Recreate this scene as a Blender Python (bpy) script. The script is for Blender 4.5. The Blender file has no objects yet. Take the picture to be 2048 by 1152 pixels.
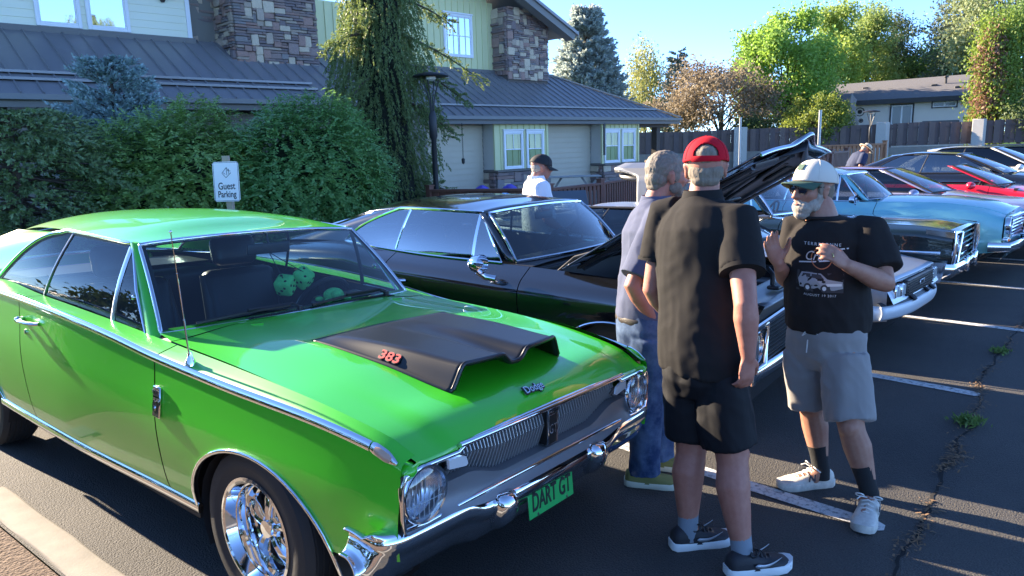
import bpy, bmesh, math, random
import numpy as np
from mathutils import Vector, Matrix, noise

# ---------------------------------------------------------------- camera, sky, sun
SC = bpy.context.scene
COL = SC.collection
R = math.radians
random.seed(7)
RNG = np.random.default_rng(7)

cam_d = bpy.data.cameras.new('camera')
cam_d.sensor_width = 36.0
cam_d.lens = 36.0 * 1460.0 / 2048.0
cam_d.clip_start = 0.05
cam_d.clip_end = 2000.0
cam = bpy.data.objects.new('camera', cam_d)
COL.objects.link(cam)
_right = Vector((0.69951985, -0.71393821, -0.03105164))
_down = Vector((-0.15709354, -0.11124088, -0.98129867))
_fwd = Vector((0.69713241, 0.69131591, -0.18997028))
_m = Matrix.Identity(4)
for i in range(3):
    _m[i][0] = _right[i]; _m[i][1] = -_down[i]; _m[i][2] = -_fwd[i]
_m.translation = Vector((0, 0, 1.75))
cam.matrix_world = _m
SC.camera = cam

SUN_EL, SUN_AZ = 22.0, 9.5           # elevation; degrees from +Y towards -X
world = bpy.data.worlds.new('World')
SC.world = world
world.use_nodes = True
_nt = world.node_tree
_sky = _nt.nodes.new('ShaderNodeTexSky')
_sky.sky_type = 'NISHITA'
_sky.sun_disc = False
_sky.sun_elevation = R(SUN_EL)
_sky.sun_rotation = R(-SUN_AZ)
_sky.air_density = 0.5
_sky.dust_density = 0.0
_sky.ozone_density = 4.5
_sky.altitude = 2000
_nt.links.new(_sky.outputs[0], _nt.nodes['Background'].inputs[0])
_nt.nodes['Background'].inputs[1].default_value = 0.125
sun_d = bpy.data.lights.new('sun', 'SUN')
sun_d.energy = 4.5
sun_d.angle = R(0.55)
sun_d.color = (1.0, 0.83, 0.62)
sun = bpy.data.objects.new('sun', sun_d)
COL.objects.link(sun)
_sd = Vector((-math.sin(R(SUN_AZ)) * math.cos(R(SUN_EL)), math.cos(R(SUN_AZ)) * math.cos(R(SUN_EL)), math.sin(R(SUN_EL))))
sun.rotation_euler = _sd.to_track_quat('Z', 'Y').to_euler()
sun.location = (0, 30, 30)

SC.view_settings.view_transform = 'Standard'
SC.view_settings.look = 'None'
SC.view_settings.exposure = 2.45
SC.view_settings.gamma = 1.0
SC.view_settings.use_curve_mapping = False

# ---------------------------------------------------------------- helpers
def link(o, parent=None):
    COL.objects.link(o)
    if parent is not None:
        o.parent = parent
    return o

def tag(o, label=None, cat=None, group=None, kind=None):
    if label: o['label'] = label
    if cat: o['category'] = cat
    if group: o['group'] = group
    if kind: o['kind'] = kind
    return o

def thing(name, label, cat, loc=(0, 0, 0), rz=0.0, group=None, M=None):
    o = bpy.data.objects.new(name, None)
    o.empty_display_size = 0.1
    COL.objects.link(o)
    if M is not None:
        o.matrix_basis = M
    else:
        o.location = loc
        o.rotation_euler = (0, 0, rz)
    return tag(o, label, cat, group)

def copy_tree(o, parent=None):
    c = o.copy()
    COL.objects.link(c)
    if parent is not None: c.parent = parent
    for ch in o.children: copy_tree(ch, c)
    return c

def pchip(pts):
    """smooth monotone curve through (x, y) points"""
    pts = sorted(pts)
    x = np.array([p[0] for p in pts], float); y = np.array([p[1] for p in pts], float)
    h = np.diff(x); d = np.diff(y) / h
    m = np.zeros(len(x))
    for i in range(1, len(x) - 1):
        if d[i - 1] * d[i] > 0:
            w1 = 2 * h[i] + h[i - 1]; w2 = h[i] + 2 * h[i - 1]
            m[i] = (w1 + w2) / (w1 / d[i - 1] + w2 / d[i])
    m[0] = d[0]; m[-1] = d[-1]
    def f(t):
        t = min(max(t, x[0]), x[-1])
        i = min(max(int(np.searchsorted(x, t)) - 1, 0), len(x) - 2)
        s = (t - x[i]) / h[i]
        return float((1 + 2 * s) * (1 - s) ** 2 * y[i] + s * (1 - s) ** 2 * h[i] * m[i] + s * s * (3 - 2 * s) * y[i + 1] + s * s * (s - 1) * h[i] * m[i + 1])
    return f

def sstep(a, b, t):
    t = min(max((t - a) / (b - a), 0.0), 1.0)
    return t * t * (3 - 2 * t)

def lerp(a, b, t): return a + (b - a) * t

def vl(a, b, t): return tuple(a[i] + (b[i] - a[i]) * t for i in range(3))

class MB:
    """collects shapes and links them as one mesh object"""
    def __init__(s): s.v = []; s.f = []
    def add(s, vs, fs, M=None):
        o = len(s.v)
        if M is not None: vs = [tuple(M @ Vector(v)) for v in vs]
        s.v.extend(tuple(v) for v in vs)
        s.f.extend(tuple(i + o for i in f) for f in fs)
        return s
    def box(s, x0, x1, y0, y1, z0, z1, M=None):
        vs = [(x, y, z) for x in (x0, x1) for y in (y0, y1) for z in (z0, z1)]
        return s.add(vs, [(0, 1, 3, 2), (4, 6, 7, 5), (0, 4, 5, 1), (2, 3, 7, 6), (0, 2, 6, 4), (1, 5, 7, 3)], M)
    def rbox(s, x0, x1, y0, y1, z0, z1, r=0.02, seg=2, M=None):
        bm = bmesh.new()
        bmesh.ops.create_cube(bm, size=1.0)
        sx, sy, sz = x1 - x0, y1 - y0, z1 - z0
        for v in bm.verts:
            v.co = Vector((x0 + (v.co.x + .5) * sx, y0 + (v.co.y + .5) * sy, z0 + (v.co.z + .5) * sz))
        bmesh.ops.bevel(bm, geom=list(bm.edges), offset=min(r, .49 * min(sx, sy, sz)), segments=seg, affect='EDGES', profile=.5)
        bm.verts.index_update()
        s.add([tuple(v.co) for v in bm.verts], [tuple(v.index for v in f.verts) for f in bm.faces], M)
        bm.free()
        return s
    def grid(s, fn, us, vs_, M=None, closed=False, flip=False):
        nu, nv = len(us), len(vs_)
        P = [fn(u, v) for u in us for v in vs_]
        F = []
        for i in range(nu if closed else nu - 1):
            for j in range(nv - 1):
                a, b = i * nv + j, ((i + 1) % nu) * nv + j
                q = (a, b, b + 1, a + 1)
                F.append(q[::-1] if flip else q)
        return s.add(P, F, M)
    def loft(s, rings, caps=True, M=None):
        n = len(rings[0]); vs = [p for r in rings for p in r]; fs = []
        for i in range(len(rings) - 1):
            for j in range(n):
                a, b = i * n + j, i * n + (j + 1) % n
                fs.append((a, b, b + n, a + n))
        if caps:
            fs.append(tuple(range(n))[::-1]); fs.append(tuple((len(rings) - 1) * n + j for j in range(n)))
        return s.add(vs, fs, M)
    def tube(s, pts, r, seg=8, caps=True, side=None, M=None, closed=False):
        """r: number, list of numbers or list of (a, b); side: direction of the a radius"""
        pts = [Vector(p) for p in pts]; n = len(pts)
        if not isinstance(r, (list, tuple)): r = [r] * n
        if isinstance(r, tuple) : r = [r] * n
        rings = []; ref = Vector(side) if side is not None else None
        for i, p in enumerate(pts):
            if closed: t = pts[(i + 1) % n] - pts[i - 1]
            else: t = pts[min(i + 1, n - 1)] - pts[max(i - 1, 0)]
            if t.length < 1e-9: t = Vector((0, 0, 1))
            t.normalize()
            if ref is None:
                ref = Vector((0, 0, 1)) if abs(t.z) < .9 else Vector((1, 0, 0))
            a = (ref - t * ref.dot(t))
            if a.length < 1e-6: a = t.orthogonal()
            a.normalize(); b = t.cross(a)
            if side is None: ref = a
            ra, rb = r[i] if isinstance(r[i], (tuple, list)) else (r[i], r[i])
            rings.append([tuple(p + a * (ra * math.cos(2 * math.pi * k / seg)) + b * (rb * math.sin(2 * math.pi * k / seg))) for k in range(seg)])
        if closed: rings.append(rings[0]); caps = False
        return s.loft(rings, caps, M)
    def bar(s, p0, p1, w, h, up=(0, 0, 1), M=None):
        """square bar from p0 to p1, w across, h along up"""
        p0, p1, up = Vector(p0), Vector(p1), Vector(up)
        t = (p1 - p0).normalized(); a = t.cross(up).normalized(); b = a.cross(t)
        vs = [tuple(p + a * sa * w / 2 + b * sb * h / 2) for p in (p0, p1) for sa, sb in ((-1, -1), (1, -1), (1, 1), (-1, 1))]
        return s.add(vs, [(3, 2, 1, 0), (4, 5, 6, 7), (0, 1, 5, 4), (1, 2, 6, 5), (2, 3, 7, 6), (3, 0, 4, 7)], M)
    def lathe(s, prof, seg=24, c=(0, 0, 0), axis='Y', M=None, a0=0.0, a1=2 * math.pi):
        full = abs(a1 - a0 - 2 * math.pi) < 1e-6
        n = seg if full else seg + 1
        vs = []
        for k in range(n):
            a = a0 + (a1 - a0) * k / seg
            for (r, h) in prof:
                u, w = r * math.cos(a), r * math.sin(a)
                if axis == 'Y': vs.append((c[0] + u, c[1] + h, c[2] + w))
                elif axis == 'Z': vs.append((c[0] + u, c[1] + w, c[2] + h))
                else: vs.append((c[0] + h, c[1] + u, c[2] + w))
        m = len(prof); fs = []
        for k in range(seg):
            for j in range(m - 1):
                a, b = k * m + j, ((k + 1) % n) * m + j
                fs.append((a, a + 1, b + 1, b))
        return s.add(vs, fs, M)
    def ball(s, c, r, seg=12, rings=8, M=None):
        if not isinstance(r, (tuple, list)): r = (r, r, r)
        vs = []; fs = []
        for i in range(rings + 1):
            t = math.pi * i / rings
            for j in range(seg):
                p = 2 * math.pi * j / seg
                vs.append((c[0] + r[0] * math.sin(t) * math.cos(p), c[1] + r[1] * math.sin(t) * math.sin(p), c[2] + r[2] * math.cos(t)))
        for i in range(rings):
            for j in range(seg):
                a, b = i * seg + j, i * seg + (j + 1) % seg
                fs.append((a, a + seg, b + seg, b))
        return s.add(vs, fs, M)
    def prism(s, poly, h0, h1, fn=None, M=None):
        """poly (u, v) extruded from h0 to h1; fn maps (u, v, h) to a point"""
        if fn is None: fn = lambda u, v, h: (u, v, h)
        n = len(poly)
        vs = [fn(u, v, h0) for u, v in poly] + [fn(u, v, h1) for u, v in poly]
        fs = [tuple(range(n))[::-1], tuple(range(n, 2 * n))] + [(i, (i + 1) % n, n + (i + 1) % n, n + i) for i in range(n)]
        return s.add(vs, fs, M)
    def mesh(s, name='mesh', smooth=None, weld=False):
        me = bpy.data.meshes.new(name)
        me.from_pydata(s.v, [], s.f)
        if weld:
            bm = bmesh.new(); bm.from_mesh(me)
            bmesh.ops.remove_doubles(bm, verts=bm.verts, dist=1e-5)
            bmesh.ops.recalc_face_normals(bm, faces=bm.faces)
            bm.to_mesh(me); bm.free()
        if smooth is not None:
            me.shade_smooth()
            if smooth < 180: me.set_sharp_from_angle(angle=R(smooth))
        return me
    def build(s, name, m, parent=None, smooth=40, solid=0.0, offset=-1, weld=False, recalc=True):
        me = s.mesh(name, None, weld)
        if recalc and not weld:
            bm = bmesh.new(); bm.from_mesh(me)
            bmesh.ops.recalc_face_normals(bm, faces=bm.faces)
            bm.to_mesh(me); bm.free()
        if smooth is not None:
            me.shade_smooth()
            if smooth < 180: me.set_sharp_from_angle(angle=R(smooth))
        me.materials.append(m)
        o = bpy.data.objects.new(name, me)
        link(o, parent)
        if solid:
            md = o.modifiers.new('thickness', 'SOLIDIFY'); md.thickness = solid; md.offset = offset
        return o

def rawmesh(name, verts, faces4, m, parent=None, smooth=False):
    """fast mesh of quads from numpy arrays"""
    me = bpy.data.meshes.new(name)
    nv, nf = len(verts), len(faces4)
    k = faces4.shape[1]
    me.vertices.add(nv); me.vertices.foreach_set('co', np.ascontiguousarray(verts, np.float32).ravel())
    me.loops.add(nf * k); me.loops.foreach_set('vertex_index', np.ascontiguousarray(faces4, np.int32).ravel())
    me.polygons.add(nf)
    me.polygons.foreach_set('loop_start', np.arange(0, nf * k, k, dtype=np.int32))
    try: me.polygons.foreach_set('loop_total', np.full(nf, k, np.int32))
    except Exception: pass
    me.update(calc_edges=True); me.validate()
    if smooth: me.shade_smooth()
    me.materials.append(m)
    o = bpy.data.objects.new(name, me)
    return link(o, parent)

def evalmesh(o, name):
    dg = bpy.context.evaluated_depsgraph_get()
    return bpy.data.meshes.new_from_object(o.evaluated_get(dg))

def remesh(mb, name, m, voxel=0.008, smooth=4, parent=None, displace=None, dec=None):
    """join the closed shapes of mb into one continuous skin"""
    me = mb.mesh(name)
    o = bpy.data.objects.new(name, me); COL.objects.link(o)
    md = o.modifiers.new('remesh', 'REMESH'); md.mode = 'VOXEL'; md.voxel_size = voxel; md.adaptivity = 0
    if smooth:
        s = o.modifiers.new('smooth', 'SMOOTH'); s.factor = .5; s.iterations = smooth
    bpy.context.view_layer.update()
    me2 = evalmesh(o, name)
    o.modifiers.clear()
    o.data = me2
    bpy.data.meshes.remove(me)
    me2.name = name
    if displace is not None:
        n = len(me2.vertices)
        co = np.empty(n * 3, np.float32); me2.vertices.foreach_get('co', co); co = co.reshape(-1, 3)
        no = np.empty(n * 3, np.float32); me2.vertices.foreach_get('normal', no); no = no.reshape(-1, 3)
        d = np.array([displace(Vector(c), Vector(q)) for c, q in zip(co, no)], np.float32)
        co = co + no * d[:, None]
        me2.vertices.foreach_set('co', co.ravel()); me2.update()
    me2.shade_smooth()
    me2.materials.clear(); me2.materials.append(m)
    if parent is not None: o.parent = parent
    return o

def text(s, name, size, m, parent, M, extrude=0.002, align='CENTER', shear=0.0, xs=1.0, offset=0.0, spacing=1.0):
    cu = bpy.data.curves.new('txt', 'FONT'); cu.body = s; cu.size = size; cu.extrude = extrude
    cu.align_x = align; cu.align_y = 'CENTER'; cu.shear = shear; cu.offset = offset; cu.space_character = spacing
    t = bpy.data.objects.new('txt', cu); COL.objects.link(t)
    bpy.context.view_layer.update()
    me = evalmesh(t, name)
    bpy.data.objects.remove(t); bpy.data.curves.remove(cu)
    me.materials.clear(); me.materials.append(m)
    o = bpy.data.objects.new(name, me); link(o, parent)
    o.matrix_basis = M @ Matrix.Diagonal((xs, 1, 1, 1))
    return o

def frame(o, ex, ey):
    """matrix with origin o, x axis ex, y axis near ey"""
    ex = Vector(ex).normalized(); ez = ex.cross(Vector(ey)).normalized(); ey = ez.cross(ex)
    M = Matrix.Identity(4)
    for i in range(3): M[i][0], M[i][1], M[i][2] = ex[i], ey[i], ez[i]
    M.translation = Vector(o)
    return M

# ---------------------------------------------------------------- materials
_mats = {}
ALB = 1.22
def mat(name, col, rough=.5, metal=0.0, coat=0.0, coat_rough=.03, spec=.5, var=None, bump=None, sheen=0.0, trans=None, emit=None, stretch=None, sss=0.0, island=None, flake=0.0):
    """var=(scale, colour2, contrast) mottles the colour; bump=(scale, strength, distance); island=colour2 varies it per loose piece; trans=colour adds light passing through leaves"""
    if name in _mats: return _mats[name]
    if metal < .5:
        up = lambda c: tuple(min(max(x, .80), x * ALB) for x in c)
        col = up(col); island = up(island) if island else None; trans = up(trans) if trans else None
        if var: var = (var[0], up(var[1])) + tuple(var[2:])
    m = bpy.data.materials.new(name); m.use_nodes = True
    nt = m.node_tree; N, L = nt.nodes, nt.links
    b = N['Principled BSDF']
    b.inputs['Base Color'].default_value = (*col, 1)
    b.inputs['Roughness'].default_value = rough
    b.inputs['Metallic'].default_value = metal
    b.inputs['Coat Weight'].default_value = coat
    b.inputs['Coat Roughness'].default_value = coat_rough
    b.inputs['Specular IOR Level'].default_value = spec
    if sheen: b.inputs['Sheen Weight'].default_value = sheen
    if sss:
        b.inputs['Subsurface Weight'].default_value = sss
        b.inputs['Subsurface Radius'].default_value = (.012, .004, .002)
    if emit: b.inputs['Emission Color'].default_value = (*emit[0], 1); b.inputs['Emission Strength'].default_value = emit[1]
    tc = N.new('ShaderNodeTexCoord'); src = tc.outputs['Object']
    if stretch:
        mp = N.new('ShaderNodeMapping'); mp.inputs['Scale'].default_value = stretch
        L.new(src, mp.inputs[0]); src = mp.outputs[0]
    colout = None
    if var:
        n = N.new('ShaderNodeTexNoise'); n.inputs['Scale'].default_value = var[0]; n.inputs['Detail'].default_value = 6; n.inputs['Roughness'].default_value = .65
        L.new(src, n.inputs['Vector'])
        rp = N.new('ShaderNodeValToRGB'); c = var[2] if len(var) > 2 else .2
        rp.color_ramp.elements[0].position = .5 - c; rp.color_ramp.elements[1].position = .5 + c
        rp.color_ramp.elements[0].color = (*col, 1); rp.color_ramp.elements[1].color = (*var[1], 1)
        L.new(n.outputs[0], rp.inputs[0]); colout = rp.outputs[0]
    if island:
        g = N.new('ShaderNodeNewGeometry'); mx = N.new('ShaderNodeMix'); mx.data_type = 'RGBA'
        L.new(g.outputs['Random Per Island'], mx.inputs['Factor'])
        if colout: L.new(colout, mx.inputs['A'])
        else: mx.inputs['A'].default_value = (*col, 1)
        mx.inputs['B'].default_value = (*island, 1); colout = mx.outputs['Result']
    if colout: L.new(colout, b.inputs['Base Color'])
    if flake:
        n = N.new('ShaderNodeTexNoise'); n.inputs['Scale'].default_value = 900; n.inputs['Detail'].default_value = 2
        L.new(tc.outputs['Object'], n.inputs['Vector'])
        bp = N.new('ShaderNodeBump'); bp.inputs['Strength'].default_value = flake; bp.inputs['Distance'].default_value = .001
        L.new(n.outputs[0], bp.inputs['Height']); L.new(bp.outputs[0], b.inputs['Normal'])
    if bump:
        n = N.new('ShaderNodeTexNoise'); n.inputs['Scale'].default_value = bump[0]; n.inputs['Detail'].default_value = 5
        L.new(src, n.inputs['Vector'])
        bp = N.new('ShaderNodeBump'); bp.inputs['Strength'].default_value = bump[1]; bp.inputs['Distance'].default_value = bump[2] if len(bump) > 2 else .01
        L.new(n.outputs[0], bp.inputs['Height']); L.new(bp.outputs[0], b.inputs['Normal'])
    if trans:
        out = N['Material Output']; t = N.new('ShaderNodeBsdfTranslucent'); t.inputs[0].default_value = (*trans, 1)
        if island and colout:
            mm = N.new('ShaderNodeMix'); mm.data_type = 'RGBA'; mm.inputs['Factor'].default_value = .5
            L.new(colout, mm.inputs['A']); mm.inputs['B'].default_value = (*trans, 1); L.new(mm.outputs['Result'], t.inputs[0])
        ms = N.new('ShaderNodeMixShader'); ms.inputs[0].default_value = .45
        L.new(b.outputs[0], ms.inputs[1]); L.new(t.outputs[0], ms.inputs[2]); L.new(ms.outputs[0], out.inputs[0])
    _mats[name] = m
    return m

def glassmat(name, tint, refl=1.0, ior=1.5, rough=0.0):
    """thin pane: tinted see-through with mirror reflections growing towards grazing"""
    if name in _mats: return _mats[name]
    m = bpy.data.materials.new(name); m.use_nodes = True
    nt = m.node_tree; N, L = nt.nodes, nt.links
    out = N['Material Output']; N.remove(N['Principled BSDF'])
    t = N.new('ShaderNodeBsdfTransparent'); t.inputs[0].default_value = (*tint, 1)
    g = N.new('ShaderNodeBsdfGlossy'); g.inputs['Roughness'].default_value = rough; g.inputs[0].default_value = (refl, refl, refl, 1)
    lw = N.new('ShaderNodeLayerWeight'); lw.inputs[0].default_value = .5
    p = N.new('ShaderNodeMath'); p.operation = 'POWER'; p.inputs[1].default_value = 4.0
    f0 = ((ior - 1) / (ior + 1)) ** 2 * 1.8
    q = N.new('ShaderNodeMath'); q.operation = 'MULTIPLY_ADD'; q.inputs[1].default_value = 1 - f0; q.inputs[2].default_value = f0
    L.new(lw.outputs['Facing'], p.inputs[0]); L.new(p.outputs[0], q.inputs[0])
    ms = N.new('ShaderNodeMixShader')
    L.new(q.outputs[0], ms.inputs[0]); L.new(t.outputs[0], ms.inputs[1]); L.new(g.outputs[0], ms.inputs[2]); L.new(ms.outputs[0], out.inputs[0])
    _mats[name] = m
    return m

CHROME = mat('chrome', (.80, .82, .85), .06, 1.0)
BLACKTRIM = mat('black_trim', (.012, .012, .013), .45)
RUBBER = mat('tyre_rubber', (.018, .018, .019), .72, bump=(120, .25, .002))
DARKIN = mat('dark_interior', (.010, .010, .011), .7)
VINYL = mat('black_vinyl', (.016, .016, .018), .38, bump=(140, .2, .001))
SILVERPAINT = mat('argent_paint', (.14, .145, .155), .45, .3)
LENS = glassmat('lamp_lens', (.86, .88, .9), 1.0, 1.55, .02)
GLASS = glassmat('car_glass', (.62, .72, .70), 1.0, 1.6)
AMBER = mat('amber_lens', (.75, .16, .01), .12, coat=.6)

# ---------------------------------------------------------------- ground, markings, kerb
def sheet(name, poly, z, m, kind='structure', parent=None, n=1):
    me = bpy.data.meshes.new(name)
    me.from_pydata([(x, y, z) for x, y in poly], [], [tuple(range(len(poly)))])
    me.materials.append(m)
    o = bpy.data.objects.new(name, me); link(o, parent)
    if kind: o['kind'] = kind
    return o

def asphalt_mat():
    m = bpy.data.materials.new('asphalt'); m.use_nodes = True
    nt = m.node_tree; N, L = nt.nodes, nt.links; b = N['Principled BSDF']
    tc = N.new('ShaderNodeTexCoord')
    def noise_(s, d=4, r=.6):
        n = N.new('ShaderNodeTexNoise'); n.inputs['Scale'].default_value = s; n.inputs['Detail'].default_value = d; n.inputs['Roughness'].default_value = r
        L.new(tc.outputs['Object'], n.inputs['Vector']); return n
    big, fine = noise_(.55, 5), noise_(150, 3, .7)
    vor = N.new('ShaderNodeTexVoronoi'); vor.inputs['Scale'].default_value = 120; L.new(tc.outputs['Object'], vor.inputs['Vector'])
    r1 = N.new('ShaderNodeValToRGB'); r1.color_ramp.elements[0].position = .32; r1.color_ramp.elements[1].position = .62
    r1.color_ramp.elements[0].color = (.042, .042, .043, 1); r1.color_ramp.elements[1].color = (.076, .073, .069, 1)
    L.new(big.outputs[0], r1.inputs[0])
    r2 = N.new('ShaderNodeValToRGB'); r2.color_ramp.elements[0].position = .30; r2.color_ramp.elements[1].position = .75
    r2.color_ramp.elements[0].color = (.55, .55, .56, 1); r2.color_ramp.elements[1].color = (1.7, 1.62, 1.5, 1)
    L.new(fine.outputs[0], r2.inputs[0])
    mx = N.new('ShaderNodeMix'); mx.data_type = 'RGBA'; mx.blend_type = 'MULTIPLY'; mx.inputs['Factor'].default_value = 1
    L.new(r1.outputs[0], mx.inputs['A']); L.new(r2.outputs[0], mx.inputs['B']); L.new(mx.outputs['Result'], b.inputs['Base Color'])
    b.inputs['Roughness'].default_value = .82; b.inputs['Specular IOR Level'].default_value = .35
    ad = N.new('ShaderNodeMath'); ad.operation = 'MULTIPLY_ADD'; ad.inputs[1].default_value = -.9
    L.new(vor.outputs['Distance'], ad.inputs[0]); L.new(fine.outputs[0], ad.inputs[2])
    bp = N.new('ShaderNodeBump'); bp.inputs['Strength'].default_value = .7; bp.inputs['Distance'].default_value = .006
    L.new(ad.outputs[0], bp.inputs['Height']); L.new(bp.outputs[0], b.inputs['Normal'])
    return m

def worn_paint():
    m = bpy.data.materials.new('worn_white_paint'); m.use_nodes = True
    nt = m.node_tree; N, L = nt.nodes, nt.links; b = N['Principled BSDF']
    tc = N.new('ShaderNodeTexCoord')
    n = N.new('ShaderNodeTexNoise'); n.inputs['Scale'].default_value = 34; n.inputs['Detail'].default_value = 8; n.inputs['Roughness'].default_value = .75
    L.new(tc.outputs['Object'], n.inputs['Vector'])
    r = N.new('ShaderNodeValToRGB'); r.color_ramp.elements[0].position = .36; r.color_ramp.elements[1].position = .50
    r.color_ramp.elements[0].color = (.10, .10, .10, 1); r.color_ramp.elements[1].color = (.58, .57, .55, 1)
    L.new(n.outputs[0], r.inputs[0]); L.new(r.outputs[0], b.inputs['Base Color'])
    b.inputs['Roughness'].default_value = .8
    f = N.new('ShaderNodeTexNoise'); f.inputs['Scale'].default_value = 95; L.new(tc.outputs['Object'], f.inputs['Vector'])
    bp = N.new('ShaderNodeBump'); bp.inputs['Strength'].default_value = .5; bp.inputs['Distance'].default_value = .006
    L.new(f.outputs[0], bp.inputs['Height']); L.new(bp.outputs[0], b.inputs['Normal'])
    return m

ASPH, WPAINT = asphalt_mat(), worn_paint()
DRYGRASS = mat('lawn_grass', (.022, .065, .008), .95, var=(1.3, (.04, .085, .012), .25), spec=.1, bump=(45, .8, .03))
MULCH = mat('bark_mulch', (.075, .050, .036), .95, var=(30, (.13, .09, .065), .2), bump=(60, 1.0, .02))
CONC = mat('concrete', (.24, .22, .185), .9, var=(9, (.165, .15, .13), .3), bump=(80, .25, .004))
sheet('ground', [(-400, -400), (400, -400), (400, 600), (-400, 600)], -.03, DRYGRASS)
sheet('parking_lot', [(.66, -30), (70, -30), (70, 7.9), (30, 7.9), (.40, 7.9), (.52, 4.5), (.66, 3.2)], 0.0, ASPH)
sheet('driveway', [(-40, -30), (.66, -30), (.66, -.5), (-40, -.5)], -.004, ASPH)
sheet('planting_bed', [(-2.5, -.5), (.66, -.5), (.66, 3.2), (.52, 4.5), (.50, 5.2), (-2.5, 5.2)], -.012, MULCH)
sheet('lawn', [(-30, 5.2), (.50, 5.2), (.40, 7.9), (12, 7.9), (12, 17.2), (-30, 17.2)], -.01, DRYGRASS)
sheet('walkway', [(12, 7.9), (34, 7.9), (34, 19), (12, 19)], -.006, CONC)
for k, (x, y0, y1, w) in enumerate(((3.31, 8.0, .955, .10), (5.55, 8.0, 1.07, .10), (7.65, 8.0, 1.0, .10), (9.75, 8.0, .9, .10), (11.95, 8.0, .9, .1), (14.1, 8, .9, .1), (16.2, 8, .9, .1), (18.3, 8, .9, .1), (20.4, 8, .9, .1))):
    pts = [(x - w / 2, y0), (x - w / 2, y1 + .03), (x - w * .2, y1), (x + w * .3, y1 + .01), (x + w / 2, y1 + .05), (x + w / 2, y0)]
    sheet('parking_line', pts[::-1], .004, WPAINT)
# kerb strip at the near edge of the stall: a low concrete slab with rounded arrises
b = MB()
ex = Vector((.105, -1, 0)).normalized(); ey = Vector((0, 0, 1)).cross(ex)
o0 = Vector((.60, 4.62, 0))
prof = [(-.078, 0), (-.076, .026), (-.066, .034), (.062, .034), (.074, .026), (.077, 0)]
rings = []
for s in np.linspace(0, 5.2, 30):
    j = .004 * math.sin(s * 9)
    rings.append([tuple(o0 + ex * s + ey * (u + (j if abs(u) > .07 else 0)) + Vector((0, 0, h - .02))) for u, h in prof])
b.loft(rings); tag(b.build('kerb', CONC, None, smooth=50), kind='structure')
b = MB(); b.rbox(-.10, .12, -.10, .12, -.02, .006, .004, 1, Matrix.Translation((.50, 4.86, 0))); tag(b.build('valve_cover', mat('iron_plate', (.10, .115, .13), .95, 0, spec=.1), None), 'small grey metal cover plate set in the ground by the end of the kerb', 'cover plate')
# crack across the lot with litter in it
CR = [(8.9, 1.33), (7.85, 1.25), (7.3, 1.22), (6.64, 1.19), (6.2, 1.17), (5.85, 1.14), (5.4, 1.05), (5.03, .99), (4.6, .97), (4.27, .93), (3.87, .90), (3.57, .86), (3.22, .83), (2.8, .80), (2.3, .70)]
pts = []
for i in range(len(CR) - 1):
    for t in np.linspace(0, 1, 12)[:-1]:
        x, y = lerp(CR[i][0], CR[i + 1][0], t), lerp(CR[i][1], CR[i + 1][1], t)
        pts.append((x, y + .035 * noise.noise(Vector((x * 4, 0, 3))) + .018 * noise.noise(Vector((x * 17, 0, 9)))))
L_, R_ = [], []
for x, y in pts:
    w = .006 + .010 * abs(noise.noise(Vector((x * 9, 5, 1))))
    L_.append((x, y - w, .003)); R_.append((x, y + w, .003))
b = MB(); n = len(pts); b.add(L_ + R_, [(i, i + 1, n + i + 1, n + i) for i in range(n - 1)]); tag(b.build('pavement_crack', mat('crack_dark', (.012, .011, .010), 1.0), None), kind='structure')
lv, lf = [], []
for i in range(2200):
    k = RNG.integers(0, n); x, y = pts[k]
    dens = noise.noise(Vector((x * 2.2, 1, 7))) + .15
    if RNG.random() > max(.08, dens * 2): continue
    c = np.array([x + RNG.normal(0, .03), y + RNG.normal(0, .026), .006 + abs(RNG.normal(0, .005))])
    a = RNG.random() * 6.28; l = RNG.uniform(.004, .018); w = RNG.uniform(.0015, .005)
    d = np.array([math.cos(a), math.sin(a), RNG.normal(0, .25)]); q = np.array([-math.sin(a), math.cos(a), 0])
    o_ = len(lv); lv += [c - d * l - q * w, c + d * l - q * w, c + d * l + q * w, c - d * l + q * w]; lf.append((o_, o_ + 1, o_ + 2, o_ + 3))
tag(rawmesh('leaf_litter', np.array(lv), np.array(lf), mat('dry_litter', (.22, .13, .065), .9, island=(.09, .06, .04))), kind='stuff')

def leafquads(c, d, nrm, l, w):
    """arrays of pointed leaf quads: centre base c, direction d, normal nrm"""
    d = d / np.linalg.norm(d, axis=1, keepdims=True)
    s = np.cross(d, nrm); s /= np.linalg.norm(s, axis=1, keepdims=True) + 1e-9
    l = np.broadcast_to(np.asarray(l, float).reshape(-1, 1), (len(c), 1)); w = np.broadcast_to(np.asarray(w, float).reshape(-1, 1), (len(c), 1))
    V = np.stack([c, c + d * l * .45 + s * w, c + d * l, c + d * l * .45 - s * w], 1).reshape(-1, 3)
    F = np.arange(len(c) * 4).reshape(-1, 4)
    return V, F
def rdir(n): 
    v = RNG.normal(size=(n, 3)); return v / np.linalg.norm(v, axis=1, keepdims=True)

def weed(x, y, r, n, label):
    c = np.stack([RNG.normal(0, r * .35, n), RNG.normal(0, r * .35, n), RNG.uniform(0, .02, n)], 1)
    d = rdir(n); d[:, 2] = np.abs(d[:, 2]) + .4
    V, F = leafquads(c, d, rdir(n), RNG.uniform(.02, r * .7, n), RNG.uniform(.003, .008, n))
    o = rawmesh('weed', V, F, mat('weed_green', (.09, .17, .04), .7, island=(.16, .22, .07), trans=(.15, .25, .04))); o.location = (x, y, 0)
    tag(o, label, 'weed', None)
weed(4.93, 1.0, .10, 260, 'green weed growing from the pavement crack nearest the white-capped man')
weed(6.75, 1.2, .08, 160, 'small green weed in the crack further along, near the black car')

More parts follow.
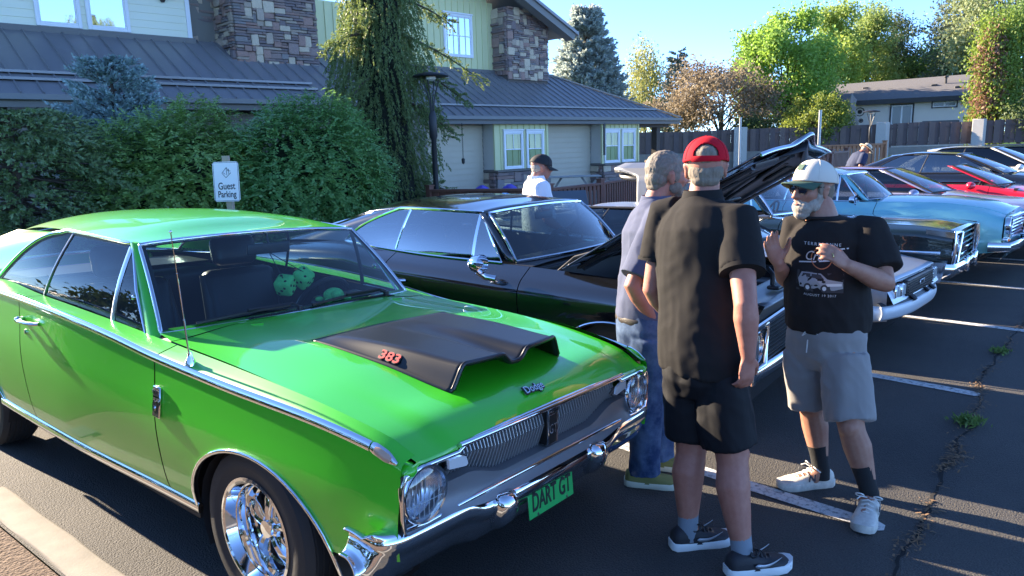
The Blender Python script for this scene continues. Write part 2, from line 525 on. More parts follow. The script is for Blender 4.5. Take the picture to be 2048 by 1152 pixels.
# ---------------------------------------------------------------- the building
STONES = [mat('ledge_stone_%d' % i, c, .9, var=(9, c2, .25), bump=(22, .9, .03)) for i, (c, c2) in enumerate((
    ((.32, .23, .195), (.22, .165, .15)), ((.46, .37, .28), (.36, .28, .22)), ((.24, .185, .18), (.17, .135, .13)), ((.60, .49, .35), (.48, .39, .28)), ((.38, .24, .19), (.28, .18, .15)), ((.29, .255, .24), (.20, .18, .17))))]
MORTAR = mat('mortar', (.10, .085, .075), .95, bump=(60, .3, .005))
ROOFM = mat('standing_seam_steel', (.21, .205, .21), .42, .25, var=(1.2, (.18, .178, .185), .3))
TRIMG = mat('fascia_grey', (.12, .115, .108), .6)
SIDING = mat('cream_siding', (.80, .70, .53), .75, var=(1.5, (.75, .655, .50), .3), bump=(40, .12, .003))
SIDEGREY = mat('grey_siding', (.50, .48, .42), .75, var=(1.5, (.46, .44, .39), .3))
SAGE = mat('sage_boards', (.56, .55, .30), .75, var=(1.2, (.52, .51, .28), .3))
WHITE = mat('white_trim', (.74, .74, .73), .5)
PANE = mat('window_pane', (.62, .66, .70), .03, .92)
PANE2 = glassmat('clear_pane', (.75, .82, .80), .55, 1.5)

_stone_me = []
for k in range(6):
    rr = random.Random(k); bm = bmesh.new(); bmesh.ops.create_cube(bm, size=1.0)
    for v in bm.verts: v.co += Vector((rr.uniform(-.04, .04), rr.uniform(-.22, .22), rr.uniform(-.06, .06)))
    bmesh.ops.bevel(bm, geom=list(bm.edges), offset=.07, segments=1, affect='EDGES')
    me = bpy.data.meshes.new('stone'); bm.to_mesh(me); bm.free(); _stone_me.append(me)
_stone_var = {}
def stone_mesh(k, mi):
    if (k, mi) not in _stone_var:
        me = _stone_me[k].copy(); me.materials.append(STONES[mi]); _stone_var[(k, mi)] = me
    return _stone_var[(k, mi)]

def stone_face(parent, o, ex, W, H, seed, depth=.09, unit=1.0):
    """ledge stones laid on a vertical face: origin o, along ex, outward = ex x z"""
    rr = random.Random(seed); ex = Vector(ex); out = ex.cross(Vector((0, 0, 1)))
    rows = int(round(H / (.075 * unit))); ch = H / rows; nc = max(4, int(round(W / (.11 * unit)))); cw = W / nc
    used = [[False] * nc for _ in range(rows)]
    M0 = Matrix.Identity(4)
    for i in range(3): M0[i][0] = ex[i]; M0[i][1] = -out[i]; M0[i][2] = (0, 0, 1)[i]
    for r in range(rows):
        for c in range(nc):
            if used[r][c]: continue
            p = rr.random()
            if p < .12: w, h = rr.choice((2, 3)), rr.choice((3, 4))
            elif p < .34: w, h = rr.choice((2, 3)), 2
            else: w, h = rr.choice((2, 3, 3, 4, 5)), 1
            w = min(w, nc - c); h = min(h, rows - r)
            while any(used[r][c + k] for k in range(w)): w -= 1
            while any(used[r + q][c + k] for q in range(h) for k in range(w)): h -= 1
            for q in range(h):
                for k in range(w): used[r + q][c + k] = True
            big = w * h >= 4 and h >= 2
            mi = rr.choice((3, 1, 4, 3)) if big and rr.random() < .75 else rr.choice((0, 2, 0, 5, 2, 4, 1, 0))
            s = bpy.data.objects.new('stone', stone_mesh(rr.randrange(6), mi)); link(s, parent)
            d = depth * rr.uniform(.65, 1.45)
            Ms = M0.copy(); Ms.translation = Vector(o) + ex * ((c + w / 2) * cw) + Vector((0, 0, (r + h / 2) * ch)) + out * (d / 2 - .02)
            s.matrix_basis = Ms @ Matrix.Diagonal((w * cw - .014, d, h * ch - .012, 1))

BLD = thing('lodge_building', 'long lodge with dark metal roof, stone chimneys and sage green gable, behind the bushes', 'building')
def part(name, b, m, parent=BLD, **k): return b.build(name, m, parent, **k)

def board(name, m, x0, x1, y0, y1, z0, z1, parent=BLD):
    b = MB(); b.box(x0, x1, y0, y1, z0, z1); return b.build(name, m, parent, smooth=None)

def bld_window(x0, x1, y, z0, z1, parent=BLD, fw=.085, hood=True, muntin=True, blinds=True, sky=False):
    b = MB()
    b.rbox(x0, x0 + fw, y - .05, y + .02, z0, z1, .008, 1); b.rbox(x1 - fw, x1, y - .05, y + .02, z0, z1, .008, 1)
    b.rbox(x0 + fw, x1 - fw, y - .045, y + .02, z0, z0 + fw, .008, 1); b.rbox(x0 + fw, x1 - fw, y - .045, y + .02, z1 - fw, z1, .008, 1)
    if hood: b.rbox(x0 - .03, x1 + .03, y - .065, y + .02, z1 + .003, z1 + .06, .008, 1)
    w = b.build('window', WHITE, parent, smooth=30)
    i = .03
    b = MB()
    b.box(x0 + fw, x0 + fw + i, y - .025, y, z0 + fw, z1 - fw); b.box(x1 - fw - i, x1 - fw, y - .025, y, z0 + fw, z1 - fw)
    b.box(x0 + fw + i, x1 - fw - i, y - .025, y, z0 + fw, z0 + fw + i); b.box(x0 + fw + i, x1 - fw - i, y - .025, y, z1 - fw - i, z1 - fw)
    if muntin:
        zm = lerp(z0, z1, .52) if muntin != 'cross' else lerp(z0, z1, .5); b.box(x0 + fw + i, x1 - fw - i, y - .024, y, zm - .018, zm + .018)
        xm = (x0 + x1) / 2
        if muntin == 'cross': b.box(xm - .011, xm + .011, y - .023, y, z0 + fw + i, z1 - fw - i)
        else: b.box(xm - .008, xm + .008, y - .022, y - .002, zm + .018, z1 - fw - i)
    b.build('sash', WHITE, w, smooth=None)
    b = MB(); b.add([(x0 + fw, y - .006, z0 + fw), (x1 - fw, y - .006, z0 + fw), (x1 - fw, y - .006, z1 - fw), (x0 + fw, y - .006, z1 - fw)], [(0, 1, 2, 3)])
    b.build('pane', PANE if not blinds else PANE2, w, smooth=None)
    if blinds:
        b = MB(); z = z0 + fw + .02
        while z < z1 - fw: b.add([(x0 + fw, y + .05, z), (x1 - fw, y + .05, z), (x1 - fw, y + .075, z + .032), (x0 + fw, y + .075, z + .032)], [(0, 1, 2, 3)]); z += .042
        tag(b.build('blind_slats', mat('blinds', (.55, .57, .52), .6), w, smooth=None), kind='stuff')
    return w

# left wing: low roof in front, cream wall above
def seam_roof(xa, xb, ye, ze, yt_, zt_, pitch, hipx=None):
    """standing seam roof from eave (ye, ze) up to (yt_, zt_)"""
    n = int((xb - xa) / pitch)
    dy, dz = yt_ - ye, zt_ - ze; L = math.hypot(dy, dz); nv = (0, -dz / L, dy / L)
    for k in range(n):
        x = xa + k * pitch; f = 1.0
        if hipx is not None and x > hipx: f = max(.02, (xb - x) / (xb - hipx))
        f2 = f if hipx is None or x + pitch < hipx else max(.01, (xb - x - pitch) / (xb - hipx)) if x + pitch > (hipx or 1e9) else f
        b = MB()
        P = lambda u, v, o: (x + u, ye + dy * v + nv[1] * o, ze + dz * v + nv[2] * o)
        b.add([P(0, 0, 0), P(pitch, 0, 0), P(pitch, f2, 0), P(0, f, 0), P(0, 0, -.05), P(pitch, 0, -.05), P(pitch, f2, -.05), P(0, f, -.05)], [(0, 1, 2, 3), (7, 6, 5, 4), (0, 4, 5, 1), (1, 5, 6, 2), (2, 6, 7, 3), (3, 7, 4, 0)])
        b.loft([[P(-.022, v, 0.002), P(.022, v, 0.002), P(.010, v, .040), P(-.010, v, .040)] for v in (0.0, f)])
        b.build('roof_panel', ROOFM, BLD, smooth=None, weld=False)
seam_roof(.26, 14.6, 17.5, 3.10, 20.35, 4.80, .406)
seam_roof(14.9, 29.5, 18.3, 2.80, 21.4, 4.66, .406, hipx=24.4)
def bar_on_roof(xa, xb, ye, ze, yt_, zt_, v, h=.07, name='snow_guard'):
    y, z = lerp(ye, yt_, v), lerp(ze, zt_, v)
    b = MB(); b.box(xa, xb, y - .012, y + .012, z + .03, z + .03 + h); b.box(xa, xb, y - .012, y + .06, z + .03, z + .045); b.build(name, ROOFM, BLD, smooth=None)
bar_on_roof(.26, 10.9, 17.5, 3.10, 20.35, 4.80, .155); bar_on_roof(.26, 10.9, 17.5, 3.10, 20.35, 4.80, .255)
bar_on_roof(15.2, 28.6, 18.3, 2.80, 21.4, 4.66, .17)
# gutters and fascias
for xa, xb, y, z in ((.26, 14.7, 17.5, 3.09), (14.8, 29.62, 18.3, 2.79)):
    b = MB(); b.loft([[(x, y - .13, z + .0), (x, y - .125, z - .11), (x, y - .07, z - .13), (x, y - .005, z - .13), (x, y - .005, z), (x, y - .02, z), (x, y - .03, z - .10), (x, y - .11, z - .09), (x, y - .118, z)] for x in (xa, xb)]); b.build('gutter', mat('gutter_grey', (.13, .135, .14), .45, .3), BLD, smooth=None)
    board('fascia', TRIMG, xa, xb, y + .0, y + .05, z - .26, z - .005)
    board('soffit', TRIMG, xa, xb, y + .05, y + 1.2, z - .22, z - .19)
b = MB(); P0, P1 = (29.55, 18.25, 2.83), (24.4, 21.4, 4.69); b.bar(P0, P1, .14, .05); b.build('hip_cap', mat('hip_cap', (.20, .18, .165), .5, .3), BLD)
b = MB(); b.add([(29.5, 18.3, 2.80), (29.5, 24.0, 2.80), (24.4, 24, 4.66), (24.4, 21.4, 4.66)], [(0, 1, 2, 3)]); b.build('roof_end', ROOFM, BLD, smooth=None)
board('flashing', TRIMG, .26, 8.70, 20.18, 20.27, 4.70, 4.84); board('flashing', TRIMG, 15.0, 24.4, 21.30, 21.38, 4.60, 4.72); board('flashing', TRIMG, 11.95, 15.0, 20.22, 20.28, 4.68, 4.83)
# walls: core, then boards laid over it
CORE = mat('wall_core', (.16, .15, .13), .9)
for nm, a in (('wall_core', (.30, 8.6, 20.33, 23, 0, 6.3)), ('wall_core', (8.6, 15, 20.46, 23.2, 0, 6.3)), ('wall_core', (15, 24.2, 21.46, 26, 0, 5.6)), ('wall_core', (.30, 15, 18.45, 20.2, 0, 2.8)), ('wall_core', (15, 27.0, 19.24, 21.3, 0, 2.6))):
    board(nm, CORE, *a)
z = 4.84
while z < 6.25:                                          # upper cream lap siding
    b = MB(); b.add([(.30, 20.30, z), (8.56, 20.30, z), (8.56, 20.318, z + .185), (.30, 20.318, z + .185), (.30, 20.33, z), (8.56, 20.33, z)], [(0, 1, 2, 3), (4, 5, 1, 0)]); b.build('siding_board', SIDING, BLD, smooth=None); z += .183
board('corner_board', WHITE, 8.55, 8.66, 20.27, 20.36, 4.84, 6.3)
bld_window(5.05, 6.02, 20.30, 4.86, 6.28, blinds=False, muntin=False, hood=False); bld_window(6.14, 7.12, 20.30, 4.86, 6.28, blinds=False, muntin=False, hood=False)
for x in (6.05, 7.95):                                   # brackets under the upper eave
    b = MB(); b.bar((x + .02, 20.28, 5.72), (x + .12, 19.6, 6.25), .09, .10); b.build('eave_bracket', mat('bracket_brown', (.045, .035, .03), .6), BLD)
board('upper_eave', TRIMG, .2, 8.9, 19.3, 20.4, 6.30, 6.42)
x = 11.95
while x < 15.0: board('sage_board', SAGE, x, x + .298, 20.425, 20.46, 4.83, 6.3); board('batten', SAGE, x - .02, x + .02, 20.395, 20.424, 4.83, 6.3); x += .30
x = 15.0
while x < 20.95:
    zt2 = 5.6 + .42 * min(x - 12, 24.6 - x); board('sage_board', SAGE, x, x + .298, 21.425, 21.46, 4.72, zt2); board('batten', SAGE, x - .02, x + .02, 21.395, 21.424, 4.72, zt2 - .02); x += .30
bld_window(18.42, 19.86, 21.41, 5.12, 6.66, blinds=False, muntin='cross')
# chimneys
ch = MB(); ch.box(9.45, 11.9, 19.46, 22.0, 3.9, 6.6); chl = ch.build('chimney', MORTAR, BLD, smooth=None)
stone_face(chl, (9.43, 19.45, 4.12), (1, 0, 0), 2.49, 2.34, 11)
stone_face(chl, (9.44, 20.9, 4.15), (0, -1, 0), 1.45, 2.30, 12)
st = MB(); st.box(8.72, 9.42, 20.6, 22.0, 4.3, 6.5); w_ = st.build('stone_wall', MORTAR, BLD, smooth=None); stone_face(w_, (8.68, 20.55, 4.8), (1, 0, 0), .74, 1.6, 13)
ch = MB(); ch.box(20.98, 23.28, 20.66, 22.4, 4.0, 7.0); chr_ = ch.build('chimney', MORTAR, BLD, smooth=None)
stone_face(chr_, (20.96, 20.65, 4.33), (1, 0, 0), 2.34, 2.7, 14); stone_face(chr_, (20.97, 21.42, 4.5), (0, -1, 0), .78, 2.5, 15, unit=1.2)
# gable rake on the right
b = MB(); b.bar((24.05, 20.0, 6.05), (14.5, 20.0, 10.1), .42, .30, up=(0, 0, 1)); b.build('gable_rake', mat('rake_grey', (.17, .165, .155), .6), BLD)
b = MB(); b.add([(24.2, 19.7, 6.22), (24.2, 27, 6.22), (14.4, 27, 10.3), (14.4, 19.7, 10.3), (24.2, 19.7, 6.10), (24.2, 27, 6.10), (14.4, 27, 10.18), (14.4, 19.7, 10.18)], [(0, 1, 2, 3), (7, 6, 5, 4), (0, 4, 5, 1), (1, 5, 6, 2), (2, 6, 7, 3), (3, 7, 4, 0)]); b.build('gable_roof', ROOFM, BLD, smooth=None)
# ground floor of the right wing: recessed lap siding and two bays on stone plinths
def lap(xa, xb, y, za, zb, m, p=.20):
    z = za
    while z < zb - .02:
        h = min(p, zb - z); b = MB(); b.add([(xa, y - .034, z), (xb, y - .034, z), (xb, y, z + h), (xa, y, z + h), (xa, y + .01, z), (xb, y + .01, z)], [(0, 1, 2, 3), (4, 5, 1, 0)]); b.build('siding_board', m, BLD, smooth=None); z += p
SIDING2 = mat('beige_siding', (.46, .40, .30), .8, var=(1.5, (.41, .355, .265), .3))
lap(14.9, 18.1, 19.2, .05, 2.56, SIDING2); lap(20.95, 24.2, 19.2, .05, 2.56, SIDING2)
def lapx(x, ya, yb_, za, zb, m, p=.20):
    z = za
    while z < zb - .02:
        h = min(p, zb - z); b = MB(); b.add([(x - .018, ya, z), (x - .018, yb_, z), (x, yb_, z + h), (x, ya, z + h)], [(0, 1, 2, 3)]); b.build('siding_board', m, BLD, smooth=None); z += p
for x0, x1 in ((18.12, 20.92), (24.22, 26.82)):
    board('bay_core', CORE, x0 + .03, x1 - .02, 18.66, 19.3, 0, 2.56)
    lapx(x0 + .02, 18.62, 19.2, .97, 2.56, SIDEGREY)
    x = x0 + .02
    while x < x1 - .05: board('sage_board', SAGE, x, min(x + .298, x1), 18.625, 18.66, .95, 2.56); board('batten', SAGE, x - .02, x + .02, 18.595, 18.624, .95, 2.56); x += .30
    pl = board('stone_plinth', MORTAR, x0 + .02, x1, 18.57, 19.1, 0, .88)
    stone_face(pl, (x0, 18.56, .02), (1, 0, 0), x1 - x0, .84, int(x0 * 7), unit=1.5); stone_face(pl, (x0 + .02, 19.2, .02), (0, -1, 0), .6, .84, int(x0 * 9), unit=1.5)
    board('plinth_cap', mat('cap_stone', (.14, .125, .11), .8), x0 - .05, x1 + .03, 18.42, 19.2, .885, .945)
    board('corner_board', SAGE, x0 - .01, x0 + .09, 18.585, 18.66, .95, 2.56); board('corner_board', SAGE, x1 - .09, x1 + .01, 18.585, 18.66, .95, 2.56)
bld_window(18.55, 19.55, 18.60, .96, 2.30); bld_window(19.72, 20.66, 18.60, .96, 2.30)
bld_window(24.36, 25.40, 18.60, .96, 2.30); bld_window(25.56, 26.52, 18.60, .96, 2.30)
board('downpipe', mat('pipe_dark', (.05, .05, .05), .5), 24.0, 24.07, 18.30, 18.37, 1.3, 2.58)
# porch corner: stone pier with a timber post
b = MB(); b.box(28.3, 29.0, 18.6, 19.3, 0, .98); pier = b.build('porch_pier', MORTAR, BLD, smooth=None); stone_face(pier, (28.28, 18.59, .02), (1, 0, 0), .74, .94, 31, unit=1.4); stone_face(pier, (28.29, 19.3, .02), (0, -1, 0), .72, .94, 32, unit=1.4)
board('porch_post', mat('post_brown', (.03, .022, .018), .6), 28.5, 28.78, 18.8, 19.08, .98, 2.45); board('porch_beam', mat('post_brown', (.03, .022, .018), .6), 26.85, 29.3, 18.7, 19.1, 2.40, 2.56)
# rain chain at the eave
t = thing('rain_chain', 'dark rain chain hanging from the gutter over the cream wall', 'chain', (16.25, 18.18, 2.55))
b = MB()
for k in range(16): b.tube([(.022 * math.cos(a) * (k % 2), .022 * math.cos(a) * (1 - k % 2), -.035 - .07 * k + .035 * math.sin(a)) for a in np.linspace(0, 6.283, 9)[:-1]], .006, 5, closed=True)
tag(b.build('links', BLACKTRIM, t), kind='stuff')
b = MB(); b.lathe([(.0001, -1.32), (.05, -1.28), (.06, -1.15), (.03, -1.12)], 12, axis='Z'); b.build('weight', BLACKTRIM, t)

# ---------------------------------------------------------------- fences, poles, lamps, sign, the neighbour's house
def xyz(p): return Vector(p)
# wooden board fence on a retaining wall
FENCE = [(36.8, 26.7), (41.0, 20.9), (45.3, 14.2), (50.5, 6.2)]
FW = [mat('weathered_board_%d' % i, c, .85, var=(8, c2, .3), stretch=(3, 3, .5)) for i, (c, c2) in enumerate((((.13, .09, .08), (.085, .062, .06)), ((.16, .115, .10), (.10, .075, .07)), ((.11, .083, .08), (.075, .058, .06))))]
for k in range(3):
    A, B = Vector((*FENCE[k], 0)), Vector((*FENCE[k + 1], 0)); d = (B - A).normalized(); nrm = Vector((d.y, -d.x, 0))
    if nrm.dot(Vector((-1, -1, 0))) < 0: nrm = -nrm
    L = (B - A).length
    fe = thing('board_fence', ('brown board fence behind the porch, left of the first white post', 'brown board fence in the middle, behind the raised black hood', 'dark brown board fence on a concrete wall below the neighbour house')[k], 'fence', A)
    n = int(L / .27)
    z0, z1 = (1.0, 2.32) if k < 2 else (1.12, 2.36)
    for i in range(n):
        p = d * ((i + .5) * L / n) + nrm * (.05 if i % 2 else -.03)
        M = frame((p.x, p.y, 0), d, nrm); h = z1 + .03 * math.sin(i * 12.9) 
        b = MB(); w = .30 if i % 2 else .26
        b.add([(u * w / 2, s * .011, z) for u in (-1, 1) for s in (-1, 1) for z in (z0, h)], [(0, 1, 3, 2), (4, 6, 7, 5), (0, 4, 5, 1), (2, 3, 7, 6), (0, 2, 6, 4), (1, 5, 7, 3)], Matrix.Translation(p) @ frame((0, 0, 0), d, nrm.cross(d).cross(d) * -1) if False else Matrix.Translation(p) @ Matrix.Rotation(math.atan2(d.y, d.x), 4, 'Z'))
        b.build('board', FW[(i * 7) % 3], fe, smooth=None)
    for z in (z0 + .18, z1 - .25):
        b = MB(); b.bar(tuple(nrm * .02 + Vector((0, 0, z))), tuple(d * L + nrm * .02 + Vector((0, 0, z))), .04, .09); b.build('rail', FW[2], fe)
    rw = MB(); rw.bar(tuple(A + Vector((0, 0, .52))), tuple(B + Vector((0, 0, .52))), .25, 1.05)
    tag(rw.build('retaining_wall', mat('wall_block', (.24, .215, .185), .9, var=(3, (.17, .155, .135), .3), bump=(20, .4, .02)), None), ('low concrete retaining wall under the leftmost run of fence', 'low concrete retaining wall under the middle run of fence', 'long concrete retaining wall under the right hand fence')[k], 'wall')
for p, lab in (((40.75, 21.2), 'white post in the fence above the red cap'), ((44.9, 14.75), 'white post in the fence beside the tall grey pole'), ((47.4, 10.6), 'wide white post in the fence right of the tall lamp')):
    b = MB(); b.rbox(-.28, .28, -.28, .28, 0, 2.45, .02, 1, Matrix.Translation((p[0] - .25, p[1] - .25, 0))); tag(b.build('fence_post', mat('white_block', (.42, .40, .36), .85, var=(6, (.36, .34, .31), .3)), None), lab, 'post')
def pole(x, y, h, lab, r=.05):
    b = MB(); b.tube([(x, y, 0), (x, y, h)], r, 10); b.lathe([(r * 1.1, 0), (r * 1.1, .03), (.0001, .04)], 10, c=(x, y, h), axis='Z'); tag(b.build('metal_pole', mat('galvanised', (.33, .34, .34), .4, .7), None, smooth=50), lab, 'pole')
pole(30.5, 15.8, 2.66, 'short bare grey metal pole just right of the red cap')
pole(30.93, 12.5, 2.80, 'tall bare grey metal pole above the raised hood corner', .06)
# park lamps
def lamp(x, y, h, lab, pr=.05, hr=.34):
    t = thing('path_lamp', lab, 'lamp', (x, y, 0))
    dm = mat('lamp_black', (.02, .021, .023), .45, .3)
    b = MB(); b.lathe([(.11, 0), (.11, .05), (pr * 1.3, .12), (pr, .2), (pr, h * .62), (pr * 1.5, h * .64), (pr * 1.5, h * .76), (pr * .9, h * .79)], 16, axis='Z'); b.build('post', dm, t, smooth=40)
    b = MB()
    for k in range(4):
        a = k * math.pi / 2 + .5; b.tube([(pr * .5 * math.cos(a), pr * .5 * math.sin(a), h * .77), (.05 * math.cos(a), .05 * math.sin(a), h * .86), (hr * .45 * math.cos(a), hr * .45 * math.sin(a), h * .97)], .013, 6)
    b.build('arms', dm, t)
    b = MB(); b.lathe([(.0001, h + .05), (hr * .4, h + .045), (hr * .9, h + .01), (hr, h - .02), (hr * .97, h - .03), (hr * .4, h - .01), (.0001, h)], 28, axis='Z'); b.build('shade', dm, t, smooth=50)
    b = MB(); b.lathe([(.0001, h - .015), (.09, h - .02), (.10, h - .07), (.05, h - .10), (.0001, h - .105)], 14, axis='Z'); b.build('diffuser', mat('lamp_glass', (.75, .72, .62), .3), t, smooth=50)
lamp(9.02, 10.90, 3.10, 'black park lamp standing in front of the weeping spruce'); lamp(29.15, 9.9, 2.62, 'slender park lamp in front of the neighbour house and its umbrella', .035, .30)
# guest parking sign
ds = Vector((.70, -.71, 0))
t = thing('parking_sign', 'white guest parking sign on a post behind the green car roof', 'sign', (3.84, 8.49, 0), 0)
Ms = Matrix.Translation((0, 0, 1.45)) @ frame((0, 0, 0), ds, (0.08, .03, 1))
b = MB(); b.box(-.035, .035, .02, .09, -1.45, .30, Matrix.Rotation(math.atan2(ds.y, ds.x), 4, 'Z') @ Matrix.Translation((0, 0, 1.45))); b.build('post', mat('pale_wood', (.36, .30, .22), .8, var=(12, (.28, .23, .16), .3)), t)
b = MB(); b.prism([(-.1525 + r[0], -.232 + r[1]) for r in ((.02, 0), (.285, 0), (.305, .02), (.305, .444), (.285, .464), (.02, .464), (0, .444), (0, .02))], -.002, .002, M=Ms); bd = b.build('sign_board', mat('sign_white', (.74, .75, .76), .4), t, smooth=None)
INK = mat('sign_ink', (.015, .015, .02), .5)
b = MB(); 
for a, c in (((-.143, -.222), (.143, -.222)), ((.143, -.222), (.143, .222)), ((.143, .222), (-.143, .222)), ((-.143, .222), (-.143, -.222))): b.bar((*a, .003), (*c, .003), .004, .001, M=Ms)
for a, c in (((-.045, .10), (.01, .165)), ((.01, .165), (.03, .13)), ((-.045, .10), (.0, .045)), ((.0, .045), (.062, .105)), ((.01, .165), (.012, .075)), ((.035, .15), (.037, .085)), ((.018, .128), (.06, .122)), ((-.03, .105), (-.005, .085))): b.bar((*a, .003), (*c, .003), .005, .001, M=Ms)
b.build('emblem', INK, bd)
text('Guest', 'letters', .115, INK, bd, Ms @ Matrix.Translation((0, -.055, .003)), .0005, xs=.72, offset=.0015); text('Parking', 'letters', .105, INK, bd, Ms @ Matrix.Translation((0, -.15, .003)), .0005, xs=.70, offset=.0015)
# deck railings in brown timber
RAILW = mat('stained_timber', (.17, .07, .042), .6, var=(5, (.12, .05, .03), .3), stretch=(1, 1, .4))
CEDAR = mat('new_cedar', (.34, .15, .065), .7, var=(5, (.26, .11, .05), .3))
def railing(pts, lab, m=RAILW, h=1.0, z0=.02, pitch=.145):
    t = thing('timber_railing', lab, 'railing', (pts[0][0], pts[0][1], 0)); O = Vector((pts[0][0], pts[0][1], 0))
    for k in range(len(pts) - 1):
        A, B = Vector((*pts[k], 0)) - O, Vector((*pts[k + 1], 0)) - O; d = (B - A).normalized(); L = (B - A).length
        Rz = Matrix.Rotation(math.atan2(d.y, d.x), 4, 'Z')
        for z, w, hh in ((h - .02, .14, .04), (h - .09, .04, .09), (.12, .04, .09)):
            b = MB(); b.bar(tuple(A + Vector((0, 0, z))), tuple(B + Vector((0, 0, z))), w, hh); b.build('rail', m, t)
        n = int(L / pitch)
        for i in range(1, n):
            p = A + d * (i * L / n) + Vector((-d.y, d.x, 0)) * -.032; b = MB(); b.box(-.045, .045, -.010, .010, .08, h - .05, Matrix.Translation(p) @ Rz); b.build('baluster', m, t, smooth=None)
    for p in pts:
        q = Vector((*p, 0)) - O; b = MB(); b.box(-.055, .055, -.055, .055, 0, h + .06, Matrix.Translation(q)); b.box(-.07, .07, -.07, .07, h + .06, h + .085, Matrix.Translation(q)); b.build('post', m, t, smooth=None)
railing([(8.9, 10.95), (9.75, 8.95)], 'brown timber railing left of the white-shirted man')
railing([(9.85, 8.75), (11.6, 8.95), (14.0, 9.7), (17.2, 10.6)], 'brown timber railing right of the white-shirted man')
railing([(17.6, 8.3), (19.6, 7.6), (21.5, 7.9)], 'brown timber railing beside the bending man in the straw hat', RAILW, 1.35)
railing([(22.3, 9.2), (24.6, 7.9)], 'fresh orange cedar railing behind the straw hat man', CEDAR, 1.5)
# things on the terrace behind the railing
def shell_chair(x, y, c, lab, rz):
    t = thing('plastic_chair', lab, 'chair', (x, y, 0), rz)
    m = mat('plastic_' + c, {'purple': (.10, .07, .42), 'teal': (.02, .26, .30)}[c], .4)
    b = MB(); b.grid(lambda u, v: (lerp(-.24, .24, u) * math.sqrt(max(.02, 1 - max(0, v - .35) ** 2 / .43)), .20 + .05 * v + .06 * (1 - (2 * u - 1) ** 2), lerp(.42, 1.0, v)), np.linspace(0, 1, 11), np.linspace(0, 1, 11)); b.build('backrest', m, t, smooth=80, solid=.02)
    b = MB(); b.rbox(-.24, .24, -.2, .24, .40, .44, .02, 2); b.build('seat', m, t)
    for a in (-1, 1):
        for c_ in (-1, 1): b = MB(); b.tube([(a * .2, c_ * .18, .41), (a * .22, c_ * .22, 0)], .018, 6); b.build('leg', m, t)
shell_chair(10.45, 11.15, 'purple', 'purple round-backed plastic chair, left one behind the railing', 2.4)
shell_chair(10.95, 10.85, 'purple', 'purple round-backed plastic chair, middle one behind the railing', 2.4)
shell_chair(11.35, 10.45, 'teal', 'teal round-backed plastic chair behind the railing', 2.4)
t = thing('picnic_table', 'grey folding table with crossed legs by the cream wall', 'table', (17.0, 14.2, 0), -.78)
GREYW = mat('grey_wood', (.30, .29, .26), .8)
b = MB(); b.rbox(-.85, .85, -.36, .36, .80, .84, .01, 1); b.build('table_top', GREYW, t)
for s in (-1, 1):
    for k in (-1, 1): b = MB(); b.bar((s * .55 - k * .26, .1 * k, 0), (s * .55 + k * .26, .1 * k, .80), .06, .05, up=(0, 1, 0)); b.build('leg', GREYW, t)
t = thing('notice_board', 'dark slate board tilted on a stand before the railing', 'board', (8.2, 6.9, 0), -.75)
b = MB(); b.rbox(-.26, .26, -.01, .01, -.17, .17, .004, 1, Matrix.Translation((0, 0, .98)) @ Matrix.Rotation(R(-52), 4, 'X')); b.build('board', mat('slate', (.07, .085, .10), .5), t)
b = MB(); b.tube([(0, .05, 0), (0, .05, .95)], .02, 8); b.build('stand', BLACKTRIM, t)
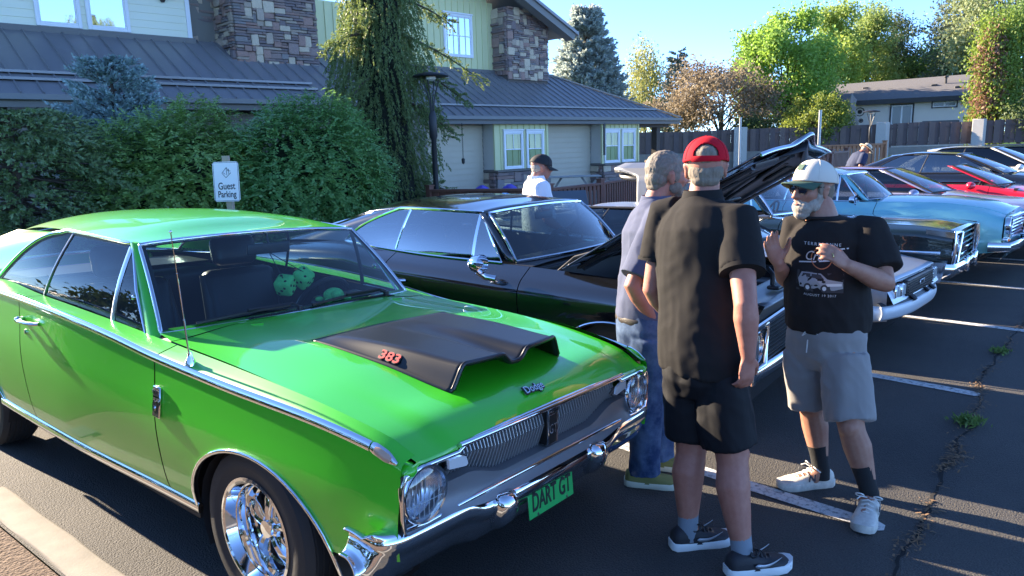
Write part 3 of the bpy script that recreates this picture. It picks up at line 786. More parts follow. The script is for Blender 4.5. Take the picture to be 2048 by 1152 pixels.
# neighbour's house beyond the fence
HA, HB = Vector((54.6, 23.6, 0)), Vector((57.9, 12.4, 0))
def house():
    d = (HB - HA).normalized(); ang = math.atan2(d.y, d.x); L = (HB - HA).length
    t = thing('bungalow', 'taupe bungalow with dark shingle roof beyond the fence', 'house', HA, ang)
    # local: x along the wall to the right, y away from the camera side
    TA = mat('taupe_stucco', (.66, .60, .53), .85, var=(2, (.62, .56, .49), .3)); SH = mat('shingle', (.10, .096, .095), .9, var=(14, (.14, .13, .125), .3), bump=(30, .4, .02), stretch=(1, 3, 3)); DK = mat('house_trim', (.03, .028, .028), .6)
    s = 1.0
    b = MB(); b.box(0, L, 0, 7, 0, 4.05); b.build('wall', TA, t, smooth=None)
    b = MB(); b.add([(-1.6, -.7, 4.0), (L + 3, -.7, 4.0), (L + 3, 4.5, 5.75), (-1.6, 4.5, 5.45), (-1.6, -.7, 4.16), (L + 3, -.7, 4.16), (L + 3, 4.5, 5.92), (-1.6, 4.5, 5.62)], [(3, 2, 1, 0), (4, 5, 6, 7), (0, 1, 5, 4), (1, 2, 6, 5), (2, 3, 7, 6), (3, 0, 4, 7)]); rf = b.build('roof', SH, t, smooth=None)
    b = MB(); b.box(-1.6, L + 3, -.76, -.71, 3.86, 4.18); b.build('fascia', DK, t, smooth=None)
    for x, y, z in ((4.2, 2.6, 5.1), (8.6, 2.0, 5.0), (10, 1.2, 4.75)):
        b = MB(); b.rbox(x - .2, x + .2, y - .2, y + .2, z - .1, z + .14, .03, 1); b.build('roof_vent', DK, rf)
    b = MB(); b.tube([(9.3, 2.3, 5.0), (9.3, 2.3, 5.6)], .08, 8); b.lathe([(.16, 0), (.16, .1), (.0001, .14)], 10, c=(9.3, 2.3, 5.58), axis='Z'); b.build('flue', DK, rf)
    def win(x0, x1, z0, z1, fr=.10, nm='window', mul=True):
        b = MB(); b.box(x0 - fr, x1 + fr, -.05, -.004, z1, z1 + fr); b.box(x0 - fr, x1 + fr, -.05, -.004, z0 - fr, z0); b.box(x0 - fr, x0, -.05, -.004, z0, z1); b.box(x1, x1 + fr, -.05, -.004, z0, z1); w = b.build(nm, DK, t, smooth=None)
        b = MB(); f = .07; b.box(x0, x1, -.035, -.006, z1 - f, z1); b.box(x0, x1, -.035, -.006, z0, z0 + f); b.box(x0, x0 + f, -.035, -.006, z0 + f, z1 - f); b.box(x1 - f, x1, -.035, -.006, z0 + f, z1 - f)
        if mul: b.box((x0 + x1) / 2 - .05, (x0 + x1) / 2 + .05, -.035, -.006, z0 + f, z1 - f)
        b.build('frame', WHITE, w, smooth=None)
        b = MB(); b.add([(x0, -.012, z0), (x1, -.012, z0), (x1, -.012, z1), (x0, -.012, z1)], [(0, 1, 2, 3)]); b.build('pane', mat('dull_pane', (.10, .12, .14), .15), w, smooth=None)
    win(6.05, 7.35, 2.42, 3.75); win(8.55, 9.95, 3.5, 3.86, .07); win(1.35, 3.0, 2.2, 3.62, .1, 'patio_door'); 
    b = MB(); b.box(8.0, 10.2, -.04, -.004, 1.5, 2.6); b.build('dark_panel', mat('dark_panel', (.11, .11, .115), .6), t, smooth=None)
    for x, z, r in ((4.05, 3.42, .28), (3.5, 3.45, .12), (3.55, 2.75, .16), (4.15, 2.8, .12)):
        b = MB(); b.tube([(x + r * math.cos(a), -.03, z + r * math.sin(a)) for a in np.linspace(0, 6.283, 17)[:-1]], .03, 6, closed=True); b.lathe([(r * .55, -.02), (r * .4, -.05), (.0001, -.06)], 10, c=(x, 0, z), axis='Y'); b.build('wall_ornament', DK, t)
    b = MB(); b.bar((1.1, -2.2, 0), (1.1, -2.2, 4.0), .12, .12); b.bar((2.7, -2.2, 2.0), (2.7, -2.2, 3.9), .12, .12); b.build('patio_post', mat('patio_grey', (.20, .19, .18), .7), t)
    b = MB(); b.box(.2, 4.6, -2.4, -.02, 2.0, 2.25); b.build('patio_deck', DK, t, smooth=None)
house()
def umbrella(x, y, z0):
    t = thing('closed_umbrella', 'closed grey patio umbrella in front of the bungalow', 'umbrella', (x, y, z0))
    b = MB(); b.tube([(0, 0, -1.0), (0, 0, 2.6)], .03, 8); b.build('pole', mat('pole_grey', (.2, .2, .2), .5), t)
    b = MB(); rings = []
    for z, r in ((.35, .42), (.6, .42), (1.2, .30), (1.8, .20), (2.2, .26), (2.3, .16), (2.55, .03)):
        rings.append([(r * (1 + .28 * math.cos(4 * a)) * math.cos(a), r * (1 + .28 * math.cos(4 * a)) * math.sin(a), z) for a in np.linspace(0, 6.283, 25)[:-1]])
    b.loft(rings); b.build('canopy', mat('canvas_grey', (.24, .215, .20), .85), t, smooth=60)
umbrella(53.5, 19.5, 2.0)

# ---------------------------------------------------------------- planting
def twigs(P, D, L, nn, nl, nw, spread=.9, rng=RNG):
    """needle sprays: twigs from P along D of length L, each with nn needles of size nl x nw"""
    n = len(P); D = D / np.linalg.norm(D, axis=1, keepdims=True)
    t = rng.uniform(0, 1, (n, nn)); L = np.broadcast_to(np.asarray(L, float).reshape(-1, 1), (n, 1))
    c = P[:, None, :] + D[:, None, :] * (t * L)[:, :, None]
    rad = rdir(n * nn).reshape(n, nn, 3); rad -= D[:, None, :] * (rad * D[:, None, :]).sum(2, keepdims=True)
    d = D[:, None, :] * (1.0 - .1 * spread) + rad * spread
    return leafquads(c.reshape(-1, 3), d.reshape(-1, 3), rdir(n * nn), nl * rng.uniform(.7, 1.2, n * nn), nw)

def lump(u, s, amp, f=1.7):
    return np.array([1 + amp * noise.noise(Vector((a * f + s, b * f - s, c * f + 2 * s))) * 1.6 for a, b, c in u])

def shell(n, rad, seed, amp=.16, inner=.82, low=-.9):
    u = rdir(int(n * 1.6)); u = u[u[:, 2] > low][:n]
    r = lump(u, seed, amp) * RNG.uniform(inner, 1.0, len(u)) ** .7
    return u * np.array(rad) * r[:, None], u

def cat_(*a):
    V, F, o = [], [], 0
    for v, f in a: V.append(v); F.append(f + o); o += len(v)
    return np.concatenate(V), np.concatenate(F)

def trunk(parent, h, r, m, bend=.05, limbs=(), name='trunk'):
    b = MB()
    pts = [(bend * math.sin(z * 1.3), bend * math.cos(z * 1.7) - bend, z * h) for z in np.linspace(0, 1, 9)]
    b.tube(pts, [lerp(r, r * .25, t) * (1.25 if t == 0 else 1) for t in np.linspace(0, 1, 9)], 9)
    o = b.build(name, m, parent, smooth=60)
    if limbs:
        for (p0, p1, rr) in limbs:
            b = MB(); mid = [lerp(p0[i], p1[i], .5) + (.08 * (p1[2] - p0[2]) if i == 2 else 0) for i in range(3)]
            b.tube([p0, mid, p1], [rr, rr * .7, rr * .25], 6); b.build('limb', m, o, smooth=60)
    return o
BARK = mat('bark', (.085, .065, .05), .95, var=(9, (.05, .04, .032), .3), bump=(25, .6, .02))

def shrub(name, lab, c, rad, col, col2, trans, seed, n=1500, spray=14, ll=.062, lw=.013, twig=.30):
    t = thing(name, lab, 'shrub', (c[0], c[1], 0))
    P, u = shell(n, rad, seed, .15, .60)
    P[:, 2] += c[2]
    D = u * 1.0 + RNG.normal(0, .45, u.shape); D[:, 2] -= .28
    D /= np.linalg.norm(D, axis=1, keepdims=True)
    P = P - D * twig * .5
    k = np.tile(np.arange(spray), len(P)); P2 = np.repeat(P, spray, 0); D2 = np.repeat(D, spray, 0)
    tt = (k + .5) / spray
    side = np.cross(D2, np.array([0, 0, 1.0])); side /= np.linalg.norm(side, axis=1, keepdims=True) + 1e-9
    sg = np.where(k % 2, 1.0, -1.0)[:, None]
    cc = P2 + D2 * (tt * twig)[:, None]; cc[:, 2] -= .06 * tt ** 2
    dd = D2 * .55 + side * sg * .8 + np.array([0, 0, -.25]) + RNG.normal(0, .22, D2.shape)
    nn = np.array([0, 0, 1.0]) + u.repeat(spray, 0) * .8 + RNG.normal(0, .3, D2.shape)
    V, F = leafquads(cc, dd, nn, ll * RNG.uniform(.75, 1.2, len(cc)), lw * RNG.uniform(.8, 1.2, len(cc)))
    rawmesh('foliage', V, F, mat(name + '_leaf%d' % seed, col, .36, island=col2, trans=trans), t)
    b = MB()
    def core(a, e):
        d = np.array([math.cos(a) * math.cos(e), math.sin(a) * math.cos(e), math.sin(e)]); r = lump([d], seed, .15)[0] * .60
        return (d[0] * rad[0] * r, d[1] * rad[1] * r, c[2] + d[2] * rad[2] * r)
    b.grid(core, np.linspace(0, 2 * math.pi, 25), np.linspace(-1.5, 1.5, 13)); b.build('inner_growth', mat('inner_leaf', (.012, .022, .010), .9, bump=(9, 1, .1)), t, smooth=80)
    for k in range(5):
        a = k * 1.256; b = MB(); b.tube([(.15 * math.cos(a), .15 * math.sin(a), 0), (.3 * math.cos(a), .3 * math.sin(a), .5), (.6 * math.cos(a), .6 * math.sin(a), 1.1)], [.035, .028, .015], 6); b.build('stem', BARK, t)
    return t
shrub('broadleaf_shrub', 'large rounded green shrub on the left, behind the parking sign', (4.36, 11.05, 1.18), (1.42, 1.25, 1.34), (.17, .29, .09), (.27, .40, .12), (.22, .34, .06), 3, 4800, lw=.017)
shrub('broadleaf_shrub', 'large rounded green shrub nearer the weeping spruce, slightly taller', (5.95, 10.35, 1.22), (1.40, 1.25, 1.40), (.12, .27, .09), (.20, .35, .12), (.16, .32, .06), 8, 5000, lw=.017)

def conifer(name, lab, c, H, Rm, col, col2, seed, nb=260, tw=7, tl=.22, nn=16, nl=.07, nw=.014, z0=.03, tilt=.15, droop=0.0, power=.85, cat='tree', ball=False, trans=None):
    t = thing(name, lab, cat, c); rr = np.random.default_rng(seed)
    z = (z0 + (1 - z0) * rr.uniform(0, 1, nb) ** 1.15); a = rr.uniform(0, 6.283, nb)
    prof = (1 - z) ** power if not ball else np.sqrt(np.maximum(.02, 1 - (1.7 * (z - .42)) ** 2))
    L = Rm * prof * rr.uniform(.72, 1.08, nb) + .05
    d = np.stack([np.cos(a), np.sin(a), tilt - droop * (1 - z) + rr.normal(0, .08, nb)], 1)
    s0 = np.stack([np.zeros(nb), np.zeros(nb), z * H * .97], 1)
    Ps, Ds = [], []
    for k in range(tw):
        f = (k + .8) / tw
        f = .35 + .65 * f
        side = np.stack([-np.sin(a), np.cos(a), np.zeros(nb)], 1) * rr.uniform(-1, 1, (nb, 1))
        p = s0 + d * (L * f)[:, None]; p[:, 2] -= droop * .5 * (f ** 2) * L
        Ps.append(p + side * .10 * L[:, None] * (1.1 - f)); Ds.append(d * .8 + side * (1.3 - f) + np.array([0, 0, .10 - droop * .6]))
    V, F = twigs(np.concatenate(Ps), np.concatenate(Ds), tl * rr.uniform(.7, 1.2, nb * tw), nn, nl, nw, rng=rr)
    rawmesh('crown', V, F, mat(name + '_needle%d' % seed, col, .6, island=col2, trans=trans), t)
    trunk(t, H * .95, .03 * H ** .8 + .03, BARK, 0)
    b = MB()
    for i in range(0, nb, 3):
        p = s0[i]; q = p + d[i] * L[i] * .9; b.tube([tuple(p), tuple(q)], [.012 + .004 * H ** .5, .004], 4)
    tag(b.build('branches', BARK, t), kind='stuff')
    return t
conifer('spruce_shrub', 'dark green spreading spruce shrub at the far left edge', (2.35, 11.3, 0), 2.5, 1.55, (.09, .145, .06), (.15, .21, .085), 21, 480, 8, .30, 22, .075, .014, tilt=.05, droop=.35, ball=True, cat='shrub')
conifer('blue_spruce_shrub', 'silvery blue spruce shrub between the dark spruce and the round green shrubs', (4.0, 12.5, 0), 3.25, 1.15, (.17, .25, .25), (.25, .34, .35), 22, 420, 8, .22, 24, .06, .015, tilt=.34, power=.5, cat='shrub')

# weeping spruce
def weeping(c, H):
    t = thing('weeping_spruce', 'tall narrow weeping spruce with hanging branchlets in front of the lodge', 'tree', c); rr = np.random.default_rng(5)
    n = 2700
    z = rr.uniform(.30, H, n); a = rr.uniform(0, 6.283, n)
    rz = np.interp(z, [0, 1.0, 2.5, 4.0, 5.2, 7], [1.22, 1.14, 1.0, .92, .80, .6]) * (.85 + .25 * np.sin(a * 2 + z * 1.1)) * rr.uniform(.25, 1.0, n) ** .6
    P = np.stack([rz * np.cos(a), rz * np.sin(a), z], 1)
    D = np.stack([.28 * np.cos(a), .28 * np.sin(a), -1 + rr.normal(0, .12, n)], 1) + rr.normal(0, .10, (n, 3))
    V1, F1 = twigs(P, D, rr.uniform(.30, .75, n), 34, .060, .011, .75, rng=rr)
    # arching side boughs
    Ps, Ds, Ls = [], [], []; bw = []
    for (az, z, L, rise) in ((3.6, 4.75, .95, .25), (3.9, 4.2, .9, .1), (3.3, 3.9, .8, -.05), (3.7, 3.1, .9, -.1), (-.5, 3.95, 1.55, -.45), (-.7, 3.4, 1.15, -.35), (-.4, 4.6, 1.0, -.1), (-.6, 2.7, .9, -.3), (-.6, 1.2, 1.25, -.25), (-.9, .9, 1.4, -.2), (3.5, 1.6, 1.0, -.2), (-.2, 5.2, .8, 0), (3.2, 5.4, .9, .2), (3.5, 2.4, .95, -.15)):
        pts = []
        for f in np.linspace(0, 1, 10):
            p = np.array([math.cos(az) * (.45 + L * f), math.sin(az) * (.45 + L * f), z + rise * f * 1.3 - .28 * f * f]); pts.append(tuple(p))
            for k in range(7):
                Ps.append(p + rr.normal(0, .05, 3)); Ds.append(np.array([math.cos(az) * .7, math.sin(az) * .7, -.55]) + rr.normal(0, .45, 3)); Ls.append(.16 + .14 * (1 - f))
        bw.append(pts)
    V2, F2 = twigs(np.array(Ps), np.array(Ds), np.array(Ls), 26, .05, .010, .8, rng=rr)
    V, F = cat_((V1, F1), (V2, F2))
    rawmesh('crown', V, F, mat('weeping_needle', (.11, .175, .07), .5, island=(.18, .24, .09), trans=(.16, .18, .03)), t)
    trunk(t, H * .99, .16, BARK, .06)
    for pts in bw: b = MB(); b.tube(pts, [lerp(.03, .006, k / 9) for k in range(10)], 6); b.build('bough', BARK, t)
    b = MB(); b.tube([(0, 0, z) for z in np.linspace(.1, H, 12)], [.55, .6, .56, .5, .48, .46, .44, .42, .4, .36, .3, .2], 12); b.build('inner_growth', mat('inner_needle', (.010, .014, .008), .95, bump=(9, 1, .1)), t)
weeping((8.72, 12.05, 0), 6.6)

def leafy(name, lab, c, H, rad, cz, col, col2, trans, seed, n=7000, ll=.34, lw=.10, amp=.22, inner=.45, clumps=60, cr=.34, trunk_r=.22, spikes=0, stretch=1.0, up=0.0, z0=.0, hang=0.0, cat='tree'):
    t = thing(name, lab, cat, (c[0], c[1], z0)); rr = np.random.default_rng(seed)
    C, u = shell(clumps, rad, seed, amp, inner, -.75); C[:, 2] += cz
    if spikes:
        s, us = shell(spikes, rad, seed + 1, amp, .95, .25); s[:, 2] += cz
        for k in range(4): C = np.concatenate([C, s + us * np.array([.10, .10, .22]) * rad[2] * .35 * (k + 1) / 2])
    k = rr.integers(0, len(C), n)
    g = rr.normal(0, 1, (n, 3)) * cr * np.mean(rad) * .5 * np.array([1, 1, stretch])
    P = C[k] + g
    if hang: P[:, 2] -= rr.exponential(hang, n)
    d = rr.normal(0, 1, (n, 3)); d[:, 2] += up - (1.5 if hang else .3)
    V, F = leafquads(P, d, rdir(n), ll * rr.uniform(.6, 1.25, n), lw * rr.uniform(.7, 1.2, n))
    rawmesh('crown', V, F, mat(name + '_leaf%d' % seed, col, .6, island=col2, trans=trans), t)
    lim = []
    for i in range(0, len(C), max(1, len(C) // 16)):
        lim.append(((0, 0, H * rr.uniform(.22, .5)), tuple(C[i] * .92), trunk_r * .35))
    trunk(t, H * .7, trunk_r, BARK, .1, lim)
    return t
# background trees, left to right
conifer('blue_spruce_tree', 'large blue spruce behind the right end of the lodge roof', (37.9, 30.3, 0), 10.2, 3.1, (.27, .31, .295), (.38, .42, .39), 31, 700, 8, .66, 16, .28, .06, tilt=.34, power=.80, trans=(.34, .40, .34))
leafy('birch_tree', 'pale weeping birch left of the brown plum tree', (54.4, 37.1), 10, (2.0, 2.0, 3.6), 6.2, (.20, .22, .08), (.30, .30, .12), (.36, .36, .10), 41, 10000, .28, .06, clumps=46, cr=.40, hang=.8, trunk_r=.14)
conifer('small_spruce_tree', 'small pointed spruce top rising over the plum tree', (52.6, 32.8, 0), 9.0, 1.7, (.10, .13, .11), (.15, .18, .15), 33, 240, 6, .5, 10, .22, .05, power=.8)
leafy('plum_tree', 'brownish purple plum tree beside the porch corner', (46.8, 25.7), 7.2, (4.1, 3.6, 2.5), 4.3, (.15, .12, .09), (.24, .20, .14), (.24, .18, .10), 42, 18000, .20, .065, amp=.30, clumps=90, cr=.26, trunk_r=.2)
leafy('maple_tree', 'big bright green maple in the middle of the background', (52.9, 24.0), 10, (3.6, 3.4, 3.7), 5.6, (.15, .27, .05), (.23, .35, .07), (.34, .50, .07), 43, 30000, .24, .085, amp=.14, clumps=130, cr=.24, spikes=22, trunk_r=.2)
leafy('round_juniper', 'rounded yellow-green clipped juniper rising above the fence', (44.5, 18.2), 3.8, (2.0, 1.9, 1.45), 2.55, (.10, .16, .03), (.19, .23, .04), (.28, .30, .04), 44, 12000, .17, .05, amp=.12, clumps=120, cr=.20, cat='shrub', trunk_r=.1)
leafy('low_hedge', 'low dark green hedge on the fence between plum and juniper', (46.4, 21.8), 2.6, (3.0, 2.2, .7), 2.4, (.035, .06, .02), (.06, .09, .03), (.07, .12, .02), 45, 4000, .18, .05, amp=.2, clumps=60, cr=.3, cat='hedge', trunk_r=.06)
leafy('poplar_tree', 'tall yellow-green tree just right of the maple, behind the bungalow', (78, 30.5), 13, (3.3, 3.3, 5.2), 8.0, (.18, .26, .06), (.27, .35, .09), (.36, .44, .07), 46, 18000, .30, .10, amp=.25, clumps=70, cr=.28, spikes=8)
leafy('poplar_tree', 'pale green feathery tree in the middle behind the bungalow roof', (84, 29.4), 14, (3.4, 3.4, 6.0), 8.4, (.17, .24, .08), (.25, .31, .11), (.32, .40, .09), 47, 18000, .30, .10, amp=.28, clumps=70, cr=.26, spikes=10)
leafy('pine_tree', 'dark green pine behind the bungalow roof, between the pale trees', (88, 27.5), 13, (2.6, 2.6, 5.6), 7.8, (.08, .11, .055), (.12, .155, .075), (.13, .17, .06), 48, 11000, .34, .08, amp=.2, clumps=60, cr=.3, spikes=6)
leafy('round_tree', 'round green tree at the right end behind the bungalow roof', (89, 24.6), 11, (4.2, 4.2, 4.6), 6.0, (.13, .20, .06), (.19, .28, .08), (.26, .36, .07), 49, 17000, .30, .11, amp=.2, clumps=70, cr=.28)
leafy('far_tree', 'dark bushy tree low behind the left of the bungalow', (66, 27.8), 8, (3.2, 3.2, 2.6), 4.6, (.09, .14, .06), (.14, .19, .08), (.16, .22, .06), 50, 4000, .36, .11, clumps=50)
leafy('tall_poplar', 'very tall grey-green poplar at the upper right corner', (82, 16.6), 24, (4.6, 4.6, 10.5), 11.5, (.16, .20, .11), (.25, .29, .16), (.32, .37, .15), 51, 32000, .32, .11, amp=.18, clumps=140, cr=.22, trunk_r=.4)
leafy('tall_pine', 'tall dark pine at the left side of the big poplar', (84, 20.6), 18, (2.6, 2.6, 7.5), 9.0, (.09, .12, .085), (.14, .17, .12), (.14, .18, .10), 52, 12000, .34, .08, amp=.2, clumps=70, cr=.28, trunk_r=.3)
leafy('arborvitae', 'tall columnar arborvitae at the right edge, front column', (50.4, 10.6), 8.4, (1.25, 1.25, 4.3), 4.4, (.12, .19, .035), (.19, .27, .05), (.28, .36, .05), 53, 9000, .20, .06, amp=.14, clumps=150, cr=.22, stretch=1.5, trunk_r=.12, up=1.2)
leafy('arborvitae', 'taller columnar arborvitae at the right edge, rear column', (52.2, 9.4), 9.6, (1.5, 1.5, 4.9), 5.0, (.085, .15, .035), (.14, .22, .05), (.20, .30, .05), 54, 9000, .20, .06, amp=.14, clumps=150, cr=.22, stretch=1.5, trunk_r=.12, up=1.2)
leafy('dead_arborvitae', 'browned dead arborvitae strip on the left of the green columns', (49.8, 10.7), 7.2, (.50, .45, 3.6), 3.9, (.22, .12, .08), (.30, .18, .12), (.26, .14, .08), 55, 4500, .20, .06, amp=.2, clumps=90, cr=.35, stretch=1.6, trunk_r=.08, up=1.2)
leafy('corner_shrub', 'loose grey-green shrub low at the right edge of the fence', (49.5, 8.4), 3.4, (1.2, 1.2, 1.6), 2.2, (.085, .12, .05), (.13, .17, .07), (.16, .21, .06), 56, 3000, .18, .05, clumps=50, cat='shrub', trunk_r=.06)

# unseen hedge added at the left to darken reflections in the green car's flank
hv = []
for k in range(9):
    P, u = shell(420, (1.1, 1.0, .95), 60 + k, .2, .7); P += np.array([-2.6 + .25 * math.sin(k * 2.1), -1.6 + 1.35 * k, .85])
    d = u + rdir(len(u)) * .8; V, F = leafquads(np.repeat(P, 10, 0) + RNG.normal(0, .09, (len(P) * 10, 3)), np.repeat(d, 10, 0) + rdir(len(P) * 10) * .9, rdir(len(P) * 10), RNG.uniform(.06, .13, len(P) * 10), .03); hv.append((V, F))
V, F = cat_(*hv)
tag(rawmesh('hedge', V, F, mat('added_hedge_leaf', (.030, .055, .018), .6, island=(.05, .085, .03), trans=(.05, .08, .015))), kind='stuff')

# ---------------------------------------------------------------- cars: shared builders
def car_side(mb, S, xa, xb, sgn, inset=0.0, nz=9, bot_raise=0.0, toponly=False):
    """one side panel of a body between stations xa < xb; S holds the body curves"""
    xs = list(np.linspace(xa, xb, max(3, int(abs(xb - xa) / .07))))
    for (xw, zw, rx, rz) in S['arches']:
        for k in range(25):
            x = xw + rx * math.cos(math.pi * k / 24)
            if xa < x < xb: xs.append(x)
    xs = sorted(set(round(x, 5) for x in xs))
    yb, zb, yt, zt, z0 = S['yb'], S['zb'], S['yt'], S['zt'], S['z0']
    off = S['off']; rr = S.get('round', .02)
    nf = 5
    rows = []
    for x in xs:
        zl = z0(x)
        for (xw, zw, rx, rz) in S['arches']:
            if abs(x - xw) < rx: zl = max(zl, zw + rz * math.sqrt(max(0, 1 - ((x - xw) / rx) ** 2)))
        B = zb(x); Yb = yb(x)
        prof = lambda z: Yb + off((z - .285) / (B - .285))
        zs = [lerp(zl, B - rr, k / (nz - 1)) for k in range(nz)]
        ring = [(prof(z) - inset, z) for z in zs]
        p2 = (Yb - inset, B - inset * .6); p3 = (yt(x), zt(x) - inset)
        a = ring[-1]; d = math.hypot(p3[0] - p2[0], p3[1] - p2[1])
        c = (lerp(p2[0], p3[0], min(1, rr / max(d, 1e-6))), lerp(p2[1], p3[1], min(1, rr / max(d, 1e-6))))
        for k in range(1, nf):
            t = k / (nf - 1)
            ring.append(tuple((1 - t) ** 2 * a[i] + 2 * t * (1 - t) * p2[i] + t * t * c[i] for i in (0, 1)))
        ring.append(((c[0] + p3[0]) / 2, (c[1] + p3[1]) / 2)); ring.append(p3)
        rows.append([(x, sgn * y, z) for y, z in ring])
    n = len(rows[0])
    mb.add([p for r in rows for p in r], [(i * n + j, (i + 1) * n + j, (i + 1) * n + j + 1, i * n + j + 1) for i in range(len(rows) - 1) for j in range(n - 1)])
    return rows

def arch_lip(S, k, sgn, r=.009, out=.004, a0=0.0, a1=math.pi):
    xw, zw, rx, rz = S['arches'][k]
    pts = []
    for i in range(29):
        a = lerp(a0, a1, i / 28)
        x = xw + rx * math.cos(a); z = zw + rz * math.sin(a)
        y = S['yb'](x) + S['off']((z - .285) / (S['zb'](x) - .285)) + out
        pts.append((x, sgn * y, z))
    return pts

def side_pt(S, x, z, sgn, out=0.0):
    y = S['yb'](x) + S['off']((z - .285) / (S['zb'](x) - .285)) + out
    return (x, sgn * y, z)

def wheel_well(S, parent):
    for (xw, zw, rx, rz) in S['arches']:
        for sgn in (-1, 1):
            mb = MB()
            f = lambda u, v: (xw + rx * 1.0 * math.cos(u), sgn * lerp(S['yb'](xw) - .035, .42, v), zw + rz * 1.0 * math.sin(u) + .0)
            mb.grid(f, np.linspace(-.5, math.pi + .5, 16), [0, 1])
            mb.grid(lambda u, v: (xw + rx * 1.05 * v * math.cos(u), sgn * .42, zw + rz * 1.05 * v * math.sin(u)), np.linspace(0, 2 * math.pi, 16), [0, 1])
            mb.build('wheel_well', DARKIN, parent)

def make_wheel(parent, loc, sgn, R0=.33, rim=.20, width=.2, style='spoke5', spokemat=None, tilt=0.0, face_mat=None):
    """wheel as a part: tyre and rim; outer face towards sgn*y"""
    w = width / 2
    t = MB(); pr = []
    sh = R0 * .93
    for r, h in ((rim, -w * .8), (rim + .01, -w * .98), (lerp(rim, R0, .45), -w * 1.06), (sh, -w), (R0 - .006, -w * .80), (R0, -w * .72)):
        pr.append((r, h))
    nrib = 5
    for k in range(nrib):
        h0 = lerp(-w * .66, w * .66, (k + .1) / nrib); h1 = lerp(-w * .66, w * .66, (k + .9) / nrib)
        pr += [(R0 - .007, h0 - .003), (R0, h0 + .001), (R0, h1 - .001), (R0 - .007, h1 + .003)]
    for r, h in ((R0, w * .72), (R0 - .006, w * .80), (sh, w), (lerp(rim, R0, .62), w * 1.04), (lerp(rim, R0, .45), w * 1.06), (lerp(rim, R0, .42), w * 1.045), (rim + .01, w * .98), (rim, w * .8)):
        pr.append((r, h))
    t.lathe([(r, sgn * h) for r, h in pr], 56)
    M = Matrix.Translation(Vector(loc)) @ Matrix.Rotation(tilt, 4, 'Y')
    wt = t.build('wheel', RUBBER, parent, smooth=35); wt.matrix_basis = M
    f = lambda r, h: (r, sgn * h)
    c = MB()
    fm = face_mat or CHROME
    if style == 'spoke5':
        c.lathe([f(rim + .012, w * .96), f(rim + .016, w * 1.03), f(rim + .004, w * 1.05), f(rim - .004, w * 1.0), f(rim - .010, w * .8), f(rim - .016, w * .62), f(rim - .022, w * .6), f(rim - .030, w * .30), f(rim - .034, w * .28), f(rim - .04, w * 0.0), f(rim - .05, -w * .05), f(rim - .05, -w * .6)], 56)
        rm = c.build('rim', CHROME, wt, smooth=30)
        b = MB(); b.lathe([f(rim - .05, -w * .3), f(.02, -w * .32)], 40); b.build('brake_drum', mat('brake_steel', (.05, .045, .04), .6, .6), wt)
        for k in range(5):
            a = 2 * math.pi * k / 5 + .35
            d = Vector((math.cos(a), 0, math.sin(a))); q = Vector((-math.sin(a), 0, math.cos(a))); yv = Vector((0, sgn, 0))
            sp = MB(); rings = []
            for r, wd, y in ((.034, .021, w * .30), (.07, .021, w * .32), (.115, .026, w * .26), (.155, .036, w * .10), (rim - .04, .045, -w * .02)):
                rings.append([tuple(d * r + q * (wd * u) + yv * (y + e)) for u, e in ((-1, -.03), (-1, -.004), (-.62, .012), (0, .018), (.62, .012), (1, -.004), (1, -.03))])
            sp.loft(rings); sp.build('spoke', CHROME, wt, smooth=35)
        h = MB(); h.lathe([f(.052, w * .02), f(.052, w * .26), f(.047, w * .36), f(.036, w * .42), f(.034, w * .52), (0.0001, sgn * w * .54)], 32)
        h.build('hub_cap', CHROME, wt, smooth=30)
        n = MB()
        for k in range(5):
            a = 2 * math.pi * (k + .5) / 5 + .35
            n.lathe([f(.011, -w * .3), f(.011, -w * .02), f(.006, w * .06), (0.0001, sgn * w * .07)], 8, c=(.075 * math.cos(a), 0, .075 * math.sin(a)))
        n.build('lug_nut', CHROME, wt)
    elif style == 'disc':
        c.lathe([f(rim + .012, w * .97), f(rim + .014, w * 1.03), f(rim, w * 1.02), f(rim - .02, w * .75), f(rim * .62, w * .7), f(rim * .58, w * .85), f(rim * .3, w * .98), (0.0001, sgn * w)], 40)
        c.build('rim', fm, wt, smooth=30)
    else:
        c.lathe([f(rim + .008, w * .97), f(rim + .01, w * 1.02), f(rim - .005, w * 1.0), f(rim - .02, w * .5), f(rim - .02, -w * .2)], 40)
        c.build('rim', fm, wt, smooth=30)
        sp = MB()
        for k in range(5):
            a = 2 * math.pi * k / 5 + .3
            d = Vector((math.cos(a), 0, math.sin(a))); q = Vector((-math.sin(a), 0, math.cos(a))); yv = Vector((0, sgn, 0))
            sp.loft([[tuple(d * r + q * (wd * u) + yv * (y + e)) for u, e in ((-1, -.02), (-.8, 0), (.8, 0), (1, -.02))] for r, wd, y in ((.02, .03, w * .7), (rim * .6, .022, w * .8), (rim - .01, .034, w * .8))])
        sp.lathe([f(.04, w * .6), f(.04, w * .84), (0.0001, sgn * w * .86)], 16)
        sp.build('spokes', fm, wt, smooth=30)
        b = MB(); b.lathe([f(rim - .02, -w * .1), f(.02, -w * .12)], 32); b.build('brake_disc', mat('brake_steel', (.05, .045, .04), .6, .6), wt)
    return wt

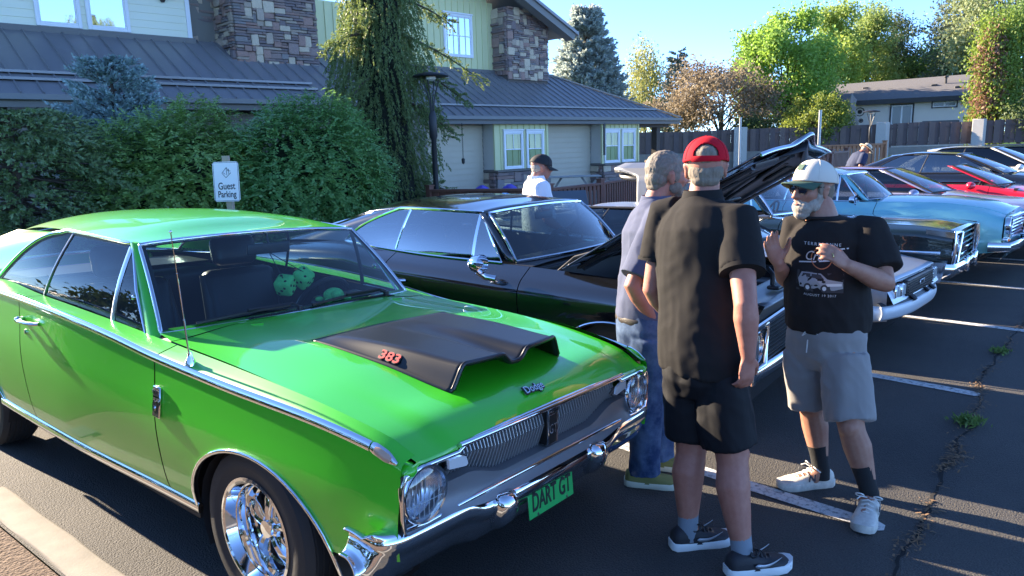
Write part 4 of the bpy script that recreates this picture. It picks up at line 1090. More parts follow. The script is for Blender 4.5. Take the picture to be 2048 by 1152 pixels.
def bucket_seat(parent, x, y, zc=.30, h=.62, w=.25, m=None, head=True):
    m = m or VINYL
    s = MB()
    s.rbox(x - .26, x + .26, y - w, y + w, zc, zc + .16, .05, 3)
    M = Matrix.Translation((x - .24, y, zc + .10)) @ Matrix.Rotation(R(-14), 4, 'Y')
    s.rbox(-.07, .07, -w, w, 0, h, .06, 3, M)
    if head: s.rbox(-.05, .05, -w * .62, w * .62, h + .02, h + .21, .05, 3, M)
    for k in (-1, 1): s.tube([(0, k * w * .96, .05), (.02, k * w * .98, h * .5), (0, k * w * .9, h - .03)], .035, 8, M=M)
    return s.build('seat', m, parent, smooth=60)

def steering_wheel(parent, c, r=.19, tilt=62, m=None):
    s = MB(); M = Matrix.Translation(c) @ Matrix.Rotation(R(-tilt), 4, 'Y')
    s.tube([(r * math.cos(a), r * math.sin(a), 0) for a in np.linspace(0, 2 * math.pi, 29)[:-1]], .014, 8, M=M, closed=True)
    for a in (0.35, math.pi - .35, -math.pi / 2):
        a -= math.pi / 2 if False else 0
        s.bar((0, 0, -.03), (r * math.sin(a + 1.57), r * math.cos(a + 1.57), 0), .035, .008, M=M)
    s.lathe([(.055, -.06), (.055, -.02), (.03, -.008), (.0001, -.006)], 16, axis='Z', M=M)
    s.tube([(0, 0, -.03), (0, 0, -.45)], .025, 8, M=M)
    return s.build('steering_wheel', m or VINYL, parent)

def pane(fn, nu=13, nv=7):
    return MB().grid(fn, np.linspace(0, 1, nu), np.linspace(0, 1, nv))

def outline(fn, n=14):
    """points round the border of a patch fn(u, v)"""
    p = [fn(u, 0) for u in np.linspace(0, 1, n)] + [fn(1, v) for v in np.linspace(0, 1, n)[1:]]
    p += [fn(u, 1) for u in np.linspace(1, 0, n)[1:]] + [fn(0, v) for v in np.linspace(1, 0, n)[1:-1]]
    return p

def patch(A, B, bulge_a=(0, 0, 0), bulge_b=(0, 0, 0), mid=0.0):
    """patch across the car: A = base corner (right side), B = top corner, mirrored; bulges at the centre line"""
    def f(u, v):
        s = 2 * u - 1; w = 1 - s * s
        a = (A[0] + bulge_a[0] * w, A[1] * -s if A[1] < 0 else -A[1] * -s * -1, A[2] + bulge_a[2] * w)
        a = (A[0] + bulge_a[0] * w, abs(A[1]) * s, A[2] + bulge_a[2] * w)
        b = (B[0] + bulge_b[0] * w, abs(B[1]) * s, B[2] + bulge_b[2] * w)
        p = vl(a, b, v)
        return (p[0] + mid * v * (1 - v) * 4, p[1], p[2] + mid * v * (1 - v) * 4)
    return f

def inset_patch(f, e, out=0.0):
    return lambda u, v: f(e + u * (1 - 2 * e), e * 1.4 + v * (1 - 2.8 * e))

# ---------------------------------------------------------------- the green two-door hardtop
GREEN = mat('green_paint', (.036, .40, .012), .34, .0, coat=.75, coat_rough=.012, flake=.03)
MATTEBLACK = mat('scoop_black', (.0045, .005, .006), .33, bump=(200, .08, .001))

def dart():
    M = Matrix.Identity(4)
    cz, sz = math.cos(-1.45977571), math.sin(-1.45977571); rr, tt = -0.04588412, -0.02234251
    M = Matrix.Translation((1.91462955, 2.60249675, 0)) @ Matrix.Rotation(-1.45977571, 4, 'Z') @ Matrix.Rotation(-tt, 4, 'Y') @ Matrix.Rotation(rr, 4, 'X')
    car = thing('hardtop_car', 'shiny green two-door hardtop with black hood scoop, nearest car in the row', 'car', M=M)
    S = dict(
        yb=pchip([(-4.0, .78), (-3.3, .85), (-2.3, .888), (-1.6, .893), (-.63, .866), (0, .853), (.45, .835), (.7, .812), (.80, .795)]),
        zb=pchip([(-4.0, .90), (-2.6, .972), (-2.1, .972), (-1.6, .962), (-1.07, .933), (-.63, .893), (-.09, .868), (.33, .855), (.65, .822), (.80, .765)]),
        yt=pchip([(-4.0, .70), (-2.6, .76), (-1.6, .775), (-.9, .765), (-.4, .775), (.28, .785), (.55, .775), (.7, .755), (.80, .735)]),
        zt=pchip([(-4.0, .93), (-2.6, .985), (-2.1, .965), (-1.6, .955), (-1.1, .938), (-.8, .925), (-.3, .915), (.28, .892), (.55, .862), (.7, .828), (.80, .775)]),
        z0=pchip([(-4.0, .46), (-3.4, .34), (-3.1, .30), (-2.4, .285), (-.4, .285), (.40, .39), (.55, .40), (.75, .455), (.80, .47)]),
        off=pchip([(-.6, -.06), (0, -.034), (.10, -.016), (.32, .006), (.50, .016), (.60, .017), (.78, .008), (1.0, 0)]),
        arches=[(.03, .29, .445, .345), (-2.95, .26, .42, .27)], round=.024)
    g = .0045
    # side panels, each a part
    for sgn in (-1, 1):
        b = MB(); car_side(b, S, -.63 + g, .768, sgn, nz=13); b.build('fender', GREEN, car, smooth=50)
        b = MB(); car_side(b, S, -2.02 + g, -.63 - g, sgn, nz=13)
        d = b.build('door', GREEN, car, smooth=50)
        # handle: pull bar on two feet, push button
        h = MB()
        zz = .865
        p = [side_pt(S, x, zz, sgn, o) for x, o in ((-1.965, .004), (-1.95, .03), (-1.90, .038), (-1.82, .036), (-1.77, .02), (-1.755, .003))]
        h.tube(p, [(.012, .016), (.013, .018), (.009, .014), (.009, .013), (.009, .013), (.009, .012)], 10)
        q = side_pt(S, -1.945, zz, sgn, .03)
        h.ball(q, .019, 10, 6)
        h.build('door_handle', CHROME, d, smooth=60)
        k = MB(); q = side_pt(S, -1.93, .80, sgn, 0); k.lathe([(.014, -.002), (.014, .007), (.0001, .010)] if sgn > 0 else [(.014, .002), (.014, -.007), (.0001, -.010)], 12, c=q); k.build('key_lock', CHROME, d)
        b = MB(); car_side(b, S, -4.0, -2.02 - g, sgn, nz=13); b.build('quarter_panel', GREEN, car, smooth=50)
        b = MB(); car_side(b, S, -3.98, .74, sgn, inset=.018, nz=9); b.build('inner_shell', DARKIN, car, smooth=50)
        # mouldings
        b = MB()
        pts = [(x, sgn * (S['yb'](x) + .001), S['zb'](x) - .006) for x in np.linspace(-3.9, .65, 64)]
        b.tube(pts, (.017, .009), 10, side=(0, sgn * -.35, 1)); b.build('belt_moulding', CHROME, car, smooth=60)
        b = MB()
        pts = [side_pt(S, x, .283, sgn, .002) for x in np.linspace(-2.56, -.40, 40)]
        b.tube([(x, y, z - .006) for x, y, z in pts], (.026, .012), 10, side=(0, 0, 1)); b.build('sill_moulding', CHROME, car, smooth=60)
        for k, (a0, a1) in enumerate(((-.12, math.pi + .02), (0, math.pi))):
            b = MB(); b.tube(arch_lip(S, k, sgn, a0=a0, a1=a1), (.009, .007), 8); b.build('arch_moulding', CHROME, car, smooth=60)
        # fender end marker lamp
        b = MB(); q = []
        pts = [(x, sgn * (S['yb'](x) + .002), S['zb'](x) - .004) for x in np.linspace(.655, .755, 8)]
        b.tube(pts, [(.015, .006)] + [(.019, .007)] * 4 + [(.016, .006), (.011, .005), (.005, .003)], 10, side=(0, sgn * -.35, 1))
        lamp = b.build('side_marker', CHROME, car, smooth=60)
        b = MB(); pts = [(x, sgn * (S['yb'](x) + .008), S['zb'](x) - .004) for x in np.linspace(.672, .735, 6)]
        b.tube(pts, [(.010, .005)] + [(.014, .005)] * 4 + [(.009, .004)], 8, side=(0, sgn * -.35, 1)); b.build('lens', mat('clear_marker', (.42, .26, .17), .15, coat=.8), lamp)
        # GT badge
        Mb = frame(side_pt(S, -.60, .705, sgn, .006), (1, 0, 0) if sgn < 0 else (-1, 0, 0), (0, .1, 1))
        b = MB(); b.rbox(-.030, .030, -.066, .066, -.006, .004, .004, 1, Mb); bd = b.build('badge', CHROME, car)
        b = MB(); b.box(-.023, .023, .026, .058, .0035, .0048, Mb); b.box(-.023, -.003, -.058, .016, .0035, .0048, Mb); b.box(.003, .023, -.058, .016, .0035, .0048, Mb); b.build('badge_field', BLACKTRIM, bd)
        text('DART', 'letters', .022, CHROME, bd, Mb @ Matrix.Translation((0, .042, .006)), .001)
        text('G', 'letters', .07, CHROME, bd, Mb @ Matrix.Translation((-.013, -.02, .006)), .001, xs=.42)
        text('T', 'letters', .07, CHROME, bd, Mb @ Matrix.Translation((.013, -.02, .006)), .001, xs=.5)
    # ---- hood
    zc = pchip([(0, .957), (.28, .950), (.6, .912), (.80, .868), (.90, .846), (.95, .822), (1.0, .774)])
    zs_ = pchip([(0, .927), (.28, .917), (.6, .892), (.82, .852), (.92, .822), (1.0, .768)])
    def hood(u, v, lift=0.0):
        s = 2 * u - 1
        xf = .780 - .012 * abs(s) ** 2.5
        x = lerp(-.70 + .02 * abs(s), xf, v)
        yh = S['yt'](min(x, .8)) - .006
        y = yh * s
        k = sstep(.72, .90, abs(s)) if True else 0
        kk = lerp(sstep(.55, 1.0, abs(s)), sstep(.74, .84, abs(s)), sstep(.6, .95, v))
        z = lerp(zc(v) - .012 * s * s * (1 - v), zs_(v), kk)
        return (x, y, z + lift)
    vs_ = list(np.linspace(0, .8, 25)) + list(np.linspace(.82, 1, 16))
    b = MB(); b.grid(hood, np.linspace(0, 1, 61), vs_); hd = b.build('hood', GREEN, car, smooth=60)
    b = MB(); b.grid(lambda u, v: tuple(np.array(hood(u, v)) - (0.02, 0, .03)), np.linspace(0, 1, 21), np.linspace(.02, .93, 20)); b.build('hood_inner', DARKIN, hd)
    # front lip chrome of the hood and surround
    b = MB(); b.tube([tuple(np.array(hood(u, 1.0)) + (0.004, 0, -.006)) for u in np.linspace(.13, .87, 50)], (.010, .012), 8); b.build('hood_lip', CHROME, hd, smooth=60)
    # ---- cowl with vent slots
    def cowl(u, v):
        s = 2 * u - 1
        x = lerp(-.86 + .10 * (1 - s * s), -.705 + .02 * abs(s), v)
        y = lerp(.745, .765, v) * s
        z = lerp(.945 + .012 * (1 - s * s), .957 - .012 * s * s - .018 * sstep(.55, 1, abs(s)), v)
        return (x, y, z)
    b = MB(); b.grid(cowl, np.linspace(0, 1, 41), np.linspace(0, 1, 6)); cw = b.build('cowl', GREEN, car)
    b = MB()
    for u in np.linspace(.26, .86, 64):
        p, q = cowl(u, .35), cowl(u, .85)
        b.bar((p[0], p[1], p[2] + .001), (q[0], q[1], q[2] + .001), .006, .006)
    tag(b.build('cowl_vent_slots', DARKIN, cw), kind='stuff')
    # ---- scoop
    def scoop(u, v, t=0.0):
        s = 2 * u - 1
        hw = lerp(.405, .358, v)
        xx = lerp(-.215 + .02 * abs(s), .572 - .03 * s * s + .02, v)
        y = hw * s
        H = .008 + .092 * (v ** .85)
        e = max(0.0, 1 - sstep(.80, 1.0, abs(s)))
        val = math.exp(-(s / .17) ** 4)
        sh = e * (1 - .42 * val * sstep(.05, .5, v))
        rear = sstep(0, .09, v)
        vv = (xx + .70) / (.780 + .70)
        zz = hood(.5 + .5 * y / .78, min(vv, .9))[2]
        return (xx, y, zz + .003 + (H - t) * sh * rear)
    us = sorted(list(np.linspace(0, 1, 41)) + [.02, .04, .06, .08, .94, .96, .98, .92])
    b = MB(); b.grid(scoop, us, np.linspace(0, 1, 30)); sc = b.build('hood_scoop', MATTEBLACK, car, smooth=50, solid=.012)
    b = MB(); b.tube([scoop(u, 1.0) for u in np.linspace(.02, .98, 60)], .009, 8); b.build('scoop_lip', MATTEBLACK, sc)
    b = MB(); b.grid(lambda u, v: (.30, lerp(-.36, .36, u), lerp(.85, scoop(u, .62)[2] - .01, v)), np.linspace(.02, .98, 20), [0, 1]); b.build('scoop_throat', DARKIN, sc)
    red = mat('red_letters', (.55, .02, .02), .4)
    pa, pb = Vector(scoop(.045, .50)), Vector(scoop(.045, .62))
    up = Vector(scoop(.09, .56)) - Vector(scoop(.02, .56))
    nrm = (pb - pa).cross(up).normalized()
    Mt = frame((pa + pb) / 2 + nrm * .003 - up * 0.05, pb - pa, up)
    text('383', 'number_outline', .054, BLACKTRIM, sc, Mt, .0015, xs=1.4, offset=.004)
    text('383', 'number', .054, red, sc, Mt @ Matrix.Translation((0, 0, .002)), .0015, xs=1.4, offset=.001)
    # script on the nose
    p = Vector(hood(.475, .948)); ex = Vector((0.0, 1, 0)); ey = Vector(hood(.475, .92)) - Vector(hood(.475, .97))
    Ms = frame(p + Vector((.004, 0, .007)), ex, ey)
    text('Dodge', 'script_outline', .052, BLACKTRIM, hd, Ms, .002, shear=.35, xs=.85, offset=.004)
    text('Dodge', 'script', .052, CHROME, hd, Ms @ Matrix.Translation((0, 0, .003)), .002, shear=.35, xs=.85)
    # washer nozzle pins
    for y in (-.42, .45):
        b = MB(); b.lathe([(.010, 0), (.010, .006), (.0001, .008)], 8, c=(-.62, y, .946), axis='Z')
        b.bar((-.62, y, .952), (-.585, y + .04, .956), .012, .008)
        b.build('washer_nozzle', GREEN, cw)
    # ---- front end
    X0 = .765
    def fx(y, z=.66):            # the nose is slightly pointed in plan
        return .763 + .006 * (1 - min(1, abs(y) / .8) ** 1.6)
    fr = MB()
    top = [(-.787, .735), (-.72, .745), (-.545, .742), (-.505, .765), (-.3, .772), (0, .774), (.3, .772), (.505, .765), (.545, .742), (.72, .745), (.787, .735)]
    ring = top + [(.800, .70), (.800, .60), (.790, .555), (.70, .548), (.55, .553)] + [(-.55, .553), (-.70, .548), (-.790, .555), (-.800, .60), (-.800, .70)]
    fr.tube([(fx(y) + (.006 if abs(y) < .52 and z > .7 else .004), y, z) for y, z in ring], (.013, .010), 8, side=(1, 0, 0), closed=True)
    fm = fr.build('grille_surround', CHROME, car, smooth=60)
    # painted nose between hood edge and the chrome surround
    tz = lambda a: float(np.interp(a, [0, .3, .505, .545, .72, .787], [.774, .772, .765, .742, .745, .738]))
    def nose(u, v):
        y = lerp(-.795, .795, u); a = abs(y)
        if a < .73: h0 = hood(.5 + .5 * y / .735, .985)
        else:
            t = (a - .73) / .065; h0 = (.772, y, lerp(.772, .752, t))
        e = (fx(y) + .004, y, tz(min(a, .787)))
        return (lerp(h0[0], e[0], v) + .004 * math.sin(v * 3.14), y, lerp(h0[2] - .001, e[2], v))
    b = MB(); b.grid(nose, np.linspace(0, 1, 61), np.linspace(0, 1, 6)); b.build('nose_panel', GREEN, car, smooth=70)
    for s in (-1, 1): b = MB(); b.ball((.740, s * .760, .742), (.044, .042, .028), 14, 10); b.build('fender_tip', GREEN, car, smooth=80)
    # dark recess behind the grille
    b = MB(); b.box(.66, .70, -.80, .80, .50, .775)
    for s in (-1, 1): b.box(.66, .77, s * .80 - .004, s * .80 + .004, .5, .74)
    b.build('grille_recess', BLACKTRIM, car)
    # argent valance below the grille: lower edge dips toward the middle
    def val(u, v):
        y = lerp(-.79, .79, u); a = abs(y)
        zt_ = lerp(.600, .655, sstep(.28, .50, a)) if a < .60 else lerp(.655, .600, sstep(.60, .66, a)) * 1.0
        zt_ = lerp(zt_, .575, sstep(.62, .70, a))
        zb_ = lerp(.515, .545, sstep(.35, .6, a))
        out = fx(y)
        if v < .35: return (out - .05 + .055 * (v / .35), y, zt_ - .004 * (v / .35))
        t = (v - .35) / .65
        return (out + .005 - .018 * math.sin(t * 3.14) + .02 * t, y, lerp(zt_ - .004, zb_, t))
    b = MB(); b.grid(val, np.linspace(0, 1, 80), np.linspace(0, 1, 10)); b.build('front_valance', SILVERPAINT, car, smooth=50)
    # grille bars with a fold at mid height
    b = MB()
    for y in np.arange(-.592, .593, .0185):
        if abs(y) < .035: continue
        a = abs(y); zl = lerp(.60, .655, sstep(.28, .5, a)) + .004; zh = .764 if a < .51 else .736
        x = fx(y); zm = lerp(zl, zh, .56)
        b.bar((x - .040, y, zl), (x - .012, y, zm), .0040, .014, up=(1, 0, 0)); b.bar((x - .012, y, zm), (x - .034, y, zh), .0040, .014, up=(1, 0, 0))
    for s in (-1, 1):
        for y in np.arange(.610, .80, .02):
            b.bar((fx(y) - .05, s * y, .565), (fx(y) - .05, s * y, .735), .005, .014, up=(1, 0, 0))
    tag(b.build('grille_bars', mat('grille_steel', (.30, .305, .31), .32, .45), car), kind='stuff')
    # centre emblem
    b = MB(); b.rbox(fx(0) - .03, fx(0) + .012, -.034, .034, .607, .764, .006, 1); em = b.build('grille_emblem', mat('emblem_dark', (.03, .03, .03), .3, .6), car)
    b = MB(); 
    for z in (.73, .742): b.box(fx(0) + .010, fx(0) + .014, -.028, .028, z, z + .005)
    for s in (-1, 1): b.box(fx(0) + .010, fx(0) + .014, s * .030 - .003, s * .030 + .003, .612, .76)
    b.build('emblem_trim', CHROME, em)
    text('GT', 'letters', .055, CHROME, em, frame((fx(0) + .014, 0, .672), (0, 1, 0), (0, 0, 1)), .001, xs=.7)
    for s in (-1, 1):
        # parking lamps set in the grille
        b = MB(); poly = [(.488, .684), (.502, .676), (.596, .690), (.600, .735), (.53, .733), (.50, .722)]
        b.prism(poly, -.02, .004, lambda u, v, h: (fx(u) + h, s * u, v)); pl = b.build('parking_lamp', CHROME, car)
        poly2 = [(.497, .689), (.506, .683), (.589, .696), (.592, .729), (.535, .727), (.507, .717)]
        b = MB(); b.prism(poly2, .004, .010, lambda u, v, h: (fx(u) + h, s * u, v)); b.build('lens', mat('park_lens', (.45, .46, .46), .12, coat=1.0), pl)
        # headlamps
        c = (.757, s * .702, .652)
        b = MB(); b.lathe([(.101, -.03), (.101, .018), (.097, .024), (.090, .022), (.089, .006)], 36, c=c, axis='X'); hl = b.build('headlamp', CHROME, car, smooth=40)
        b = MB(); b.lathe([(.089, .006), (.07, -.03), (.035, -.055), (.0001, -.06)], 32, c=c, axis='X'); b.build('reflector', mat('reflector', (.75, .77, .8), .22, 1.0), hl, smooth=60)
        b = MB(); b.lathe([(.0895, .008), (.07, .020), (.04, .027), (.0001, .030)], 32, c=c, axis='X'); b.build('lens', LENS, hl, smooth=60)
        b = MB()
        for k in range(-3, 4):
            yy = k * .022; hh = math.sqrt(max(0, .082 ** 2 - yy * yy))
            b.bar((c[0] + .012, c[1] + yy, c[2] - hh), (c[0] + .012, c[1] + yy, c[2] + hh * .25), .0012, .004, up=(1, 0, 0))
        for z in (-.03,): b.bar((c[0] + .014, c[1] - .08, c[2] + z), (c[0] + .014, c[1] + .08, c[2] + z), .004, .0012)
        tag(b.build('lens_flutes', mat('flute', (.62, .66, .7), .15, .3), hl), kind='stuff')
    # ---- front bumper: chrome blade, dropped in the middle
    _hp = [(.790, 0), (.789, .2), (.786, .4), (.780, .6), (.772, .76), (.762, .815), (.742, .856), (.710, .872), (.665, .876), (.615, .877)]
    _hx = pchip([(i / 9, q[0]) for i, q in enumerate(_hp)]); _hy = pchip([(i / 9, q[1]) for i, q in enumerate(_hp)])
    PRB = [(-.060, .553), (-.030, .556), (-.008, .548), (.004, .530), (.006, .508), (-.002, .490), (-.010, .478), (-.022, .44), (-.045, .395), (-.075, .372), (-.10, .372)]
    def bump(u, v):
        q = 2 * u - 1; t_ = abs(q); x, y = _hx(t_), math.copysign(_hy(t_), q); a = abs(y)
        dx_, dy_ = _hx(min(1, t_ + .02)) - _hx(max(0, t_ - .02)), _hy(min(1, t_ + .02)) - _hy(max(0, t_ - .02)); L = math.hypot(dx_, dy_); nx, ny = dy_ / L, -dx_ / L
        drop = .040 * (1 - sstep(.40, .52, a))
        t = v * (len(PRB) - 1); i = min(int(t), len(PRB) - 2); f = t - i
        d, z = lerp(PRB[i][0], PRB[i + 1][0], f), lerp(PRB[i][1], PRB[i + 1][1], f)
        e = sstep(.50, .95, t_); z = z + e * max(0, .53 - z) * .62; d = d * (1 - .5 * e)
        return (x + nx * d, y + math.copysign(ny * d, q), z - drop * (1 - .35 * v) + .010 * e)
    def ub(y):                                  # path parameter at a given y
        return .5 + .5 * math.copysign(float(np.interp(abs(y), [q[1] for q in _hp[:9]], np.linspace(0, 8 / 9, 9))), y)
    b = MB(); b.grid(bump, np.linspace(0, 1, 140), np.linspace(0, 1, 31))
    bp = b.build('front_bumper', CHROME, car, smooth=60, solid=.006)
    for s in (-1, 1):
        b = MB(); rings = []
        for z, x, w in ((.505, .75, .034), (.520, .790, .042), (.512, .826, .046), (.47, .840, .046), (.42, .826, .042), (.385, .795, .036), (.365, .75, .030)):
            rings.append([(x - .06, s * .315 - w, z), (x - .02, s * .315 - w, z + .004), (x, s * .315 - w * .6, z + .006), (x + .004, s * .315, z + .006), (x, s * .315 + w * .6, z + .006), (x - .02, s * .315 + w, z + .004), (x - .06, s * .315 + w, z)])
        b.loft(rings); gd = b.build('bumper_guard', CHROME, bp, smooth=60)
    for y in (-.78, -.5, .5, .78):
        b = MB(); b.ball((bump(ub(y), .72)[0] + .002, y, bump(ub(y), .72)[2]), (.004, .013, .013), 10, 6); b.build('bumper_bolt', CHROME, bp)
    # plate
    Mp = frame((.790, -.012, .408), (0, 1, 0), (-.12, 0, 1))
    b = MB(); b.rbox(-.1525, .1525, -.057, .057, -.002, .002, .002, 1, Mp); pt = b.build('license_plate', mat('plate_green', (.02, .30, .07), .35), car)
    text('DART GT', 'letters', .098, BLACKTRIM, pt, Mp @ Matrix.Translation((0, 0, .003)), .001, xs=.64, offset=.0015, shear=.06)
    for y in (-.1, .1): b = MB(); b.lathe([(.006, 0), (.006, .003), (.0001, .004)], 8, axis='Z', M=Mp @ Matrix.Translation((y, -.047, .002))); b.build('screw', CHROME, pt)
    # lower apron under the bumper
    b = MB(); b.grid(lambda u, v: (lerp(.68, .64, v), lerp(-.78, .78, u), lerp(.46, .33, v)), np.linspace(0, 1, 5), [0, 1]); b.build('apron', BLACKTRIM, car)
    # ---- greenhouse
    A, B = (-.815, .742, .930), (-1.185, .640, 1.292)
    ws = patch(A, B, (.12, 0, .018), (.055, 0, .028), .010)
    pane(lambda u, v: ws(u, v), 25, 13).build('windshield', glassmat('tinted_windshield', (.60, .74, .76), .85, 1.5), car, smooth=80, recalc=False)
    b = MB(); b.tube(outline(ws, 24), (.012, .010), 8, closed=True); wm = b.build('windshield_trim', CHROME, car, smooth=60)
    w2 = inset_patch(ws, .022)
    b = MB(); o_ = outline(ws, 24); i_ = outline(w2, 24); n = len(o_)
    b.add([(p[0] - .006, p[1], p[2] - .004) for p in o_] + [(p[0] - .006, p[1], p[2] - .004) for p in i_], [(k, (k + 1) % n, n + (k + 1) % n, n + k) for k in range(n)]); b.build('windshield_seal', BLACKTRIM, car)
    # roof rail curve (x -> y, z)
    ry = pchip([(-2.95, .555), (-2.4, .615), (-1.9, .655), (-1.22, .652)])
    rz = pchip([(-2.95, 1.238), (-2.4, 1.297), (-1.9, 1.314), (-1.22, 1.300)])
    cz_ = pchip([(-2.95, 1.315), (-2.4, 1.378), (-1.9, 1.396), (-1.45, 1.388), (-1.18, 1.328)])
    def roof(u, v):
        s = 2 * u - 1; w = 1 - s * s
        x0 = lerp(-1.195 + .055 * w, -2.80 - .05 * w, v)
        xe = min(max(x0, -2.95), -1.15)
        w4 = 1 - abs(s) ** 2.6
        return (x0, ry(xe) * s * (1 + .0), lerp(rz(xe), cz_(xe), w4))
    b = MB(); b.grid(roof, np.concatenate([[0, .01, .025, .05], np.linspace(.08, .92, 30), [.95, .975, .99, 1]]), np.linspace(0, 1, 24)); rf = b.build('roof', GREEN, car, smooth=80)
    # backlight and deck
    bl = patch((-3.25, .62, .995), (-2.81, .565, 1.222), (-.16, 0, .02), (-.05, 0, .045), .03)
    pane(bl, 15, 8).build('rear_window', glassmat('tinted_windshield', (.36, .52, .55)), car, smooth=80, recalc=False)
    b = MB(); b.tube(outline(bl, 16), .011, 8, closed=True); b.build('rear_window_trim', CHROME, car, smooth=60)
    b = MB(); b.grid(lambda u, v: (lerp(-3.24 - .17 * (1 - (2 * u - 1) ** 2), -4.0, v), (2 * u - 1) * lerp(.72, .70, v), lerp(.985, .93, v) + .02 * (1 - (2 * u - 1) ** 2)), np.linspace(0, 1, 13), np.linspace(0, 1, 8)); b.build('trunk_lid', GREEN, car)
    b = MB(); b.grid(lambda u, v: (-4.0 - .03 * math.sin(v * 3.1), (2 * u - 1) * .75, lerp(.46, .93, v)), np.linspace(0, 1, 13), np.linspace(0, 1, 8)); b.build('tail_panel', GREEN, car)
    for sgn in (-1, 1):
        # screen pillar
        b = MB()
        def pil(u, v, o=0):
            a = vl((A[0] + .002, sgn * (A[1] + .006), A[2] - .01), (B[0] + .0, sgn * (B[1] + .006), B[2] + .01), v)
            c = vl((A[0] - .075, sgn * (A[1] + .028), A[2] - .01), (B[0] - .06, sgn * (B[1] + .014), B[2] + .01), v)
            p = vl(a, c, u); q = math.sin(u * math.pi) * .012
            return (p[0] + q * .3, p[1] + sgn * q, p[2])
        b.grid(pil, np.linspace(0, 1, 7), np.linspace(0, 1, 8)); b.build('screen_pillar', GREEN, car, smooth=80)
        # sail panel
        rear_edge = lambda t: (lerp(-2.72, -1.93, t ** .9), sgn * lerp(.765, .665, t), lerp(.985, 1.302, math.sin(t * math.pi / 2) ** .9))
        def sail(u, v):
            a = rear_edge(v)
            xq = lerp(-3.85, -2.92, v ** .9)
            c = (xq, sgn * lerp(.735, .572, v ** 1.1), lerp(.955, 1.248, v ** .8))
            p = vl(a, c, u); q = math.sin(u * math.pi) * .03 * (1 - v ** 2)
            return (p[0], p[1] + sgn * q * .9, p[2] + q * .5)
        b = MB(); b.grid(sail, np.linspace(0, 1, 13), np.linspace(0, 1, 13)); b.build('sail_panel', GREEN, car, smooth=80)
        # inner face towards the rear glass
        def sail2(u, v):
            a = sail(1, v); c = (lerp(-3.25, -2.81, v), sgn * lerp(.62, .565, v), lerp(.995, 1.222, v)); return vl(a, c, u)
        b = MB(); b.grid(sail2, np.linspace(0, 1, 4), np.linspace(0, 1, 9)); b.build('pillar_inner', GREEN, car, smooth=80)
        # drip rail
        b = MB(); pts = [(B[0] - .055 - .0 + .0, sgn * (B[1] + .012), B[2] + .008)] + [(x, sgn * (ry(x) + .006), rz(x) - .002) for x in np.linspace(-1.28, -1.93, 12)] + [rear_edge(t) for t in np.linspace(.93, 0.0, 14)]
        b.tube(pts, (.010, .008), 8); b.build('drip_rail', CHROME, car, smooth=60)
        b = MB(); b.tube([(p[0] + .012, p[1] - sgn * .006, p[2] - .014) for p in pts[1:]], (.014, .008), 6, side=(0, 0, 1)); b.build('window_seal', BLACKTRIM, car)
        # side glass: quarter light, door glass, vent
        def sg(xb0, xb1, xt0, xt1):
            def f(u, v):
                xb_ = lerp(xb0, xb1, u); xt_ = lerp(xt0, xt1, u)
                return (lerp(xb_, xt_, v), sgn * (lerp(.765, .655, v) + .016 * math.sin(v * math.pi)), lerp(S['zt'](xb_) - .02, rz(max(-2.95, min(-1.2, xt_))) - .008, v))
            return f
        sideglass = glassmat('side_glass', (.62, .66, .64), .45, 1.35)
        vent = sg(-1.235, -.90, -1.235 + .02, -1.235 + .03); main = sg(-2.05, -1.255, -1.86, -1.24)
        b = MB(); b.grid(main, np.linspace(0, 1, 8), np.linspace(0, 1, 8)); b.build('door_glass', sideglass, car, smooth=80, recalc=False)
        b = MB(); b.grid(vent, np.linspace(0, 1, 5), np.linspace(0, 1, 6)); vg = b.build('vent_glass', sideglass, car, smooth=80, recalc=False)
        def quart(u, v):
            a = rear_edge(v * .97); c = main(0, v); p = vl(a, c, u); return (p[0] - .012 * (1 - 0) * 0, p[1] - sgn * .004, p[2])
        b = MB(); b.grid(quart, np.linspace(0, 1, 6), np.linspace(0, 1, 10)); b.build('quarter_glass', sideglass, car, smooth=80, recalc=False)
        b = MB(); b.tube([main(0, v) for v in np.linspace(0, 1, 8)], (.011, .007), 8, side=(1, 0, 0)); b.build('glass_divider', mat('dark_steel', (.16, .17, .18), .3, .8), car)
        b = MB(); b.tube([vent(0, v) for v in np.linspace(0, .97, 8)], (.016, .009), 8, side=(1, 0, 0)); b.build('vent_post', mat('dull_chrome', (.5, .52, .55), .2, 1.0), car)
        b = MB(); b.tube([vent(0, 0), vent(.5, 0), vent(1, 0), vent(1, .5), vent(1, .97)], (.009, .007), 8); b.build('vent_frame', CHROME, vg)
        b = MB(); q = vent(.72, .40); b.ball((q[0], q[1] - sgn * .01, q[2]), .015, 8, 6); b.build('vent_latch', CHROME, vg)
    # ---- inside
    b = MB(); b.box(-3.0, -.5, -.78, .78, .18, .24); b.box(-.62, -.56, -.76, .76, .24, .90)
    b.box(-3.05, -2.95, -.7, .7, .2, .93)
    for s in (-1, 1): b.grid(lambda u, v: (lerp(-3.0, -.95, u), s * (.77 - .03 * v), lerp(.24, .925, v)), np.linspace(0, 1, 8), [0, 1])
    b.build('cabin_tub', DARKIN, car)
    b = MB(); b.rbox(-1.0, -.62, -.74, .74, .72, .925, .06, 3); b.rbox(-1.05, -.8, .2, .56, .84, .955, .05, 3); b.build('dashboard', VINYL, car, smooth=60)
    b = MB()
    for s in (-1, 1): b.rbox(-2.75, -2.25, s * .36 - .34, s * .36 + .34, .30, .50, .08, 3); b.rbox(-2.9, -2.72, s * .36 - .34, s * .36 + .34, .44, .93, .07, 3)
    b.build('rear_bench', VINYL, car, smooth=60)
